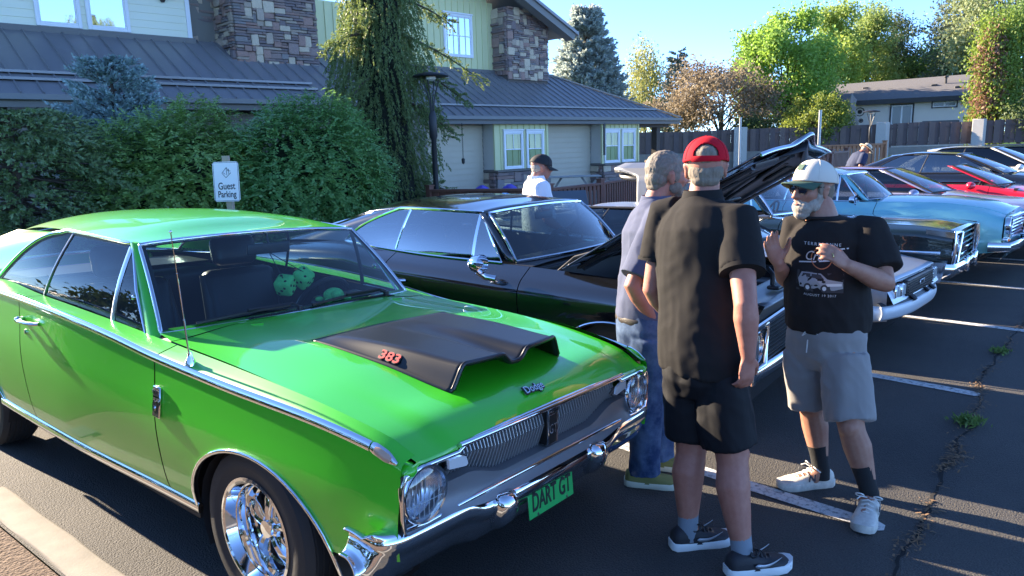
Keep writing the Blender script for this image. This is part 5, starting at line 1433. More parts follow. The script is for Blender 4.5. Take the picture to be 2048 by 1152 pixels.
    b = MB(); b.grid(lambda u, v: (lerp(-2.8, -3.25, v), lerp(-.62, .62, u), .955), [0, 1], [0, 1]); b.build('parcel_shelf', VINYL, car)
    bucket_seat(car, -1.62, -.36); bucket_seat(car, -1.62, .36)
    steering_wheel(car, (-1.13, .37, .86), .185, 66)
    b = MB(); b.rbox(-1.10, -1.085, -.13, .13, 1.205, 1.262, .02, 3); b.tube([(-1.09, 0, 1.25), (-1.11, 0, 1.31)], .006, 6)
    mr = b.build('rear_view_mirror', VINYL, car)
    b = MB(); b.grid(lambda u, v: (-1.1015, lerp(-.12, .12, u), lerp(1.212, 1.255, v)), [0, 1], [0, 1]); b.build('mirror_glass', CHROME, mr)
    b = MB(); b.grid(lambda u, v: (lerp(-1.24, -2.5, v), lerp(-.6, .6, u), 1.285 + .02 * (1 - (2 * u - 1) ** 2) - .06 * sstep(.6, 1, v)), np.linspace(0, 1, 8), np.linspace(0, 1, 8)); b.build('headliner', mat('headliner', (.02, .022, .022), .8), car)
    # wipers, aerial
    for yb_, yt_, n_ in ((-.08, -.60, 0), (.50, -.02, 1)):
        pv = (-.80 + .075, yb_, .972)
        tip = ws(.5 + .5 * yt_ / .74, .045); mid = ws(.5 + .5 * lerp(yb_, yt_, .55) / .74, .075)
        b = MB(); b.tube([pv, (pv[0] - .02, pv[1] - .03, pv[2] + .018), (mid[0] + .02, mid[1], mid[2] + .02)], (.010, .006), 6)
        b.lathe([(.016, 0), (.016, .018), (.0001, .022)], 10, c=(pv[0], pv[1], pv[2] - .012), axis='Z')
        w_ = b.build('wiper', BLACKTRIM, car)
        b = MB(); e0 = ws(.5 + .5 * lerp(yb_, yt_, .12) / .74, .075); b.tube([(e0[0] + .012, e0[1], e0[2] + .012), (mid[0] + .014, mid[1], mid[2] + .012), (tip[0] + .010, tip[1], tip[2] + .010)], (.008, .005), 6); b.build('wiper_blade', BLACKTRIM, w_)
    b = MB(); q = (-.40, -.835, .893); tp = (-.345, -.91, 1.43)
    b.lathe([(.022, -.004), (.020, .012), (.011, .03), (.008, .05), (.0001, .052)], 14, c=q, axis='Z')
    b.tube([q, vl(q, tp, .35)], .0042, 8); b.tube([vl(q, tp, .35), vl(q, tp, .7)], .0032, 8); b.tube([vl(q, tp, .7), tp], .0022, 8); b.ball(tp, .006, 8, 6)
    b.build('aerial', CHROME, car, smooth=40)
    # wheels: kept upright on the tarmac
    wheel_well(S, car)
    Mi = M.inverted()
    for x in (0.0, -2.95):
        for s in (-1, 1):
            g0 = M @ Vector((x, s * .735, .3)); g0.z = .335
            p = Mi @ g0
            make_wheel(car, p, s, .337, .205, .205, 'spoke5')
    return car, M, ws

CAR, CARM, CARWS = dart()

# ---------------------------------------------------------------- the other cars of the row
def pose(x, y, yaw, roll=-.035, pitch=0.0):
    return Matrix.Translation((x, y, 0)) @ Matrix.Rotation(yaw, 4, 'Z') @ Matrix.Rotation(pitch, 4, 'Y') @ Matrix.Rotation(roll, 4, 'X')

def std_car(name, label, M, paint, S, xn, xt, doors, A, B, rail=None, hood=None, wheel='disc', R0=.33, rim=.19, wb=2.8, track=.75, deckz=None,
            roofpaint=None, windows=None, seats=VINYL, hood_angle=0.0, hood_back=None, trim=True, rearglass=None, ws_tint=(.40, .52, .55), quarter=True, cat='car', facemat=None, trimmat=None, hood_front=None, seat_x=-1.65, sidetint=(.45, .5, .5), winbase=.0, headrest=True, sideior=1.55, scoopfn=None, hood_split=False):
    """body of curves S from nose xn to tail xt; doors = (front cut, rear cut); A, B = windscreen base and top corner"""
    car = thing(name, label, cat, M=M)
    g = .004; tm = trimmat or CHROME
    glass = glassmat('side_' + paint.name, sidetint, 1.0, sideior)
    for sgn in (-1, 1):
        b = MB(); car_side(b, S, doors[0] + g, xn - .01, sgn, nz=9); b.build('fender', paint, car, smooth=50)
        b = MB(); car_side(b, S, doors[1] + g, doors[0] - g, sgn, nz=9); d = b.build('door', paint, car, smooth=50)
        h = MB(); p = [side_pt(S, x, S['zb'](x) - .10, sgn, o) for x, o in ((doors[1] + .08, .002), (doors[1] + .10, .028), (doors[1] + .22, .028), (doors[1] + .24, .002))]
        h.tube(p, .011, 8); h.build('door_handle', tm, d)
        b = MB(); car_side(b, S, xt, doors[1] - g, sgn, nz=9); b.build('quarter_panel', paint, car, smooth=50)
        b = MB(); car_side(b, S, xt + .03, xn - .04, sgn, inset=.02, nz=6); b.build('inner_shell', DARKIN, car)
        if trim:
            b = MB(); pts = [side_pt(S, x, S['z0'](x) + .012, sgn, .003) for x in np.linspace(S['arches'][1][0] + S['arches'][1][2], S['arches'][0][0] - S['arches'][0][2], 24)]
            b.tube(pts, (.022, .010), 8, side=(0, 0, 1)); b.build('sill_moulding', tm, car)
            for k in (0, 1):
                b = MB(); b.tube(arch_lip(S, k, sgn), (.009, .007), 6); b.build('arch_moulding', tm, car)
    # hood
    zt = S['zt']; yt = S['yt']
    hc = hood or (lambda x, s: .03 * (1 - s * s))
    xh = hood_back if hood_back is not None else A[0] + .12
    xf = hood_front if hood_front is not None else xn
    def hood_fn(u, v):
        s = 2 * u - 1; x = lerp(xh, xf, v)
        if hood_front is None: x += .03 * (1 - s * s) * v
        xx = min(x, xn)
        return (x, (yt(xx) - .004) * s, zt(xx) + hc(xx, s))
    if hood_angle == 0:
        b = MB(); b.grid(hood_fn, np.linspace(0, 1, 41), np.linspace(0, 1, 24)); hd = b.build('hood', paint, car, smooth=60, solid=.012)
    else: hd = None
    b = MB(); b.grid(lambda u, v: (lerp(A[0] - .03, xh - .005, v) + .06 * (1 - (2 * u - 1) ** 2) * (1 - v), (yt(A[0]) - .004) * (2 * u - 1), lerp(A[2] - .012, zt(xh), v) + .015 * (1 - (2 * u - 1) ** 2)), np.linspace(0, 1, 15), np.linspace(0, 1, 4))
    b.build('cowl', paint if hood_angle == 0 else BLACKTRIM, car)
    # windscreen
    ws = patch(A, B, (.13, 0, .015), (.06, 0, .025), .012)
    b = pane(ws, 19, 9); b.build('windshield', glassmat('ws_' + paint.name, ws_tint, 1.0, 1.65), car, smooth=80, recalc=False)
    b = MB(); b.tube(outline(ws, 18), (.013, .010), 6, closed=True); b.build('windshield_trim', tm, car)
    for sgn in (-1, 1):
        b = MB()
        def pil(u, v):
            a = (lerp(A[0], B[0], v), sgn * (lerp(A[1], B[1], v) + .004), lerp(A[2], B[2], v))
            q = math.sin(u * math.pi) * .014
            return (a[0] - .07 * u + q * .3, a[1] + sgn * (.02 * u + q), a[2])
        b.grid(pil, np.linspace(0, 1, 5), np.linspace(0, 1, 6)); b.build('screen_pillar', paint, car, smooth=80, solid=.01)
    if rail is not None:
        ry, rz, cz, xr = rail           # rail y(x), rail z(x), centre z(x), rear end of roof
        def roof(u, v):
            s = 2 * u - 1; w = 1 - s * s
            x = lerp(B[0] + .055 * w, xr - .05 * w, v); xe = min(max(x, xr), B[0])
            return (x, ry(xe) * s, lerp(rz(xe), cz(xe), 1 - abs(s) ** 2.8))
        b = MB(); b.grid(roof, np.concatenate([[0, .02, .05], np.linspace(.1, .9, 22), [.95, .98, 1]]), np.linspace(0, 1, 18)); b.build('roof', roofpaint or paint, car, smooth=80, solid=.012)
        rb = rearglass[0]; rt = (xr, ry(xr) - .03, rz(xr) - .012)
        bl = patch(rb, rt, (-.14, 0, .01), (-.05, 0, cz(xr) - rz(xr)), .02)
        pane(bl, 13, 7).build('rear_window', glass, car, smooth=80, recalc=False)
        b = MB(); b.tube(outline(bl, 14), .011, 6, closed=True); b.build('rear_window_trim', tm, car)
        wr = windows                     # (x rear base, x rear top, divider base, divider top)
        for sgn in (-1, 1):
            ybase = lambda x: yt(x) - .01
            redge = lambda t: (lerp(wr[0], wr[1], t) - wr[4] * math.sin(t * math.pi), sgn * lerp(ybase(wr[0]), ry(wr[1]) - .004, t), lerp(zt(wr[0]), rz(wr[1]), t))
            def sail(u, v):
                a = redge(v); c = (lerp(rb[0] - .25, xr, v ** .8), sgn * lerp(yt(rb[0]) , ry(xr), v), lerp(zt(rb[0] - .1), rz(xr), v)); p = vl(a, c, u); q = math.sin(u * math.pi) * .025
                return (p[0], p[1] + sgn * q, p[2] + q * .4)
            b = MB(); b.grid(sail, np.linspace(0, 1, 9), np.linspace(0, 1, 11)); b.build('sail_panel', roofpaint or paint, car, smooth=80)
            def sail2(u, v):
                a = sail(1, v); c = vl((rb[0], sgn * rb[1], rb[2]), (rt[0], sgn * rt[1], rt[2]), v); return vl(a, c, u)
            b = MB(); b.grid(sail2, [0, .5, 1], np.linspace(0, 1, 7)); b.build('pillar_inner', roofpaint or paint, car, smooth=80)
            def side(x0, x1, y0, y1):
                def f(u, v):
                    xa, xb = lerp(x0, x1, u), lerp(y0, y1, u); xr_ = max(min(xb, B[0]), xr)
                    return (lerp(xa, xb, v), sgn * (lerp(ybase(xa), ry(xr_) - .004, v) + .014 * math.sin(v * math.pi)), lerp(zt(xa) + winbase - .015, rz(xr_) - .006, v))
                return f
            fa = A[0] - .085; fb = B[0] - .05
            main = side(wr[2], fa - (.30 if wr[5] else 0), wr[3], fb)
            b = MB(); b.grid(main, np.linspace(0, 1, 8), np.linspace(0, 1, 8)); b.build('door_glass', glass, car, smooth=80, recalc=False)
            if wr[5]:
                vent = side(fa - .285, fa, fb - .012, fb - .002)
                b = MB(); b.grid(vent, np.linspace(0, 1, 4), np.linspace(0, 1, 6)); vg = b.build('vent_glass', glass, car, smooth=80, recalc=False)
                b = MB(); b.tube([vent(0, t) for t in np.linspace(0, .97, 7)], (.014, .008), 6, side=(1, 0, 0)); b.tube([vent(0, 0), vent(1, 0), vent(1, .5), vent(1, .97)], .010, 6); b.build('vent_frame', tm, vg)
            b = MB(); b.grid(lambda u, v: vl(redge(v * .97), main(0, v), u), np.linspace(0, 1, 6), np.linspace(0, 1, 9)); b.build('quarter_glass', glass, car, smooth=80, recalc=False)
            b = MB(); b.tube([main(0, v) for v in np.linspace(0, 1, 7)], (.012, .007), 6, side=(1, 0, 0)); b.build('glass_divider', tm, car)
            b = MB(); b.tube([(fb + .01, sgn * (ry(B[0]) + .004), rz(B[0]))] + [(x, sgn * (ry(x) + .005), rz(x)) for x in np.linspace(B[0] - .08, wr[1], 12)] + [redge(t) for t in np.linspace(.92, 0, 10)] + [(x, sgn * (ybase(x) + .012), zt(x) + .004) for x in np.linspace(wr[0] + .05, fa, 14)], .011, 6); b.build('window_moulding', tm, car)
    # deck and tail
    dz = deckz or zt
    x0 = (rearglass[0][0] if rearglass else -2.6)
    b = MB(); b.grid(lambda u, v: (lerp(x0 - .02 - .12 * (1 - (2 * u - 1) ** 2), xt, v), (2 * u - 1) * yt(lerp(x0, xt, v)), zt(lerp(x0, xt, v)) + .02 * (1 - (2 * u - 1) ** 2)), np.linspace(0, 1, 11), np.linspace(0, 1, 7)); b.build('trunk_lid', paint, car)
    b = MB(); b.grid(lambda u, v: (xt - .02 * math.sin(v * 3.1), (2 * u - 1) * (S['yb'](xt) - .01), lerp(S['z0'](xt), zt(xt), v)), np.linspace(0, 1, 9), np.linspace(0, 1, 5)); b.build('tail_panel', paint, car)
    # cabin
    b = MB(); b.box(-2.7, A[0] + .28, -S['yb'](-1) + .1, S['yb'](-1) - .1, .18, .23); b.box(A[0] + .24, A[0] + .28, -yt(A[0]), yt(A[0]), .23, A[2] - .05)
    for s in (-1, 1): b.grid(lambda u, v: (lerp(-2.7, A[0] + .2, u), s * (yt(-1.5) - .012), lerp(.23, zt(lerp(-2.7, A[0] + .2, u)) - .02, v)), np.linspace(0, 1, 6), [0, 1])
    b.box(x0 - .1, x0 - .05, -.7, .7, .2, zt(x0) - .02)
    b.build('cabin_tub', DARKIN, car)
    b = MB(); b.rbox(A[0] - .28, A[0] + .12, -A[1] + .02, A[1] - .02, A[2] - .24, A[2] - .02, .05, 3); b.build('dashboard', seats if seats is not VINYL else VINYL, car, smooth=60)
    for s in (-1, 1): bucket_seat(car, seat_x, s * .36, .26, .58, .24, seats, headrest)
    steering_wheel(car, (A[0] - .40, .36, A[2] - .06), .18, 66)
    if rail is not None:
        b = MB(); b.rbox(-2.62, -2.25, -.66, .66, .30, .50, .07, 3); b.rbox(-2.72, -2.55, -.66, .66, .42, zt(-2.6) - .04, .06, 3); b.build('rear_bench', seats, car, smooth=60)
        b = MB(); b.rbox(B[0] + .04, B[0] + .055, -.12, .12, B[2] - .09, B[2] - .035, .015, 2); b.tube([(B[0] + .05, 0, B[2] - .05), (B[0] + .02, 0, B[2] + .01)], .006, 6); b.build('rear_view_mirror', VINYL, car)
    wheel_well(S, car)
    Mi = M.inverted()
    for x in (0.0, -wb):
        for s in (-1, 1):
            p = M @ Vector((x, s * track, .3)); p.z = R0 - .004
            make_wheel(car, Mi @ p, s, R0, rim, .20, wheel, face_mat=facemat)
    return car, ws, hd

def ring_lamp(parent, c, r, name='headlamp', bezel=None):
    b = MB(); b.lathe([(r * 1.14, -.03), (r * 1.14, .012), (r * 1.05, .018), (r, .012), (r, .0)], 28, c=c, axis='X'); h = b.build(name, bezel or CHROME, parent, smooth=40)
    b = MB(); b.lathe([(r, .0), (r * .7, -.03), (.0001, -.045)], 24, c=c, axis='X'); b.build('reflector', mat('reflector', (.75, .77, .8), .22, 1.0), h, smooth=60)
    b = MB(); b.lathe([(r, .003), (r * .7, .013), (.0001, .02)], 24, c=c, axis='X'); b.build('lens', LENS, h, smooth=60)
    return h

OFF = [(-.6, -.08), (0, -.05), (.15, -.02), (.40, .008), (.60, .015), (.80, .010), (1.0, 0)]

# ---- black hardtop with its hood up
BLACKP = mat('black_paint', (.006, .0065, .008), .12, 0, coat=1.0, coat_rough=.01, spec=.9)
def black_car():
    M = pose(4.4517, 2.7939, -1.4293, -.012, .010)
    S = dict(yb=pchip([(-4.1, .84), (-3.4, .90), (-2.6, .935), (-1.6, .925), (-.7, .925), (0, .925), (.6, .905), (.88, .885)]),
             zb=pchip([(-4.1, .82), (-3.2, .90), (-2.5, .93), (-2.1, .875), (-1.5, .85), (-.7, .83), (0, .835), (.5, .81), (.88, .76)]),
             yt=pchip([(-4.1, .70), (-2.5, .76), (-1.6, .79), (-.8, .78), (0, .78), (.5, .76), (.88, .72)]),
             zt=pchip([(-4.1, .86), (-3.2, .955), (-2.6, .985), (-2.2, .955), (-1.5, .93), (-.8, .925), (0, .90), (.5, .87), (.88, .815)]),
             z0=pchip([(-4.1, .42), (-3.3, .32), (-.4, .26), (.5, .34), (.88, .40)]),
             off=pchip([(-.6, -.10), (0, -.07), (.2, -.03), (.45, .005), (.65, .012), (.8, .022), (.92, .014), (1.0, 0)]),
             arches=[(0, .28, .43, .37), (-2.85, .26, .43, .36)], round=.06)
    A, B = (-.86, .735, .94), (-1.17, .645, 1.262)
    rail = (pchip([(-2.9, .50), (-2.4, .61), (-1.9, .665), (-1.17, .655)]), pchip([(-2.9, 1.12), (-2.4, 1.235), (-1.9, 1.275), (-1.17, 1.268)]),
            pchip([(-2.9, 1.17), (-2.4, 1.30), (-1.9, 1.345), (-1.5, 1.345), (-1.17, 1.295)]), -2.75)
    car, ws, _ = std_car('hardtop_car', 'black two-door hardtop with its hood propped wide open, beside the green car', M, BLACKP, S, .88, -4.1, (-.71, -1.98), A, B, rail, wb=2.85, track=.78, R0=.34, rim=.19,
                         windows=(-2.62, -2.05, -2.02, -1.93, .10, True), rearglass=((-3.35, .60, .97),), hood_angle=1, hood_back=-.70, seat_x=-1.6, ws_tint=(.36, .52, .55), sidetint=(.32, .36, .36), sideior=2.3)
    # engine bay
    b = MB(); b.box(-.70, .80, -.70, .70, .50, .53); b.box(-.70, -.66, -.70, .70, .53, .90)
    for s in (-1, 1): b.box(-.70, .84, s * .74 - .02, s * .74 + .02, .40, .82)
    bay = b.build('engine_bay', DARKIN, car)
    b = MB(); b.grid(lambda u, v: (lerp(.60, .86, v) - .05 * (2 * u - 1) ** 2 * 0, lerp(-.70, .70, u), lerp(.80, .795, v) + .012 * math.sin(v * 9)), np.linspace(0, 1, 9), np.linspace(0, 1, 10)); sup = b.build('radiator_support', mat('grey_panel', (.20, .21, .22), .35, .5), car, solid=.01)
    b = MB(); b.tube([(.72, -.10, .82), (.72, -.10, .90), (.68, -.08, .93)], .016, 8); b.tube([(.72, -.02, .81), (.66, .06, .88), (.72, .16, .81)], .006, 6); b.rbox(.70, .78, -.16, .0, .805, .83, .01, 2); b.build('hood_latch', BLACKTRIM, sup)
    b = MB(); b.lathe([(.19, 0), (.20, .03), (.20, .08), (.17, .10), (.03, .11), (.0001, .13)], 24, c=(-.02, 0, .74), axis='Z'); b.build('air_cleaner', CHROME, car, smooth=40)
    b = MB(); b.rbox(-.35, .38, -.24, .24, .55, .72, .04, 2); b.tube([(-.35, -.30, .70), (.30, -.30, .70)], .06, 10); b.tube([(-.35, .30, .70), (.30, .30, .70)], .06, 10); b.build('engine', mat('engine_block', (.05, .06, .07), .4, .4), car, smooth=50)
    b = MB(); b.rbox(.3, .55, .40, .62, .55, .75, .02, 2); b.build('battery', BLACKTRIM, car)
    for q, r_ in (([(-.3, -.55, .74), (0, -.58, .80), (.35, -.5, .76), (.5, -.35, .7)], .022), ([(-.4, .5, .74), (0, .52, .78), (.4, .2, .75)], .018)): b = MB(); b.tube(q, r_, 8); b.build('hose', BLACKTRIM, car, smooth=60)
    # hood, hinged at the cowl
    H = Matrix.Translation((-.45, 0, .95)) @ Matrix.Rotation(R(-31.0), 4, 'Y')
    Lh = 1.50
    def top(u, v):
        s = 2 * u - 1; tip = math.exp(-(s / .20) ** 2) * sstep(.75, 1.0, v)
        x = v * (Lh - .05 * abs(s) ** 1.5) + .07 * tip
        z = .035 * (1 - s * s) - .04 * sstep(.7, 1.0, v) * (1 - .6 * abs(s)) - .015 * abs(s) ** 3 + .042 * tip
        return (x, .80 * s * (1 - .03 * v), z)
    b = MB(); b.grid(top, np.linspace(0, 1, 45), np.linspace(0, 1, 22)); hood = b.build('hood', BLACKP, car, smooth=60, solid=.012); hood.matrix_basis = H
    under = mat('hood_underside', (.022, .024, .028), .48, 0)
    b = MB(); b.grid(lambda u, v: tuple(np.array(top(.035 + .93 * u, .03 + .92 * v)) - (0, 0, .035)), np.linspace(0, 1, 25), np.linspace(0, 1, 16)); b.build('hood_inner_panel', under, hood, smooth=60)
    def rib(p, w=.035):
        q = [tuple(np.array(top(u, v)) - (0, 0, .055)) for u, v in p]
        b = MB(); b.tube(q, (w, .012), 8, side=(0, 1, 0)); b.build('hood_rib', under, hood, smooth=60)
    rib([(.06, .05), (.06, .5), (.07, .93)], .05); rib([(.94, .05), (.94, .5), (.93, .93)], .05); rib([(.08, .05), (.5, .05), (.92, .05)])
    rib([(.08, .92), (.3, .93), (.5, .96), (.7, .93), (.92, .92)]); rib([(.12, .10), (.3, .5), (.46, .90)]); rib([(.88, .10), (.7, .5), (.54, .90)]); rib([(.2, .55), (.5, .52), (.8, .55)])
    for u, v in ((.20, .78), (.36, .80), (.64, .80), (.80, .78), (.22, .3), (.78, .3)):
        p = np.array(top(u, v)); b = MB(); b.rbox(-.10, .10, -.085, .085, -.052, -.034, .01, 1, Matrix.Translation(p)); b.build('rib_pocket', DARKIN, hood)
    b = MB(); b.tube([tuple(np.array(top(u, 1.0)) + (.004, 0, -.014)) for u in np.linspace(.01, .99, 60)], (.006, .012), 8, side=(1, 0, 0)); b.build('hood_lip', mat('polished', (.50, .54, .60), .16, 1.0), hood, smooth=60)
    for s in (-1, 1): b = MB(); b.tube([(-.55, s * .70, .88), (-.40, s * .70, 1.0), tuple(H @ Vector((.30, s * .70, -.04)))], .014, 6); b.build('hood_hinge', BLACKTRIM, car)
    # nose
    b = MB(); b.box(.80, .84, -.86, .86, .40, .79); b.build('grille_recess', BLACKTRIM, car)
    b = MB()
    for z in np.linspace(.475, .665, 9): b.bar((.855, -.66, z), (.855, .66, z), .012, .006)
    tag(b.build('grille_bars', mat('dark_bar', (.10, .105, .11), .3, .7), car), kind='stuff')
    b = MB(); b.tube([(.86, y, z) for y, z in ((-.88, .70), (-.3, .715), (0, .72), (.3, .715), (.88, .70))], (.022, .014), 8, side=(0, 0, 1)); b.build('grille_top_bar', CHROME, car)
    b = MB(); b.grid(lambda u, v: (.88 - .05 * abs(2 * u - 1) ** 3 + .02 * math.sin(v * 3.14), lerp(-.90, .90, u), lerp(.47, .37, v)), np.linspace(0, 1, 25), np.linspace(0, 1, 7)); b.build('front_bumper', CHROME, car, smooth=60, solid=.01)
    b = MB(); b.grid(lambda u, v: (.84 - .03 * v, lerp(-.86, .86, u), lerp(.37, .24, v)), [0, .5, 1], [0, 1]); b.build('apron', BLACKTRIM, car)
    for s in (-1, 1):
        b = MB(); b.tube([(.87, s * .66, .70), (.87, s * .68, .47), (.85, s * .89, .45), (.84, s * .895, .69)], (.02, .014), 8, closed=True); b.build('lamp_frame', CHROME, car, smooth=60)
        ring_lamp(car, (.845, s * .775, .585), .085)
        b = MB(); b.tube([(.87, s * .895, .74), (.885, s * .90, .60), (.87, s * .895, .40)], (.03, .02), 8, side=(0, 1, 0)); b.build('fender_cap', CHROME, car, smooth=60)
    # door mirror: chrome shell on a foot
    b = MB(); c = side_pt(S, -1.0, .93, -1, .075)
    b.lathe([(.0001, -.075), (.035, -.06), (.058, -.02), (.066, .03), (.066, .045)], 24, c=(c[0], c[1], c[2] + .02), axis='X'); b.tube([(c[0], c[1], c[2] - .03), (c[0] + .03, c[1] + .05, c[2] - .075), (c[0] + .10, c[1] + .075, c[2] - .085)], (.022, .014), 8); b.build('door_mirror', CHROME, car, smooth=50)
    return car
black_car()

# ---- stainless wedge coupe with gull-wing door up and machinery on its tail
STEEL = mat('brushed_steel', (.46, .47, .49), .34, .85, stretch=(1, 60, 1), var=(6, (.40, .41, .43), .3))
def wedge_car():
    M = pose(6.4309, 2.7137, -1.4979, -.040, -.003)
    S = dict(yb=pchip([(-3.35, .84), (-2.4, .91), (-1.2, .915), (0, .90), (.5, .86), (.92, .80)]), zb=pchip([(-3.35, .74), (-2.4, .76), (-1.0, .72), (0, .69), (.5, .66), (.92, .60)]),
             yt=pchip([(-3.35, .76), (-2.4, .80), (-1.0, .81), (0, .79), (.5, .77), (.92, .74)]), zt=pchip([(-3.35, .92), (-2.4, .90), (-1.0, .82), (-.45, .80), (0, .765), (.5, .715), (.92, .64)]),
             z0=pchip([(-3.35, .40), (-2.8, .26), (-.4, .22), (.5, .28), (.92, .34)]), off=pchip([(-.6, -.10), (0, -.07), (.3, -.02), (.7, .01), (1, 0)]), arches=[(0, .29, .38, .33), (-2.41, .30, .40, .35)], round=.02)
    A, B = (-.50, .72, .82), (-1.18, .56, 1.12)
    rail = (pchip([(-2.0, .52), (-1.18, .57)]), pchip([(-2.0, 1.115), (-1.18, 1.125)]), pchip([(-2.0, 1.14), (-1.5, 1.15), (-1.18, 1.135)]), -1.95)
    dark = mat('satin_black', (.02, .02, .022), .4)
    car, ws, hd = std_car('gullwing_car', 'stainless steel wedge coupe with gull-wing door raised, behind the three talking men', M, STEEL, S, .92, -3.35, (-.42, -1.75), A, B, rail, hood=lambda x, s: .012 * (1 - s ** 4), wheel='spoke', R0=.315, rim=.185, wb=2.41, track=.77,
                          windows=(-2.05, -1.95, -1.75, -1.70, .0, False), rearglass=((-2.9, .55, .93),), trim=False, trimmat=dark, seat_x=-1.35, ws_tint=(.40, .48, .5), facemat=mat('alloy', (.42, .43, .44), .3, .9))
    # hood shut lines
    b = MB()
    b.bar((-.30, -.62, .815), (.55, -.66, .742), .008, .004)
    b.bar((-.30, .62, .815), (.55, .66, .742), .008, .004); b.bar((.55, -.66, .742), (.55, .66, .742), .008, .004)
    tag(b.build('hood_seams', DARKIN, hd), kind='stuff')
    # nose: dark grille, square lamps
    b = MB(); b.grid(lambda u, v: (lerp(.88, .955, v) + .02 * (1 - (2 * u - 1) ** 2), lerp(-.80, .80, u), lerp(.62, .48, v)), np.linspace(0, 1, 11), [0, .5, 1]); b.build('nose_panel', mat('nose_silver', (.50, .53, .57), .35, .35), car)
    b = MB(); b.rbox(.93, .972, -.46, .46, .495, .625, .012, 2); gr = b.build('grille', dark, car)
    for z in np.linspace(.507, .612, 6):
        b = MB(); b.bar((.975, -.45, z), (.975, .45, z), .012, .008); b.build('grille_slat', BLACKTRIM, gr)
    b = MB(); b.rbox(.976, .984, -.085, .085, .545, .585, .004, 1); bd = b.build('badge', mat('badge_silver', (.62, .63, .65), .25, .8), gr)
    text('DMC', 'letters', .038, BLACKTRIM, bd, frame((.9855, 0, .565), (0, 1, 0), (0, 0, 1)), .001, xs=1.3)
    for s in (-1, 1):
        for k in (0, 1):
            y = s * (.545 + .125 * k)
            b = MB(); b.rbox(.90, .962 - .012 * k, y - .058, y + .058, .512, .612, .006, 1); l = b.build('headlamp', CHROME, car)
            b = MB(); b.rbox(.955 - .012 * k, .968 - .012 * k, y - .050, y + .050, .520, .604, .004, 1); b.build('lens', mat('sealed_lens', (.62, .66, .68), .12, .25, coat=1.0), l)
    fas = mat('grey_fascia', (.42, .44, .47), .42, .2)
    b = MB(); b.grid(lambda u, v: (lerp(.965, 1.0, math.sin(v * 1.57)) - .11 * abs(2 * u - 1) ** 3.5, lerp(-.865, .865, u), lerp(.49, .46, v)), np.linspace(0, 1, 25), [0, .5, 1]); b.build('bumper_step', BLACKTRIM, car)
    b = MB(); b.grid(lambda u, v: (1.0 + .014 * math.sin(v * 3.14) - .11 * abs(2 * u - 1) ** 3.5, lerp(-.875, .875, u), lerp(.465, .36, v)), np.linspace(0, 1, 31), np.linspace(0, 1, 7)); bp = b.build('front_bumper', fas, car, smooth=60, solid=.01)
    for s in (-1, 1):
        b = MB(); b.grid(lambda u, v: (lerp(.90, .28, u), s * lerp(.868, .915, u), lerp(.465, .36, v)), np.linspace(0, 1, 4), [0, 1]); b.build('bumper_side', fas, car, solid=.01)
        b = MB(); b.tube([(.90, s * .35, .50), (.97, s * .35, .50), (1.015, s * .35, .462)], (.035, .012), 8, side=(0, 1, 0)); b.build('bumper_bracket', BLACKTRIM, bp)
    b = MB(); b.tube([(.90, -.34, .505), (.975, -.34, .50), (1.01, -.34, .47)], .013, 6); b.tube([(.90, .12, .505), (.975, .12, .50), (1.01, .12, .47)], .013, 6); b.build('bumper_cables', BLACKTRIM, bp)
    b = MB(); b.grid(lambda u, v: (lerp(.92, .80, v) - .10 * abs(2 * u - 1) ** 3, lerp(-.80, .80, u), lerp(.36, .20, v)), np.linspace(0, 1, 13), [0, .5, 1]); b.build('chin_spoiler', BLACKTRIM, car)
    # raised gull-wing door on the far side, its hinge edge on the roof, edge piece folded out
    b = MB()
    def sk(u, v):
        pr = [(.16, 1.06), (.17, 1.22), (.19, 1.40), (.26, 1.50), (.52, 1.56), (.82, 1.52)]
        t = v * (len(pr) - 1); i = min(int(t), len(pr) - 2); f = t - i
        w = lerp(.07, .40, sstep(.42, .62, v))
        return (-1.74 + (2 * u - 1) * w - .05 * v, lerp(pr[i][0], pr[i + 1][0], f), lerp(pr[i][1], pr[i + 1][1], f))
    b.grid(sk, np.linspace(0, 1, 7), np.linspace(0, 1, 21)); d = b.build('gull_wing_door', mat('door_steel', (.20, .205, .21), .42, .5), car, smooth=35, solid=.05)
    b = MB(); b.grid(lambda u, v: tuple(np.array(sk(.06 + .88 * u, .50 + .46 * v)) - (0, 0, .075)), np.linspace(0, 1, 4), np.linspace(0, 1, 8)); b.build('door_inner', dark, d, solid=.03)
    b = MB(); q = sk(.55, .72); b.rbox(q[0] - .11, q[0] + .11, q[1] - .03, q[1] + .03, q[2] + .002, q[2] + .022, .006, 1); b.build('door_vent', BLACKTRIM, d)
    # machinery over the tail: ducts, hoses, tubes
    pale = mat('hose_white', (.62, .60, .55), .5); blue = mat('fitting_blue', (.02, .16, .55), .25, .6)
    b = MB(); b.rbox(-3.2, -2.45, -.62, .62, .90, .97, .02, 2); mc = b.build('tail_frame', STEEL, car)
    b = MB(); b.tube([(-2.5, -.62, .96), (-2.55, -.66, 1.06), (-2.8, -.66, 1.10), (-3.1, -.60, 1.02)], (.05, .03), 10); b.build('tail_duct', mat('silver_duct', (.45, .47, .50), .3, .6), mc, smooth=60)
    for y0, z0 in ((-.45, 1.0), (-.20, 1.02)):
        b = MB(); b.tube([(-3.0 + .22 * math.cos(t), y0, z0 + .15 * math.sin(t)) for t in np.linspace(0, math.pi, 14)], .028, 8); b.build('white_hose', pale, mc, smooth=60)
    b = MB(); b.tube([(-3.06, -.50, 1.20), (-2.74, -.50, 1.205)], .030, 10); h = b.build('black_coupling', BLACKTRIM, mc, smooth=60)
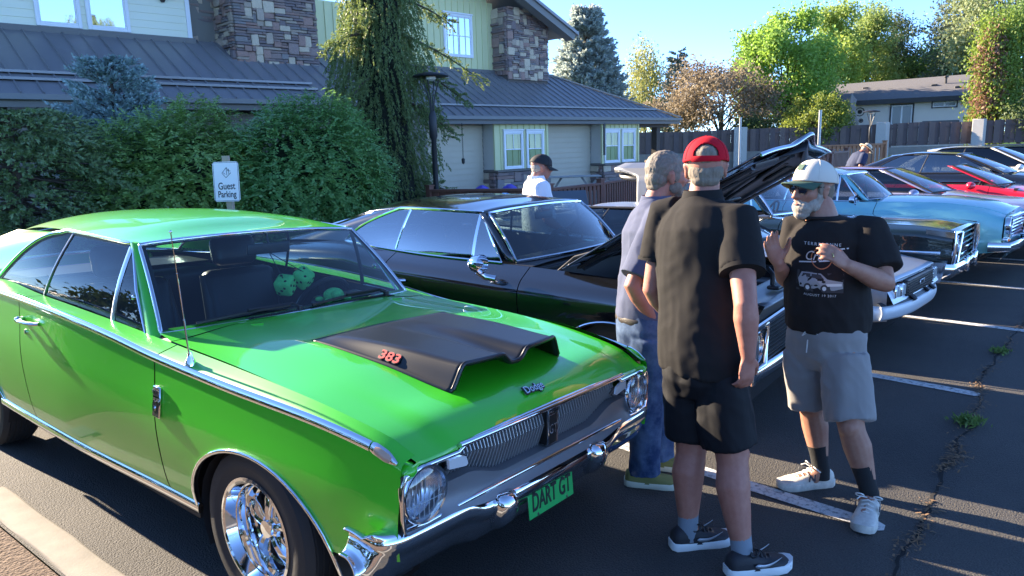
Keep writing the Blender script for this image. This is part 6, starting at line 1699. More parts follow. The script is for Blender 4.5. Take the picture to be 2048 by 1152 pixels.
    for x in (-3.09, -2.71): b = MB(); b.lathe([(.0001, -.03), (.042, -.03), (.042, .03), (.0001, .03)], 10, c=(x, -.50, 1.2), axis='X'); b.build('blue_fitting', blue, h)
    for k, (x, y, l) in enumerate(((-2.9, .1, .5), (-2.95, .3, .45), (-2.7, .2, .4), (-2.6, -.3, .5))):
        b = MB(); b.tube([(x, y, .97), (x + .05, y, 1.06), (x + l * .6, y + .05, 1.07)], .022, 8); b.build('pipe', mat('steel_pipe', (.55, .55, .55), .25, 1.0), mc, smooth=60)
    b = MB(); b.rbox(-2.62, -2.48, -.1, .1, .96, 1.12, .02, 2); b.build('control_box', mat('silver_duct', (.45, .47, .50), .3, .6), mc)
    return car
wedge_car()

# ---- dark green-black convertible, top down
DKGREEN = mat('dark_green_paint', (.004, .010, .011), .2, 0, coat=1.0, coat_rough=.012)
def dark_convertible():
    M = pose(8.4631, 2.8513, -1.4648, -.038, 0)
    S = dict(yb=pchip([(-4.2, .88), (-2.5, .96), (0, .95), (.5, .93), (.95, .88)]), zb=pchip([(-4.2, .78), (-2.5, .82), (-.8, .80), (0, .80), (.6, .80), (.95, .765)]),
             yt=pchip([(-4.2, .76), (-2.5, .82), (-.8, .82), (0, .80), (.5, .78), (.95, .74)]), zt=pchip([(-4.2, .80), (-2.5, .87), (-1.5, .86), (-.8, .865), (0, .855), (.6, .845), (.95, .80)]),
             z0=pchip([(-4.2, .36), (-.4, .28), (.6, .34), (.95, .40)]), off=pchip([(-.6, -.10), (0, -.07), (.3, -.01), (.55, .01), (.8, .0), (1, 0)]), arches=[(0, .30, .42, .34), (-3.05, .28, .42, .28)], round=.05)
    A, B = (-.80, .74, .90), (-1.12, .66, 1.26)
    car, ws, hd = std_car('convertible_car', 'long dark green convertible with the top down and chrome stacked grille', M, DKGREEN, S, .95, -4.2, (-.66, -1.95), A, B, None, hood=lambda x, s: .025 * (1 - s * s), wb=3.05, track=.78, wheel='disc')
    b = MB(); b.tube([ws(0, v) for v in np.linspace(0, 1, 6)] + [ws(u, 1) for u in np.linspace(0, 1, 12)] + [ws(1, v) for v in np.linspace(1, 0, 6)], (.022, .014), 8); b.build('windshield_frame', CHROME, car, smooth=60)
    for s in (-1, 1): b = MB(); b.tube([(-1.0, s * .80, .86), (-1.06, s * .75, 1.18)], (.012, .008), 6); b.build('vent_post', CHROME, car)
    b = MB(); b.rbox(-2.75, -2.2, -.68, .68, .30, .52, .08, 3); b.rbox(-2.85, -2.66, -.68, .68, .42, .93, .07, 3); b.build('rear_bench', VINYL, car, smooth=60)
    b = MB(); b.tube([(x, -(S['yb'](x) + .005), .60) for x in np.linspace(.85, -3.9, 40)], (.018, .006), 6, side=(0, 0, 1)); b.build('side_moulding', CHROME, car)
    # nose
    b = MB(); b.box(.86, .90, -.86, .86, .42, .80); b.build('grille_recess', BLACKTRIM, car)
    for s in (-1, 1):
        b = MB(); b.tube([(.955, s * .86, .80), (.965, s * .87, .62), (.94, s * .86, .46), (.95, s * .60, .46), (.97, s * .58, .79)], (.022, .014), 8, closed=True); b.build('lamp_frame', CHROME, car, smooth=60)
        b = MB(); b.grid(lambda u, v: (lerp(.72, .955, u), s * (lerp(.90, .875, u) + .012), lerp(lerp(.822, .80, u), lerp(.78, .745, u), v)), np.linspace(0, 1, 6), [0, .5, 1]); b.build('fender_cap', CHROME, car, smooth=60)
        ring_lamp(car, (.945, s * .665, .68), .075); ring_lamp(car, (.945, s * .79, .58), .075)
    for z in np.linspace(.50, .76, 6):
        b = MB(); b.bar((.94, -.57, z), (.94, .57, z), .03, .016); b.build('grille_bar', CHROME, car)
    def bum(u, v):
        a = abs(2 * u - 1)
        pr = [(-.03, .50), (.03, .50), (.05, .46), (.035, .40), (-.03, .345), (-.08, .34)]
        t = v * 5; i = min(int(t), 4); f = t - i
        return (.97 + lerp(pr[i][0], pr[i + 1][0], f) - .05 * a ** 3 - .28 * max(0, a - .9) / .1 * max(0, a - .9) / .1, lerp(-.96, .96, u), lerp(pr[i][1], pr[i + 1][1], f))
    b = MB(); b.grid(bum, np.linspace(0, 1, 50), np.linspace(0, 1, 16)); bp = b.build('front_bumper', CHROME, car, smooth=60, solid=.01)
    b = MB(); b.prism([(.62, .40), (.72, .40), (.72, .52), (.90, .52), (.86, .34), (.68, .26)], -.972, -.955, lambda u, v, h: (u + .02, h, v)); b.build('bumper_end', mat('polished', (.62, .66, .72), .12, 1.0), bp)
    for s in (-1, 1): b = MB(); b.rbox(.98, 1.03, s * .3 - .03, s * .3 + .03, .37, .54, .02, 2); b.build('bumper_guard', CHROME, bp, smooth=50)
    b = MB(); b.tube([(-.74, -.30, .905), (-.72, -.1, .91)], .01, 6); b.build('wiper', CHROME, car)
    return car
dark_convertible()

# ---- pale turquoise coupe with white roof
TURQ = mat('turquoise_paint', (.17, .44, .47), .28, .05, coat=1.0, coat_rough=.015)
WHITEP = mat('white_paint', (.72, .73, .72), .3, 0, coat=1.0, coat_rough=.02)
def turq_car():
    M = pose(10.43, 2.60, -1.5067, -.038, 0)
    S = dict(yb=pchip([(-4.0, .74), (-2.4, .83), (0, .83), (.5, .82), (.75, .80)]), zb=pchip([(-4.0, .76), (-2.4, .80), (-.7, .80), (0, .82), (.5, .80), (.75, .75)]),
             yt=pchip([(-4.0, .62), (-2.4, .70), (-.8, .68), (0, .68), (.5, .66), (.75, .60)]), zt=pchip([(-4.0, .80), (-2.4, .89), (-.8, .90), (0, .905), (.5, .86), (.75, .78)]),
             z0=pchip([(-4.0, .36), (-.4, .27), (.5, .34), (.75, .38)]), off=pchip([(-.6, -.10), (0, -.06), (.3, 0), (.6, .015), (1, 0)]), arches=[(0, .30, .38, .32), (-2.65, .28, .38, .28)], round=.07)
    A, B = (-.74, .60, .92), (-1.06, .52, 1.235)
    rail = (pchip([(-2.5, .48), (-2.0, .545), (-1.06, .53)]), pchip([(-2.5, 1.21), (-2.0, 1.26), (-1.06, 1.245)]), pchip([(-2.5, 1.27), (-2.0, 1.335), (-1.5, 1.34), (-1.06, 1.285)]), -2.45)
    car, ws, hd = std_car('coupe_car', 'pale turquoise coupe with white roof and slatted chrome grille', M, TURQ, S, .75, -4.0, (-.62, -1.75), A, B, rail, hood=lambda x, s: .075 * (1 - abs(s) ** 2.2), wb=2.65, track=.66, R0=.32,
                          windows=(-2.45, -2.15, -1.80, -1.72, .05, True), rearglass=((-2.9, .52, .90),), roofpaint=WHITEP, seat_x=-1.5)
    b = MB(); b.grid(lambda u, v: (.755 + .02 * (1 - (2 * u - 1) ** 2), lerp(-.80, .80, u), lerp(.77 + .07 * (1 - abs(2 * u - 1) ** 2.2), .40, v)), np.linspace(0, 1, 15), np.linspace(0, 1, 5)); b.build('nose_panel', TURQ, car, smooth=60)
    for z in np.linspace(.55, .74, 6):
        b = MB(); b.tube([(.785, y, z) for y in (-.50, 0, .50)], (.016, .01), 6); b.build('grille_slat', CHROME, car)
    b = MB(); b.tube([(.785, -.52, .76), (.785, .52, .76), (.785, .52, .53), (.785, -.52, .53)], .016, 6, closed=True); b.build('grille_surround', CHROME, car)
    for s in (-1, 1):
        ring_lamp(car, (.785, s * .655, .665), .085)
        b = MB(); b.rbox(.70, .80, s * .72 - .07, s * .72 + .07, .495, .535, .015, 2); l = b.build('indicator', CHROME, car); b = MB(); b.rbox(.79, .815, s * .72 - .05, s * .72 + .05, .50, .53, .01, 2); b.build('lens', AMBER, l)
    b = MB(); b.tube([(.62, -.86, .43), (.82, -.82, .435), (.86, -.4, .44), (.865, 0, .44), (.86, .4, .44), (.82, .82, .435), (.62, .86, .43)], (.055, .02), 10, side=(0, 0, 1)); bp = b.build('front_bumper', CHROME, car, smooth=60)
    b = MB(); b.grid(lambda u, v: (lerp(.82, .72, v), lerp(-.78, .78, u), lerp(.40, .27, v)), [0, .5, 1], [0, 1]); b.build('apron', TURQ, car)
    b = MB(); c = side_pt(S, -.85, .93, -1, .06); b.lathe([(.0001, -.05), (.04, -.035), (.052, .02), (.05, .03)], 16, c=c, axis='X'); b.tube([c, (c[0] + .02, c[1] + .06, c[2] - .06)], .012, 6); b.build('door_mirror', CHROME, car, smooth=50)
turq_car()

def modern_car(name, label, M, paint, w=.88, hoodz=.78, roofz=1.30, A=None, B=None, roof=True, seats=VINYL, nose=.85, roofpaint=None, tail=-3.7, kind='', belt=.84, glass=(.30, .34, .36), R0=.33, deck=.0):
    S = dict(yb=pchip([(tail, w - .10), (-2.5, w + .02), (0, w), (nose - .35, w - .03), (nose, w - .22)]), zb=pchip([(tail, belt - .02 + deck), (-2.4, belt + .02), (-.8, belt - .02), (0, hoodz - .05), (nose - .3, hoodz - .10), (nose, hoodz - .20)]),
             yt=pchip([(tail, w - .22), (-2.4, w - .12), (-.8, w - .12), (0, w - .16), (nose - .3, w - .22), (nose, w - .36)]), zt=pchip([(tail, belt + .02 + deck), (-2.4, belt + .06), (-.8, belt + .06), (0, hoodz), (nose - .3, hoodz - .05), (nose, hoodz - .15)]),
             z0=pchip([(tail, .35), (-.4, .22), (nose, .26)]), off=pchip([(-.6, -.12), (0, -.07), (.3, -.01), (.6, .01), (1, 0)]), arches=[(0, .32, .38, .34), (-2.55, .32, .39, .35)], round=.09)
    A = A or (-.55, w - .18, belt + .06); B = B or (-1.25, w - .32, roofz - .05)
    rail = None; rg = None
    if roof:
        rail = (pchip([(-2.6, w - .38), (-1.9, w - .29), (B[0], B[1] + .01)]), pchip([(-2.6, roofz - .12), (-1.9, roofz - .04), (B[0], B[2] + .005)]), pchip([(-2.6, roofz - .06), (-1.9, roofz + .005), (B[0], B[2] + .035)]), -2.5)
        rg = ((-3.15, w - .30, belt + .08),)
    car, ws, hd = std_car(name, label, M, paint, S, nose, tail, (-.50, -1.85), A, B, rail, hood=lambda x, s: .06 * (1 - abs(s) ** 2.4), wheel='spoke', R0=R0, rim=.215, wb=2.55, track=w - .14, windows=(-2.75, -2.2, -1.85, -1.75, .06, False), rearglass=rg, trim=False, trimmat=BLACKTRIM,
                          roofpaint=roofpaint, seats=seats, seat_x=-1.55, ws_tint=(.40, .46, .48), sidetint=glass, facemat=mat('alloy', (.42, .43, .44), .3, .9))
    b = MB(); b.grid(lambda u, v: (nose + .05 * (1 - abs(2 * u - 1) ** 2) + .07 * math.sin(v * 2.6) - .10 * abs(2 * u - 1) ** 4, lerp(-w + .05, w - .05, u), lerp(hoodz - .15, .24, v)), np.linspace(0, 1, 21), np.linspace(0, 1, 9)); fb = b.build('front_bumper', paint, car, smooth=60)
    b = MB(); b.rbox(nose + .07, nose + .125, -.5, .5, .30, .42, .03, 2); b.build('air_intake', BLACKTRIM, fb)
    for s in (-1, 1):
        b = MB(); b.rbox(nose - .06, nose + .065, s * (w - .30) - .13, s * (w - .30) + .13, hoodz - .24, hoodz - .15, .03, 3); b.build('headlamp', mat('modern_lamp', (.35, .37, .40), .1, .4, coat=1.0), car, smooth=60)
        b = MB(); c = side_pt(S, -.72, belt - .01, s, .10); b.ball((c[0], c[1], c[2] + .06), (.07, .10, .062), 14, 10); b.tube([(c[0], c[1], c[2] + .04), (c[0] + .02, c[1] - s * .13, c[2] + .02)], .02, 6); b.build('door_mirror', paint, car, smooth=60)
    return car, S, ws

def kidney_car():
    lilac = mat('lilac_paint', (.30, .30, .42), .28, .45, coat=1.0, coat_rough=.015)
    wine = mat('sunlit_roof_tint', (.26, .045, .075), .28, .35, coat=1.0, coat_rough=.015)  # sunlit pink of the lilac roof put into its colour
    car, S, ws = modern_car('coupe_car', 'lilac blue coupe with its sunlit roof tinted wine red and twin kidney grilles, between turquoise and red cars', pose(12.35, 2.55, -1.53, -.03), lilac, .86, .80, 1.27, roofpaint=wine, belt=.84)
    for s in (-1, 1):
        b = MB(); b.tube([(.965, s * .03, .72), (.95, s * .17, .715), (.975, s * .18, .60), (.99, s * .04, .59)], .014, 8, closed=True); k = b.build('kidney_surround', CHROME, car, smooth=60)
        b = MB(); b.add([(.955, s * .03, .72), (.945, s * .17, .715), (.965, s * .18, .60), (.98, s * .04, .59)], [(0, 1, 2, 3)]); b.build('kidney_mesh', BLACKTRIM, k)
    b = MB(); b.rbox(1.0, 1.01, -.16, .16, .44, .52, .003, 1); b.build('license_plate', mat('plate_white', (.7, .7, .72), .4), car)
    b = MB(); b.rbox(-2.95, -2.70, -.55, .55, 1.20, 1.225, .01, 2); b.build('rear_spoiler', BLACKTRIM, car)
    b = MB(); Ms = frame((-.78, -.25, 1.02), (0, .9, 0), (-.7, 0, .72)); b.box(-.17, .17, -.09, .09, -.004, .0, Ms); c = b.build('sign_card', mat('card_white', (.7, .7, .7), .6), None); c.parent = None; c.matrix_basis = pose(12.35, 2.55, -1.53, -.03)
    tag(c, 'red and white card propped inside the windshield of the lilac coupe', 'sign')
    b = MB(); b.box(-.135, .135, -.065, .065, .0005, .002, Ms); b.build('printed_panel', mat('card_red', (.55, .02, .05), .6), c)
kidney_car()
REDP = mat('red_paint', (.50, .008, .022), .28, .05, coat=1.0, coat_rough=.015)
modern_car('convertible_car', 'red open sports convertible with black seats and red mirror', pose(14.35, 2.3, -1.52, -.03), REDP, .92, .80, 1.22, roof=False, A=(-.42, .72, .90), B=(-1.08, .60, 1.20))
modern_car('coupe_car', 'black fastback coupe with long side glass behind the red convertible', pose(16.3, 2.5, -1.53, -.03), BLACKP, .90, .92, 1.40, A=(-.5, .72, .99), B=(-1.25, .58, 1.33), belt=.93, glass=(.18, .2, .22))
modern_car('coupe_car', 'white coupe with black side windows parked beyond the black fastback', pose(18.5, 2.4, -1.53, -.03), mat('pearl_white', (.62, .61, .58), .3, .1, coat=1.0), .90, .95, 1.46, A=(-.5, .72, 1.02), B=(-1.25, .58, 1.40), belt=.96, glass=(.08, .09, .10))
modern_car('hatchback_car', 'dark grey car last in the row at the right edge', pose(20.8, 2.2, -1.53, -.03), mat('dark_grey_paint', (.02, .022, .026), .25, .3, coat=1.0), .88, .95, 1.42, A=(-.5, .72, 1.02), B=(-1.25, .58, 1.36), belt=.95, glass=(.12, .13, .14))

# ---------------------------------------------------------------- people
SKIN = mat('skin_tan', (.34, .172, .112), .55, var=(22, (.27, .115, .075), .22), bump=(160, .12, .002), sss=.06)
SKIN_RED = mat('skin_ruddy', (.36, .155, .105), .55, var=(22, (.28, .105, .070), .22), bump=(160, .12, .002), sss=.06)
GREYHAIR = mat('grey_hair', (.22, .185, .145), .8, spec=.2, var=(60, (.12, .095, .07), .25), stretch=(1, 1, .25), bump=(220, .6, .004))
WHITEHAIR = mat('white_hair', (.36, .325, .28), .8, spec=.2, var=(60, (.22, .19, .155), .25), bump=(220, .6, .004))
BROWNGREY = mat('brown_grey_hair', (.20, .165, .13), .7, var=(60, (.10, .08, .06), .25), bump=(220, .6, .004))
def V3(*a): return Vector(a if len(a) > 1 else a[0])

def headframe(c, f, up=(0, 0, 1)):
    f = Vector(f).normalized(); l = Vector(up).cross(f).normalized(); u = f.cross(l)
    M = Matrix.Identity(4)
    for i in range(3): M[i][0], M[i][1], M[i][2] = f[i], l[i], u[i]
    M.translation = Vector(c)
    return M

def add_head(mb, H, s=1.0):
    """skull, jaw, nose, brow, cheeks, lips, ears in the head frame (x front, y left, z up)"""
    B = lambda c, r: mb.ball(tuple(x * s for x in c), tuple(x * s for x in r), 18, 12, H)
    B((-.012, 0, .022), (.098, .077, .094)); B((.020, 0, -.02), (.078, .068, .085)); B((.030, 0, -.068), (.058, .056, .050)); B((.062, 0, -.098), (.026, .030, .022))
    B((.075, 0, .028), (.020, .055, .016)); 
    for k in (-1, 1):
        B((.058, k * .038, -.025), (.028, .026, .028)); B((-.004, k * .080, -.012), (.020, .010, .034)); B((-.010, k * .086, .006), (.016, .010, .014)); B((.000, k * .081, -.040), (.009, .009, .012))
    mb.tube([H @ Vector((.086 * s, 0, .018 * s)), H @ Vector((.103 * s, 0, -.012 * s)), H @ Vector((.112 * s, 0, -.032 * s)), H @ Vector((.094 * s, 0, -.044 * s))], [.010 * s, .012 * s, .016 * s, .012 * s], 10)
    for k in (-1, 1): B((.094, k * .014, -.036), (.011, .010, .009))
    B((.089, 0, -.064), (.012, .024, .007)); B((.086, 0, -.077), (.012, .021, .008))

def add_hand(mb, wrist, d, n, thumb, curl=.35, s=1.0, spread=.10, tcurl=.3, fl=(1, 1, 1, 1)):
    """palm and five bent fingers: d towards the fingertips, n out of the palm, thumb = side the thumb leaves from"""
    d = Vector(d).normalized(); n = Vector(n); n = (n - d * n.dot(d)).normalized(); t = Vector(thumb); t = (t - d * t.dot(d) - n * t.dot(n)).normalized()
    w = Vector(wrist)
    mb.tube([w - d * .035 * s, w + d * .005 * s, w + d * .03 * s, w + d * .065 * s, w + d * .092 * s], [(.030 * s, .021 * s), (.029 * s, .019 * s), (.038 * s, .018 * s), (.042 * s, .016 * s), (.038 * s, .013 * s)], 14, side=t)
    for k, (off, ln, r) in enumerate(((.030, .072, .0098), (.010, .080, .0102), (-.010, .075, .0098), (-.029, .058, .0088))):
        b = w + d * (.082 * s) + t * (off * s); dirv = (d + t * (spread * (1.4 - k))).normalized()
        pts = [w + d * .055 * s + t * off * s * .9, b]; rs = [r * s * 1.1, r * s * 1.08]; a = 0; p = b
        for j, fr in enumerate((.45, .32, .23)):
            a += curl * (.9, 1.1, .8)[j] * fl[k]
            p = p + (dirv * math.cos(a) + n * math.sin(a)) * (ln * fr * s); pts.append(p); rs.append(r * s * (1.0, .92, .72)[j])
        mb.tube(pts, rs, 9)
        mb.ball(tuple(pts[-1]), rs[-1] * .98, 8, 6)
    p0 = w + d * .018 * s + t * .022 * s; q = (d * .55 + t * .80 + n * tcurl).normalized()
    p1 = p0 + q * .042 * s; q2 = (d * .80 + t * .45 + n * tcurl * 1.4).normalized(); p2 = p1 + q2 * .034 * s; p3 = p2 + (d * .9 + t * .2 + n * tcurl * 1.8).normalized() * .024 * s
    mb.tube([p0, p1, p2, p3], [.016 * s, .0135 * s, .0115 * s, .009 * s], 9); mb.ball(tuple(p3), .009 * s, 8, 6)

def foldfn(seed, amp, verts, drape=1.0, ztop=None):
    """cloth folds: long soft creases that follow the hang, with short ones round given points"""
    def f(c, n):
        w = .5 * noise.noise(Vector((c.x * 3, c.y * 3, c.z * 3 + seed)))
        h = noise.noise(Vector((c.x * 12 + seed + w, c.y * 12 - seed, c.z * 1.5 * drape))) * .8 + noise.noise(Vector((c.x * 7 - seed + c.z * 2.5, c.y * 7 + c.z * 2, c.z * 2.6 + seed))) * .45
        h += .22 * (1 - 2 * abs(noise.noise(Vector((c.x * 14 + c.z * 6, c.y * 14 - c.z * 5, c.z * 3.0 + seed)))))
        k = 1.0; e = 0.0
        for (p, r, a) in verts:
            d = (c - Vector(p)).length
            if d < r: t = 1 - d / r; k += a * t; e += t * .12 * math.sin(c.z * 95 + 8 * noise.noise(Vector((c.x * 8, c.y * 8, seed))) + c.x * 20)
        return .85 * amp * (h * k + e) * (1 if ztop is None else .1 + .9 * sstep(.02, .16, ztop - c.z))
    return f

def shoe(name, heel, toe, label, upper, solem, parent, ankle, marks=None, L=None, high=.10, laces=None, sole_h=.028, width=.050):
    heel, toe = Vector((heel[0], heel[1], 0)), Vector((toe[0], toe[1], 0)); d = (toe - heel).normalized(); L = L or .285
    M = headframe((heel - d * .012), d)
    def ring(x, w, h, z0, k=12):
        pts = []
        for i in range(k + 1):
            a = math.pi * i / k; c, s_ = math.cos(a), math.sin(a)
            pts.append((x, w * math.copysign(abs(c) ** .7, c), z0 + (h - z0) * s_ ** .75))
        return pts
    z = sole_h * .8
    b = MB(); b.loft([ring(x * L, w * width / .05, h, z) for x, w, h in ((.0, .022, .055), (.02, .034, .080), (.10, .040, high), (.24, .042, high * 1.02), (.34, .042, high * .98), (.46, .044, .082), (.62, .049, .066), (.80, .050, .056), (.92, .041, .046), (.985, .022, .036), (1.0, .008, .030))], M=M)
    sh = b.build(name, upper, parent, smooth=70)
    b = MB()
    outl = []
    for x, w in ((-.02, .010), (-.015, .026), (.05, .041), (.2, .043), (.4, .042), (.55, .048), (.72, .054), (.86, .050), (.96, .034), (1.01, .012)): outl.append((x * L, w * width / .05))
    poly = outl + [(x, -w) for x, w in outl[::-1]]
    n = len(poly)
    fz = lambda x: .012 * max(0, (x / L - .8) / .2) ** 2 + .004 * max(0, (.08 - x / L) / .08)
    vs = []
    for zz, sc in ((0, .92), (.006, .99), (sole_h, 1.0), (sole_h + .003, .95)): vs.append([(x, y * sc, zz + fz(x)) for x, y in poly])
    b.loft(vs, M=M); b.build('sole', solem, sh, smooth=50)
    if laces:
        b = MB()
        for k in range(4): x = (.42 + .07 * k) * L; zz = .094 - .010 * k; b.tube([(x, -.026, zz - .008), (x + .006, 0, zz + .005), (x, .026, zz - .008)], .0035, 6, M=M)
        for sg in (-1, 1):
            b.tube([(.40 * L + .016 * math.sin(a) - .012, sg * (.020 + .022 * (1 - math.cos(a)) / 1.2), .105 + .014 * math.sin(a)) for a in np.linspace(0, 6.0, 12)], .003, 6, M=M)
            b.tube([(.40 * L, sg * .006, .104), (.45 * L, sg * .03, .112), (.50 * L, sg * .045, .10)], .003, 6, M=M)
        b.build('laces', laces, sh, smooth=60)
    return sh, M, L

def cap(parent, H, dome, brimc, back_open=False, brim_under=None, r=(.104, .088, .092), z0=.032, tilt=0.0, name='cap', hair=None):
    T = H @ Matrix.Rotation(tilt, 4, 'Y')
    b = MB(); nu, nv = 120, 30
    def dm(a, v):
        e = v * math.pi / 2; c = math.cos(e) ** .92
        return (-.010 + r[0] * math.cos(a) * c, r[1] * math.sin(a) * c, z0 + (r[2] + .012 * math.cos(a) * c) * math.sin(e) ** .95)
    P = [[dm(2 * math.pi * i / nu, j / nv) for j in range(nv + 1)] for i in range(nu)]
    vs = [p for row in P for p in row]; fs = []
    for i in range(nu):
        for j in range(nv):
            a = 2 * math.pi * (i + .5) / nu - math.pi; v = (j + .5) / nv
            if back_open and .10 < v and (a / .60) ** 2 + ((v - .10) / .40) ** 2 < 1: continue
            q = (i * (nv + 1) + j, ((i + 1) % nu) * (nv + 1) + j, ((i + 1) % nu) * (nv + 1) + j + 1, i * (nv + 1) + j + 1); fs.append(q)
    b.add(vs, fs, T)
    o = b.build(name, dome, parent, smooth=80, solid=.003)
    for k in range(6):
        a = k * math.pi / 3 + .0; s_ = MB(); s_.tube([T @ Vector(tuple(np.array(dm(a, v)) * 1.004)) for v in np.linspace(.05, 1, 10)], .0016, 5)
        if back_open and k == 3: continue
        s_.build('seam', dome, o)
    s_ = MB(); s_.ball(tuple(T @ Vector((-.010, 0, z0 + r[2] - .003))), .007, 8, 6); s_.build('button', dome, o)
    def br(u, v):
        a = lerp(-1.25, 1.25, u); base = dm(a, 0); ln = .072 * math.cos(a * .72) ** .55 if abs(a * .72) < 1.57 else 0
        return (base[0] + ln * v * (.55 + .45 * math.cos(a)) + .004, base[1] * (1 - .10 * v), base[2] - .004 - .012 * v - .030 * (base[1] / r[1]) ** 2 * v)
    b = MB(); b.grid(br, np.linspace(0, 1, 25), np.linspace(0, 1, 8), M=T); bo = b.build('brim', brimc, o, smooth=80, solid=.004)
    if back_open:
        pts = [T @ Vector(tuple(np.array(dm(math.pi + a, .03)) * 1.003)) for a in np.linspace(-.66, .66, 12)]
        b = MB(); b.tube(pts, (.012, .003), 6, side=(0, 0, 1)); b.build('strap', dome, o)
    return o, T, dm

def glasses(parent, H, lens, frame_m, s=1.0, dark=True):
    b = MB()
    for k in (-1, 1):
        b.tube([(.099 - .010 * abs(y / .06) ** 2, k * y, z) for y, z in ((.008, .012), (.03, .018), (.055, .014), (.060, -.004), (.045, -.020), (.022, -.018), (.010, -.006))], .0022, 5, M=H, closed=True)
        b.tube([(.094, k * .060, .010), (.05, k * .076, .010), (0, k * .084, .008), (-.015, k * .084, -.008)], .0026, 5, M=H)
    b.tube([(.100, -.010, .008), (.103, 0, .011), (.100, .010, .008)], .0022, 5, M=H)
    g = b.build('glasses', frame_m, parent, smooth=60)
    b = MB()
    for k in (-1, 1): b.add([(.0985 - .010 * abs(y / .06) ** 2, k * y, z) for y, z in ((.008, .012), (.03, .018), (.055, .014), (.060, -.004), (.045, -.020), (.022, -.018), (.010, -.006))], [tuple(range(7))], H)
    b.build('lenses', lens, g)
    return g

def eyes(parent, H):
    b = MB()
    for k in (-1, 1): b.ball((.078, k * .031, .006), .012, 10, 8, H)
    e = b.build('eyes', mat('eye_white', (.6, .57, .53), .2, coat=1.0), parent, smooth=80)

def hairmesh(name, blobs, H, m, parent, voxel=.008, amp=.006, seed=0, nst=5200, slen=.024):
    mb = MB()
    for c, r in blobs: mb.ball(c, r, 16, 10, H)
    o = remesh(mb, name, m, voxel * .8, 2, parent, lambda c, n: amp * (.7 * noise.noise(Vector((c.x * 70 + seed, c.y * 70, c.z * 38))) + .7 * noise.noise(Vector((c.x * 150, c.y * 150, c.z * 70)))))

def limbs(mb, pts, rs, seg=14): mb.tube(pts, rs, seg); mb.ball(tuple(pts[0]), rs[0] if not isinstance(rs[0], tuple) else min(rs[0]), 12, 8); mb.ball(tuple(pts[-1]), rs[-1] if not isinstance(rs[-1], tuple) else min(rs[-1]), 12, 8)
def arm(mb, sh, el, wr, s=1.0):
    sh, el, wr = Vector(sh), Vector(el), Vector(wr)
    limbs(mb, [sh, sh.lerp(el, .35), sh.lerp(el, .8), el, el.lerp(wr, .25), el.lerp(wr, .7), wr], [.058 * s, .054 * s, .045 * s, .042 * s, .046 * s, .034 * s, .027 * s])
def leg(mb, hip, kn, an, calf, s=1.0):
    hip, kn, an, c = Vector(hip), Vector(kn), Vector(an), Vector(calf) * .012
    limbs(mb, [hip, hip.lerp(kn, .5), kn.lerp(hip, .08), kn.lerp(an, .10), kn.lerp(an, .32) + c, kn.lerp(an, .62) + c * .5, kn.lerp(an, .9), an], [.098 * s, .082 * s, .062 * s, .060 * s, .065 * s, .052 * s, .039 * s, .037 * s])
    mb.ball(tuple(kn - c * 2.4), .050 * s, 12, 8)
def torso(mb, rows, s):
    """rows: (centre, a, b) rings stacked along the spine, s = left direction"""
    mb.tube([r[0] for r in rows], [(r[1], r[2]) for r in rows], 28, side=s)

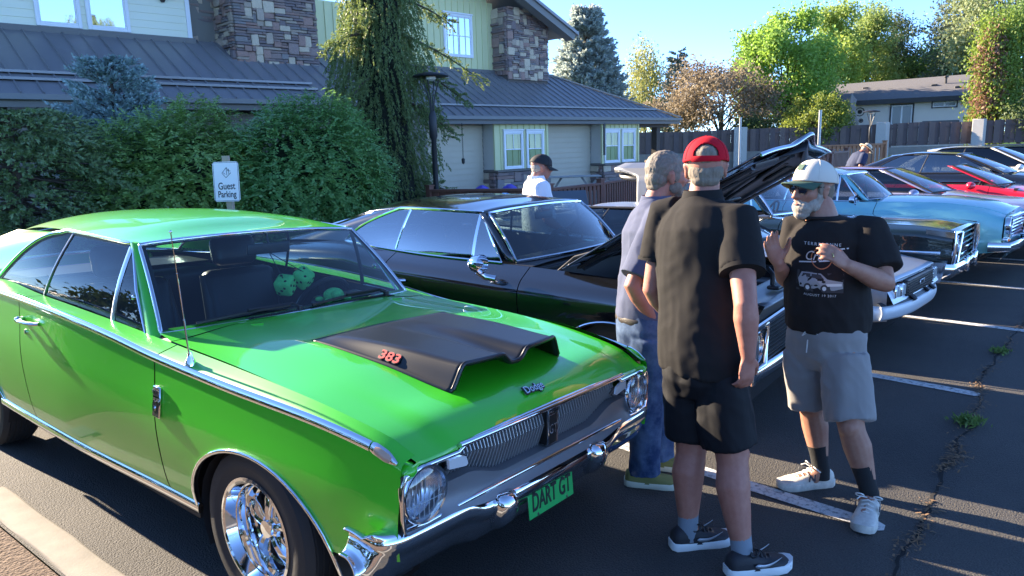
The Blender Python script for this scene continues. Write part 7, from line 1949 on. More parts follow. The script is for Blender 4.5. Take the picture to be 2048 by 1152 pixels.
# ---- man in red cap, seen from behind
def man_red():
    J = dict(headc=(0.139, 0.205, 1.640), neck=(0.102, 0.195, 1.510), chest=(0.055, 0.173, 1.336), belly=(0.041, 0.145, 1.081), waist=(0.012, 0.125, 0.950), pelvis=(-0.008, 0.110, 0.825), shL=(0.100, 0.372, 1.430), shR=(0.062, 0.012, 1.424), elL=(0.03, 0.40, 1.100), wrL=(0.16, 0.36, 0.93), elR=(-0.105, -0.118, 1.118), wrR=(-0.105, -0.135, 0.915),
             hipL=(0.0, 0.19, 0.76), hipR=(-0.03, 0.022, 0.77), knL=(-0.010, 0.165, 0.43), knR=(-0.032, -0.04, 0.45), anL=(-0.096, 0.125, 0.09), anR=(-0.115, -0.140, 0.088))
    P = thing('person', 'man in red cap, black polo shirt and black shorts seen from behind', 'person', (2.70, 1.42, 0), group=None)
    f = Vector((.95, -.30, 0)); l = Vector((.12, 1, 0)).normalized()
    H = headframe(J['headc'], (.86, .50, -.03))
    sk = MB(); add_head(sk, H)
    sk.tube([H @ Vector((-.025, 0, -.05)), V3(J['neck']) + V3(.01, 0, .03), V3(J['neck']) - V3(0, 0, .07)], [.060, .064, .085], 16)
    arm(sk, J['shL'], J['elL'], J['wrL'], 1.06); arm(sk, J['shR'], J['elR'], J['wrR'], 1.08)
    add_hand(sk, J['wrR'], (-.02, .04, -1), (.35, 1, 0), (1, -.3, 0), .42, 1.02, .05, .25, (.9, 1, 1.1, 1.2)); add_hand(sk, J['wrL'], (.6, -.3, -.6), (0, -1, 0), (.6, .3, .6), .4)
    leg(sk, J['hipL'], J['knL'], J['anL'], (-.95, .3, 0), 1.10); leg(sk, J['hipR'], J['knR'], J['anR'], (-.95, .3, 0), 1.10)
    torso(sk, [(V3(J['neck']) - V3(0, 0, .06), .10, .08), (V3(J['chest']), .17, .11), (V3(J['belly']), .17, .13), (V3(J['pelvis']), .16, .12)], l)
    for k, (a, t) in enumerate((('anL', (.8, -.58, 0)), ('anR', (.8, -.58, 0)))): sk.tube([V3(J[a]), V3(J[a]) + V3(t) * .04 - V3(0, 0, .05), V3(J[a]) + V3(t) * .13 - V3(0, 0, .065)], [.04, .04, .03], 10)
    remesh(sk, 'body', SKIN_RED, .0066, 6, P)
    poly = mat('polo_black', (.0115, .0105, .0105), .9, spec=.2, bump=(320, .25, .002), var=(4, (.015, .0135, .013), .3))
    c = V3(J['neck'])
    sh = MB()
    torso(sh, [(c + V3(.0, .0, -.005), .080, .078), (c - V3(.01, 0, .035), .125, .092), (c - V3(.025, .01, .075), .185, .115), (V3(J['chest']) + V3(0, 0, .04), .206, .138), (V3(J['chest']) - V3(0, 0, .08), .208, .152), (V3(J['belly']), .206, .172), (V3(J['waist']), .206, .172), (V3(J['pelvis']) + V3(0, 0, .02), .208, .165), (V3(J['pelvis']) - V3(0, 0, .03), .206, .160)], l)
    for s_, e_, o in (('shL', 'elL', V3(.0, .03, 0)), ('shR', 'elR', V3(0, -.03, 0))):
        a, b_ = V3(J[s_]), V3(J[e_]); sh.tube([a - o * 2 + V3(0, 0, .01), a + V3(0, 0, .005), a.lerp(b_, .25), a.lerp(b_, .52), a.lerp(b_, .60)], [.075, .086, .086, .086, .087], 20)
    so = remesh(sh, 'polo_shirt', poly, .0075, 5, P, foldfn(3.1, .012, [((.06, .20, 1.2), .35, .5), ((0, 0, .95), .3, .9)], .6))
    b = MB(); Hc = headframe(c + V3(-.004, 0, .005), f, (.12, 0, 1)); b.lathe([(.078, -.015), (.074, .028), (.079, .030), (.088, -.004), (.094, -.02)], 28, axis='Z', M=Hc); b.build('collar', poly, so, smooth=60)
    for s_, e_ in (('shL', 'elL'), ('shR', 'elR')):
        a, b_ = V3(J[s_]), V3(J[e_]); q = a.lerp(b_, .585); b = MB(); b.tube([q, a.lerp(b_, .635)], [.0895, .0895], 24, caps=True); b.build('sleeve_cuff', poly, so, smooth=50)
    st = MB()
    blk = mat('shorts_black', (.006, .006, .0075), .7, spec=.25, bump=(260, .2, .002))
    torso(st, [(V3(J['waist']) - V3(0, 0, .02), .175, .140), (V3(J['pelvis']) + V3(0, 0, .03), .190, .155), (V3(J['pelvis']) - V3(.01, 0, .07), .185, .150), (V3(J['pelvis']) - V3(.01, 0, .13), .150, .12)], l)
    for h_, k_ in (('hipL', 'knL'), ('hipR', 'knR')):
        a, b_ = V3(J[h_]), V3(J[k_]); st.tube([a + V3(0, 0, .04), a.lerp(b_, .3), a.lerp(b_, .70), a.lerp(b_, .86)], [.112, .116, .114, .113], 22)
    remesh(st, 'shorts', blk, .0075, 4, P, foldfn(8.7, .017, [((.0, .1, .72), .3, .4)], .9, .93))
    sock = mat('sock_grey', (.17, .20, .23), .9, bump=(90, .4, .003), stretch=(4, 4, .3)); red = mat('sock_red', (.30, .015, .03), .9)
    for a, kn, hl, to in (('anL', 'knL', (-.150, .160), (.062, .008)), ('anR', 'knR', (-.176, -.118), (.03, -.262))):
        A, K = V3(J[a]), V3(J[kn]); b = MB(); b.tube([A - V3(0, 0, .05), A, A.lerp(K, .22), A.lerp(K, .36)], [.046, .043, .045, .050], 20); s_ = b.build('sock', sock, P, smooth=60)
        b = MB(); b.tube([A.lerp(K, .355), A.lerp(K, .385)], [.0515, .052], 20); b.build('sock_band', red, s_)
        s2, M, L = shoe('shoe', hl, to, '', mat('shoe_black', (.012, .012, .016), .6, bump=(180, .3, .002)), mat('sole_white', (.62, .63, .62), .55), P, A, laces=BLACKTRIM, sole_h=.034)
        for sg in (-1, 1):
            b = MB(); n_ = 12; up = []; lo = []
            for i in range(n_):
                t = i / (n_ - 1); x = lerp(.10, .215, t); z = .052 + .030 * t - .016 * math.sin(t * 3.14) ; w = .013 * (1 - t) ** .8 * min(1, t * 8 + .25)
                up.append((x, sg * (.0495 + .002 * t), z + w)); lo.append((x, sg * (.0505 + .002 * t), z - w * .4))
            b.add(up + lo, [(i, i + 1, n_ + i + 1, n_ + i) for i in range(n_ - 1)], M); b.build('swoosh_mark', mat('mark_silver', (.5, .52, .55), .35, .5), s2, solid=.002)
    hairmesh('hair', [((-.035, 0, -.022), (.074, .074, .062)), ((-.060, 0, -.055), (.046, .060, .034)), ((-.060, 0, .045), (.060, .055, .050)), ((.01, .072, -.02), (.03, .012, .035)), ((.01, -.072, -.02), (.03, .012, .035))], H, GREYHAIR, P, .006, .0022)
    cap(P, H, mat('cap_red', (.40, .004, .014), .85, spec=.2, bump=(300, .2, .001)), mat('cap_red', (.40, .004, .014), .85), True, tilt=R(4), r=(.112, .096, .108), z0=.020)
    glasses(P, H, mat('clear_lens', (.10, .12, .12), .05, coat=1.0), mat('steel_frame', (.45, .45, .45), .25, 1.0)); eyes(P, H)
man_red()

# ---- man in white cap, talking, hands raised
def man_white():
    J = dict(headc=(0.165, 0.225, 1.505), neck=(0.195, 0.180, 1.375), chest=(0.167, 0.145, 1.205), belly=(0.105, 0.115, 1.025), waist=(0.090, 0.100, 0.885), pelvis=(0.072, 0.088, 0.754), shR=(0.205, 0.318, 1.300), shL=(0.190, -0.042, 1.300), elR=(0.150, 0.330, 1.030), wrR=(-0.055, 0.285, 1.155), elL=(0.100, -0.155, 1.080), wrL=(-0.110, -0.055, 1.185),
             hipR=(0.063, 0.170, 0.69), hipL=(0.030, -0.01, 0.70), knR=(0.085, 0.150, 0.42), knL=(-0.045, -0.088, 0.42), anR=(0.096, 0.090, 0.10), anL=(-0.030, -0.188, 0.10))
    P = thing('person', 'bearded man in white cap, printed charcoal t-shirt and grey shorts gesturing with both hands', 'person', (3.44, 1.25, 0))
    l = Vector((-.10, -1, 0)).normalized(); f = Vector((-.98, -.10, 0))
    H = headframe(J['headc'], (-.90, .44, -.04))
    sk = MB(); add_head(sk, H)
    sk.tube([H @ Vector((-.022, 0, -.05)), V3(J['neck']) + V3(-.01, .01, .03), V3(J['neck']) - V3(0, 0, .07)], [.062, .066, .09], 16)
    arm(sk, J['shR'], J['elR'], J['wrR'], 1.0); arm(sk, J['shL'], J['elL'], J['wrL'], 1.08)
    add_hand(sk, J['wrR'], (-.42, .18, .90), (-.45, -.88, .05), (.75, -.60, .3), .16, 1.08, .08, .25)
    add_hand(sk, J['wrL'], (-.62, .42, .55), (.25, .85, -.35), (.25, .15, 1), .38, 1.0, .10, .45)
    leg(sk, J['hipL'], J['knL'], J['anL'], (.98, .1, 0), 1.0); leg(sk, J['hipR'], J['knR'], J['anR'], (.98, .1, 0), 1.0)
    torso(sk, [(V3(J['neck']) - V3(0, 0, .06), .10, .08), (V3(J['chest']), .16, .11), (V3(J['belly']), .165, .14), (V3(J['pelvis']), .155, .12)], l)
    for a, t in (('anL', (-.98, -.12, 0)), ('anR', (-.70, .70, 0))): sk.tube([V3(J[a]), V3(J[a]) + V3(t) * .04 - V3(0, 0, .05), V3(J[a]) + V3(t) * .13 - V3(0, 0, .065)], [.04, .04, .03], 10)
    remesh(sk, 'body', SKIN, .0064, 4, P)
    char = mat('tee_charcoal', (.015, .013, .012), .9, spec=.2, bump=(320, .25, .002), var=(4, (.019, .016, .015), .3))
    c = V3(J['neck']); sh = MB()
    torso(sh, [(c + V3(-.01, .005, -.020), .088, .082), (c - V3(.01, 0, .045), .135, .098), (c - V3(.02, .01, .085), .185, .120), (V3(J['chest']) + V3(0, 0, .03), .190, .138), (V3(J['chest']) - V3(0, 0, .08), .192, .156), (V3(J['belly']), .194, .178), (V3(J['waist']) + V3(0, 0, .02), .200, .174), (V3(J['waist']) - V3(0, 0, .05), .198, .168)], l)
    for s_, e_, o in (('shL', 'elL', V3(0, -.03, 0)), ('shR', 'elR', V3(0, .03, 0))):
        a, b_ = V3(J[s_]), V3(J[e_]); fl = 1.0 if s_ == 'shR' else 1.12
        sh.tube([a - o * 2 + V3(0, 0, .01), a + V3(0, 0, .005), a.lerp(b_, .3), a.lerp(b_, .62), a.lerp(b_, .74)], [.070, .076, .076 * fl, .080 * fl, .084 * fl], 20)
    so = remesh(sh, 'tee_shirt', char, .0075, 5, P, foldfn(5.5, .013, [((.06, .12, .98), .3, .8), (J['shL'], .28, .5)], .7))
    b = MB(); Hc = headframe(c + V3(-.012, .005, -.016), f, (-.15, 0, 1)); b.tube([(.088 * math.cos(a), .084 * math.sin(a), .006) for a in np.linspace(0, 6.283, 29)[:-1]], (.008, .011), 8, M=Hc, closed=True); b.build('neckband', char, so, smooth=60)
    # chest print
    prn = mat('print_white', (.55, .53, .50), .8); pro = mat('print_orange', (.42, .14, .05), .8); prg = mat('print_grey', (.26, .255, .25), .8); prd = mat('print_dark', (.035, .03, .03), .8)
    bv = so.data; 
    from mathutils.bvhtree import BVHTree
    tree = BVHTree.FromPolygons([v.co.copy() for v in bv.vertices], [tuple(p.vertices) for p in bv.polygons])
    nf = Vector((-.93, -.36, 0)).normalized(); rt = Vector((0, 0, 1)).cross(nf).normalized()    # print faces out of the chest
    oc = V3(J['chest']) + nf * .5 + V3(0, 0, -.03) + rt * -.02
    def onto(o, d=.0025):
        me = o.data
        for v in me.vertices:
            h = tree.ray_cast(oc + rt * v.co.x + Vector((0, 0, 1)) * v.co.y, -nf)
            if h[0] is not None: v.co = h[0] + nf * (d + v.co.z)
        me.update()
    I = Matrix.Identity(4)
    def ptext(s, size, m, x, y, xs=1.0, shear=0.0, sp=1.0, nm='print_letters'):
        o = text(s, nm, size, m, so, Matrix.Translation((0, 0, 0)), 0.0, shear=shear, spacing=sp)
        for v in o.data.vertices: v.co.x = v.co.x * xs + x; v.co.y += y; v.co.z = 0
        o.matrix_basis = I; onto(o); return o
    def pshape(polys, m, nm, d=.002):
        b = MB()
        for pl in polys:
            b.add([(x, y, 0) for x, y in pl], [tuple(range(len(pl)))])
        o = b.build(nm, m, so, smooth=None, recalc=False)
        bm = bmesh.new(); bm.from_mesh(o.data); bmesh.ops.triangulate(bm, faces=bm.faces); bmesh.ops.subdivide_edges(bm, edges=bm.edges, cuts=2, use_grid_fill=True); bm.to_mesh(o.data); bm.free(); onto(o, d)
    ptext('TERREBONNE', .020, prn, 0, .075, 1.05, sp=1.35)
    circ = [(.048 * math.cos(a), .012 + .048 * math.sin(a)) for a in np.linspace(0, 6.283, 29)]; ci = [(.044 * math.cos(a), .012 + .044 * math.sin(a)) for a in np.linspace(0, 6.283, 29)]
    pshape([[circ[i], circ[i + 1], ci[i + 1], ci[i]] for i in range(28)], pro, 'print_ring')
    ptext('Cruz In', .062, prn, 0, .018, .82, shear=.35); pshape([[(-.10, -.018), (.10, .006), (.10, .010), (-.10, -.012)], [(.02, .046), (.115, .058), (.115, .064), (.02, .053)]], prn, 'print_stroke')
    pshape([[(-.105, -.05), (.10, -.05), (.10, -.135), (-.105, -.135)]], prd, 'print_panel', .0015)
    pshape([[(-.10, -.085), (-.085, -.055), (.0, -.052), (.03, -.075), (.095, -.085), (.098, -.115), (.06, -.125), (-.09, -.118)]], prg, 'print_wagon', .0022)
    pshape([[(-.078, -.060), (-.045, -.058), (-.045, -.073), (-.085, -.075)], [(-.040, -.058), (-.004, -.056), (.015, -.073), (-.040, -.073)]], prd, 'print_windows', .0028)
    pshape([[(.025, -.094), (.092, -.092), (.092, -.104), (.028, -.107)]], prn, 'print_grille', .0028)
    for x in (-.055, .018): pshape([[(x + .017 * math.cos(a), -.117 + .019 * math.sin(a)) for a in np.linspace(0, 6.283, 13)[:-1]]], prd, 'print_wheel', .003); pshape([[(x + .009 * math.cos(a), -.117 + .010 * math.sin(a)) for a in np.linspace(0, 6.283, 11)[:-1]]], prn, 'print_hubcap', .0035)
    ptext('AUGUST 19 2017', .015, prn, 0, -.150, 1.0, sp=1.3)
    khaki = mat('shorts_grey', (.20, .185, .175), .8, sheen=.2, bump=(240, .25, .002)); st = MB()
    torso(st, [(V3(J['waist']) + V3(0, 0, .01), .180, .150), (V3(J['pelvis']) + V3(0, 0, .05), .188, .156), (V3(J['pelvis']) - V3(0, 0, .04), .182, .150), (V3(J['pelvis']) - V3(0, 0, .11), .15, .12)], l)
    for h_, k_, e in (('hipR', 'knR', .97), ('hipL', 'knL', .93)):
        a, b_ = V3(J[h_]), V3(J[k_]); st.tube([a + V3(0, 0, .03), a.lerp(b_, .3), a.lerp(b_, .7), a.lerp(b_, e)], [.108, .112, .108, .108], 22)
    sho = remesh(st, 'shorts', khaki, .0075, 4, P, foldfn(2.2, .019, [((.03, .1, .68), .3, .5)], .55, .90))
    b = MB(); p = V3(J['waist']) + f * .158 + V3(0, .02, -.035)
    for k in (-1, 1): b.tube([p, p + V3(-.012, k * .03, -.01), p + V3(-.006, k * .045, -.03), p + V3(-.004, k * .01, -.006)], .003, 6); b.tube([p, p + V3(-.010, k * .015, -.05), p + V3(-.004, k * .02, -.11)], .003, 6)
    b.build('drawstring', mat('cord_white', (.6, .58, .55), .8), sho)
    blk = mat('sock_black', (.012, .012, .013), .9, bump=(90, .5, .003), stretch=(4, 4, .3))
    for a, kn, hl, to, tp in (('anR', 'knR', (.150, .065), (-.025, .205), .38), ('anL', 'knL', (.020, -.180), (-.16, -.215), .42)):
        A, K = V3(J[a]), V3(J[kn]); b = MB(); b.tube([A - V3(0, 0, .05), A, A.lerp(K, .22), A.lerp(K, tp)], [.045, .042, .043, .049], 20); b.build('sock', blk, P, smooth=60)
        s2, M, L = shoe('shoe', hl, to, '', mat('shoe_white', (.56, .53, .47), .6, bump=(60, .3, .003), var=(30, (.40, .37, .32), .2)), mat('sole_cream', (.58, .55, .48), .6, var=(30, (.34, .31, .27), .25)), P, A, laces=mat('lace_white', (.62, .60, .56), .8), sole_h=.034, L=.29, width=.053)
        for sg in (-1, 1): text('N', 'letter_mark', .050, mat('mark_navy', (.03, .035, .05), .5), s2, M @ frame((.135, sg * .051, .066), (-sg, 0, 0), (0, 0, 1)), .001, offset=.002)
    hairmesh('hair', [((-.040, 0, -.008), (.066, .076, .055)), ((-.055, 0, -.04), (.046, .062, .036)), ((.012, .072, .0), (.022, .012, .035)), ((.012, -.072, .0), (.022, .012, .035))], H, GREYHAIR, P, .006, .0022)
    hairmesh('beard', [((.060, 0, -.088), (.048, .056, .042)), ((.026, .050, -.074), (.040, .020, .036)), ((.026, -.050, -.074), (.040, .020, .036)), ((.066, 0, -.120), (.036, .042, .030)), ((.095, 0, -.052), (.009, .026, .006)), ((.012, .066, -.03), (.02, .013, .04)), ((.012, -.066, -.03), (.02, .013, .04))], H, WHITEHAIR, P, .006, .0025, 4, 6500, .018)
    b = MB(); b.ball((.103, 0, -.069), (.008, .020, .006), 10, 8, H); b.build('lips', mat('lips', (.33, .12, .10), .5), P, smooth=80)
    o, T, dm = cap(P, H, mat('cap_cream', (.50, .47, .40), .85, bump=(300, .2, .001)), mat('cap_green', (.035, .075, .05), .8), tilt=R(-9), r=(.114, .096, .108), z0=.030)
    b = MB(); b.rbox(-.02, .02, -.016, .016, -.002, .0035, .002, 1, T @ frame(dm(0, .36), (0, 1, 0), tuple(np.array(dm(0, .46)) - np.array(dm(0, .26))))); b.build('cap_badge', mat('cap_green', (.035, .075, .05), .8), o)
    glasses(P, H, mat('dark_lens', (.008, .008, .010), .06, coat=1.0), BLACKTRIM); eyes(P, H)
    b = MB(); d = Vector((-.62, .42, .55)).normalized(); q = V3(J['wrL']) + d * .098 + Vector((.25, .15, 1)).normalized() * -.012
    b.tube([q + (Vector((.25, .15, 1)).normalized() * math.cos(a) + Vector((.6, .75, -.1)).normalized() * math.sin(a)) * .0125 for a in np.linspace(0, 6.283, 17)[:-1]], .0025, 6, closed=True); b.build('ring', mat('gold', (.7, .5, .2), .2, 1.0), P)
man_white()

# ---- man in blue shirt and jeans, beyond the red cap
def man_blue():
    J = dict(headc=(0.313, 0.080, 1.582), neck=(0.262, 0.115, 1.452), chest=(0.200, 0.120, 1.246), belly=(0.140, 0.100, 1.018), waist=(0.112, 0.090, 0.890), pelvis=(0.098, 0.075, 0.790), shR=(0.125, -0.010, 1.362), shL=(0.355, 0.245, 1.362), elR=(-0.060, 0.040, 1.050), wrR=(0.035, -0.040, 0.850), elL=(0.44, 0.20, 1.05), wrL=(0.42, 0.06, .86),
             hipR=(0.035, 0.010, 0.73), hipL=(0.17, 0.14, 0.73), knR=(-0.010, 0.0, 0.41), knL=(0.180, 0.06, 0.41), anR=(-0.045, -0.020, 0.09), anL=(0.18, 0.04, 0.09))
    P = thing('person', 'grey-haired man in blue short-sleeved shirt and jeans, partly behind the red-capped man', 'person', (3.02, 2.05, 0))
    l = Vector((.67, .74, 0)).normalized(); f = Vector((.74, -.67, 0))
    H = headframe(J['headc'], (.80, -.60, -.05))
    sk = MB(); add_head(sk, H)
    sk.tube([H @ Vector((-.022, 0, -.05)), V3(J['neck']) + V3(.01, 0, .02), V3(J['neck']) - V3(0, 0, .07)], [.060, .062, .09], 16)
    arm(sk, J['shR'], J['elR'], J['wrR'], 1.04); arm(sk, J['shL'], J['elL'], J['wrL'])
    add_hand(sk, J['wrR'], (.55, -.25, -.8), (.6, .7, 0), (.6, -.6, .3), .25); add_hand(sk, J['wrL'], (.0, -.4, -.9), (-1, .2, 0), (.2, -1, .2), .3)
    torso(sk, [(V3(J['neck']) - V3(0, 0, .06), .10, .08), (V3(J['chest']), .16, .11), (V3(J['belly']), .165, .13), (V3(J['pelvis']), .155, .12)], l)
    for h_, k_, a_ in (('hipR', 'knR', 'anR'), ('hipL', 'knL', 'anL')): leg(sk, J[h_], J[k_], J[a_], (-.74, .67, 0))
    remesh(sk, 'body', SKIN_RED, .0072, 4, P)
    blue = mat('shirt_blue', (.075, .085, .135), .9, spec=.2, bump=(260, .2, .002), var=(5, (.062, .072, .118), .3)); c = V3(J['neck']); sh = MB()
    torso(sh, [(c - V3(0, 0, .01), .080, .078), (c - V3(.01, 0, .04), .125, .092), (c - V3(.02, 0, .085), .182, .112), (V3(J['chest']) + V3(0, 0, .03), .200, .134), (V3(J['chest']) - V3(0, 0, .1), .186, .138), (V3(J['belly']), .178, .142), (V3(J['waist']), .174, .140), (V3(J['waist']) - V3(0, 0, .03), .178, .142)], l)
    for s_, e_, o in (('shR', 'elR', -l * .03), ('shL', 'elL', l * .03)):
        a, b_ = V3(J[s_]), V3(J[e_]); sh.tube([a - o * 2 + V3(0, 0, .01), a + V3(0, 0, .005), a.lerp(b_, .3), a.lerp(b_, .7), a.lerp(b_, .88)], [.074, .084, .084, .086, .090], 20)
    so = remesh(sh, 'shirt', blue, .0078, 5, P, foldfn(9.4, .013, [((.14, .10, .95), .3, .7), (J['shR'], .3, .5)], .6))
    b = MB(); Hc = headframe(c + V3(0, 0, -.004), f, (.10, -.1, 1)); b.lathe([(.074, -.015), (.072, .026), (.077, .028), (.088, -.004), (.096, -.024)], 28, axis='Z', M=Hc); b.build('collar', blue, so, smooth=60)
    jean = mat('denim', (.016, .034, .085), .9, spec=.2, bump=(220, .3, .002), var=(7, (.075, .115, .19), .12)); st = MB()
    torso(st, [(V3(J['waist']) - V3(0, 0, .02), .172, .136), (V3(J['pelvis']), .180, .142), (V3(J['pelvis']) - V3(0, 0, .08), .165, .135), (V3(J['pelvis']) - V3(0, 0, .14), .13, .11)], l)
    for h_, k_, a_ in (('hipR', 'knR', 'anR'), ('hipL', 'knL', 'anL')):
        a, b_, q = V3(J[h_]), V3(J[k_]), V3(J[a_]); st.tube([a + V3(0, 0, .03), a.lerp(b_, .4), b_, b_.lerp(q, .4), b_.lerp(q, .85), q - V3(0, 0, .035)], [.102, .096, .086, .083, .080, .082], 20)
    je = remesh(st, 'jeans', jean, .0078, 4, P, foldfn(1.3, .016, [(J['knR'], .2, .8), (J['anR'], .2, 1.2), (J['anL'], .2, 1.2)], 1.8))
    b = MB(); p = V3(J['waist']) - V3(0, 0, .035); b.tube([p + l * (.178 * math.cos(a)) + f * (.142 * math.sin(a)) for a in np.linspace(0, 6.283, 33)[:-1]], (.018, .004), 6, side=(0, 0, 1), closed=True); b.build('belt', mat('belt_brown', (.03, .022, .018), .5), P)
    for hl, to in (((-.095, .045), (.02, -.145)), ((.135, .10), (.24, -.10))):
        shoe('shoe', hl, to, '', mat('shoe_olive', (.17, .17, .055), .85, bump=(200, .3, .002)), mat('sole_cream2', (.55, .54, .42), .6), P, None, L=.285, high=.085, sole_h=.030)
    hairmesh('hair', [((-.020, 0, .034), (.104, .086, .092)), ((-.055, 0, -.02), (.066, .076, .066)), ((-.070, 0, -.06), (.040, .058, .034)), ((.018, .074, .005), (.026, .014, .045)), ((.018, -.074, .005), (.026, .014, .045))], H, BROWNGREY, P, .006, .003, 2, 9000, .030)
    hairmesh('beard', [((.060, 0, -.088), (.046, .054, .040)), ((.026, .050, -.062), (.038, .020, .036)), ((.026, -.050, -.062), (.038, .020, .036)), ((.096, 0, -.056), (.010, .026, .009))], H, BROWNGREY, P, .007, .003, 5)
    eyes(P, H)
man_blue()

# ---- the two people further off
def far_man(label, loc, rz, hat, shirt, lean=0.0, voxel=.011, pants=None, hairm=WHITEHAIR):
    P = thing('person', label, 'person', loc, rz)                    # faces +x
    l = Vector((0, 1, 0)); ln = lambda x, z: (x * math.cos(lean) + max(0, z - .85) * math.sin(lean), 0, (.85 + (z - .85) * math.cos(lean)) if z > .85 else z)
    Q = lambda x, y, z: Vector((ln(x, z)[0], y, ln(x, z)[2] - (x * math.sin(lean) if z > .85 else 0)))
    hf = (math.cos(lean + .1), 0, -math.sin(lean + .12)); H = headframe(Q(.05, 0, 1.55), hf)
    sk = MB(); add_head(sk, H); sk.tube([H @ Vector((-.022, 0, -.05)), Q(.0, 0, 1.44), Q(-.01, 0, 1.36)], [.062, .066, .09], 14)
    for s in (-1, 1):
        arm(sk, Q(0, s * .19, 1.36), Q(.02, s * .25, 1.06), Q(.20, s * .20, .92) if not lean else Q(.35, s * .18, .95)); add_hand(sk, Q(.20, s * .20, .92) if not lean else Q(.35, s * .18, .95), (.9, 0, -.4), (0, -s, -.3), (.3, 0, 1), .3)
        leg(sk, (0, s * .09, .80), (.01, s * .095, .44), (-.02, s * .10, .09), (-1, 0, 0))
    torso(sk, [(Q(-.01, 0, 1.38), .10, .08), (Q(0, 0, 1.22), .16, .11), (Q(0, 0, 1.0), .17, .13), (Q(0, 0, .8), .15, .12)], l)
    remesh(sk, 'body', SKIN_RED, voxel, 2, P)
    sh = MB(); torso(sh, [(Q(-.01, 0, 1.44), .085, .08), (Q(-.01, 0, 1.39), .15, .10), (Q(-.01, 0, 1.34), .195, .125), (Q(0, 0, 1.22), .215, .15), (Q(.01, 0, 1.08), .215, .165), (Q(.01, 0, .95), .21, .165), (Q(0, 0, .82), .20, .15)], l)
    for s in (-1, 1): a, b_ = Q(0, s * .19, 1.36), Q(.02, s * .25, 1.06); sh.tube([Q(0, s * .12, 1.36), a, a.lerp(b_, .4), a.lerp(b_, .75)], [.08, .09, .092, .094], 16)
    so = remesh(sh, 'shirt', shirt, voxel, 4, P, foldfn(4.4 + loc[0], .012, [], .7))
    b = MB(); Hc = headframe(Q(-.005, 0, 1.435), (1, 0, 0), (math.sin(lean) + .1, 0, math.cos(lean))); b.lathe([(.080, -.015), (.076, .024), (.082, .026), (.094, -.02)], 24, axis='Z', M=Hc); b.build('collar', shirt, so, smooth=60)
    st = MB(); torso(st, [(Q(0, 0, .90), .19, .145), ((0, 0, .78), .185, .15), ((0, 0, .68), .15, .13)], l)
    for s in (-1, 1): st.tube([(0, s * .09, .8), (.01, s * .095, .45), (-.02, s * .10, .06)], [.105, .085, .08], 16)
    remesh(st, 'trousers', pants or mat('trousers_tan', (.10, .085, .065), .8), voxel, 3, P)
    for s in (-1, 1): shoe('shoe', (-.07, s * .10), (.2, s * .12), '', BLACKTRIM, mat('sole_white', (.62, .63, .62), .55), P, None)
    hairmesh('hair', [((-.036, 0, -.012), (.070, .076, .058)), ((-.05, 0, -.045), (.046, .062, .032))], H, hairm, P, .009, .005)
    if hat == 'cap':
        cap(P, H, mat('cap_black', (.012, .012, .014), .8), mat('cap_black', (.012, .012, .014), .8), tilt=R(8), r=(.114, .097, .100), z0=.018); glasses(P, H, mat('smoke_lens', (.06, .04, .035), .08, coat=1.0), BLACKTRIM)
    else:
        T = H @ Matrix.Rotation(R(6), 4, 'Y'); b = MB(); b.lathe([(.175, .018), (.16, .012), (.11, .026), (.100, .036), (.092, .105), (.070, .122), (.035, .112), (.0001, .110)], 32, axis='Z', M=T); h = b.build('straw_hat', mat('straw', (.50, .45, .34), .8, bump=(150, .4, .002)), P, smooth=50, solid=.003)
        b = MB(); b.lathe([(.1025, .034), (.0995, .062)], 32, axis='Z', M=T); b.build('hat_band', BLACKTRIM, h, solid=.002)
        hairmesh('beard', [((.062, 0, -.09), (.046, .052, .044)), ((.066, 0, -.125), (.034, .040, .034))], H, WHITEHAIR, P, .009, .005)
    eyes(P, H)
far_man('man in black cap and white polo shirt behind the black car, looking right', (5.40, 4.96, 0), R(-33), 'cap', mat('polo_white', (.62, .62, .66), .85, bump=(260, .2, .002)))
far_man('man in straw hat and navy t-shirt bending forward far back between the cars', (17.75, 6.45, 0), R(-42), 'hat', mat('tee_navy', (.02, .03, .07), .85), .50, .014)

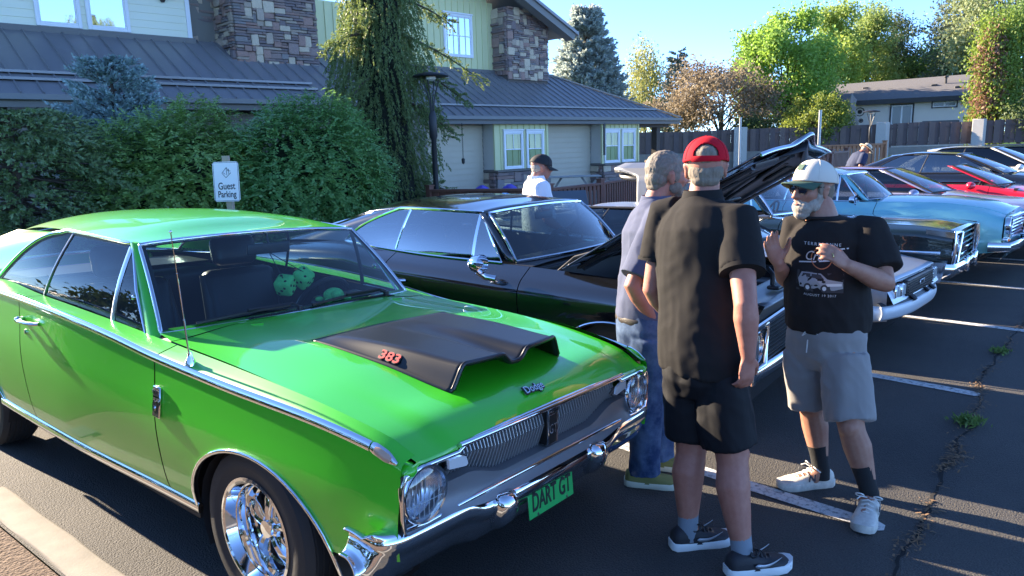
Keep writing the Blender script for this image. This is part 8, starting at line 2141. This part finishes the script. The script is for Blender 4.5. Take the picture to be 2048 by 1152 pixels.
# ---------------------------------------------------------------- small things in the green car
def in_car(name, lab, cat): 
    t = thing(name, lab, cat, M=CARM); return t
PLUSH = mat('plush_green', (.14, .66, .18), .95, bump=(160, .6, .004), var=(40, (.09, .50, .12), .25)); PIP = mat('plush_dot', (.01, .02, .012), .9)
def die(c, rot, lab):
    t = in_car('fuzzy_die', lab, 'dice')
    Mr = Matrix.Translation(c) @ Matrix.Rotation(rot[0], 4, 'X') @ Matrix.Rotation(rot[1], 4, 'Y') @ Matrix.Rotation(rot[2], 4, 'Z')
    b = MB(); b.rbox(-.048, .048, -.048, .048, -.048, .048, .022, 4, Mr); b.build('plush_cube', PLUSH, t, smooth=80)
    b = MB()
    for sx in (-1, 1):
        for u, v in ((-.022, -.022), (.022, .022), (-.022, .022), (.022, -.022), (0, 0)): b.ball((sx * .048, u, v), (.003, .008, .008), 8, 6, Mr)
        for u, v in ((-.02, -.02), (.02, .02), (0, 0)): b.ball((u, sx * .048, v), (.008, .003, .008), 8, 6, Mr)
        for u, v in ((-.02, .02), (.02, -.02)): b.ball((u, v, sx * .048), (.008, .008, .003), 8, 6, Mr)
    b.build('dots', PIP, t)
    b = MB(); b.tube([tuple(Mr @ Vector((0, 0, .045))), (-1.09, 0, 1.21)], .0025, 5); b.build('cord', BLACKTRIM, t)
die((-1.02, .045, 1.035), (.5, .3, .4), 'left green plush die hanging from the mirror of the green car')
die((-1.00, .145, 1.065), (.3, .7, .2), 'right green plush die hanging from the mirror, slightly higher')
t = in_car('plush_turtle', 'green plush turtle lying on the dashboard of the green car', 'toy')
b = MB(); b.ball((-.86, .24, .975), (.05, .06, .04), 14, 10); b.build('shell', PLUSH, t, smooth=80)
b = MB(); b.ball((-.80, .215, .985), (.03, .03, .028), 12, 8); b.build('head', PLUSH, t, smooth=80)
for x, y in ((-.82, .17), (-.82, .30), (-.90, .175), (-.90, .305)): b = MB(); b.ball((x, y, .955), (.022, .026, .014), 10, 6); b.build('flipper', PLUSH, t, smooth=80)
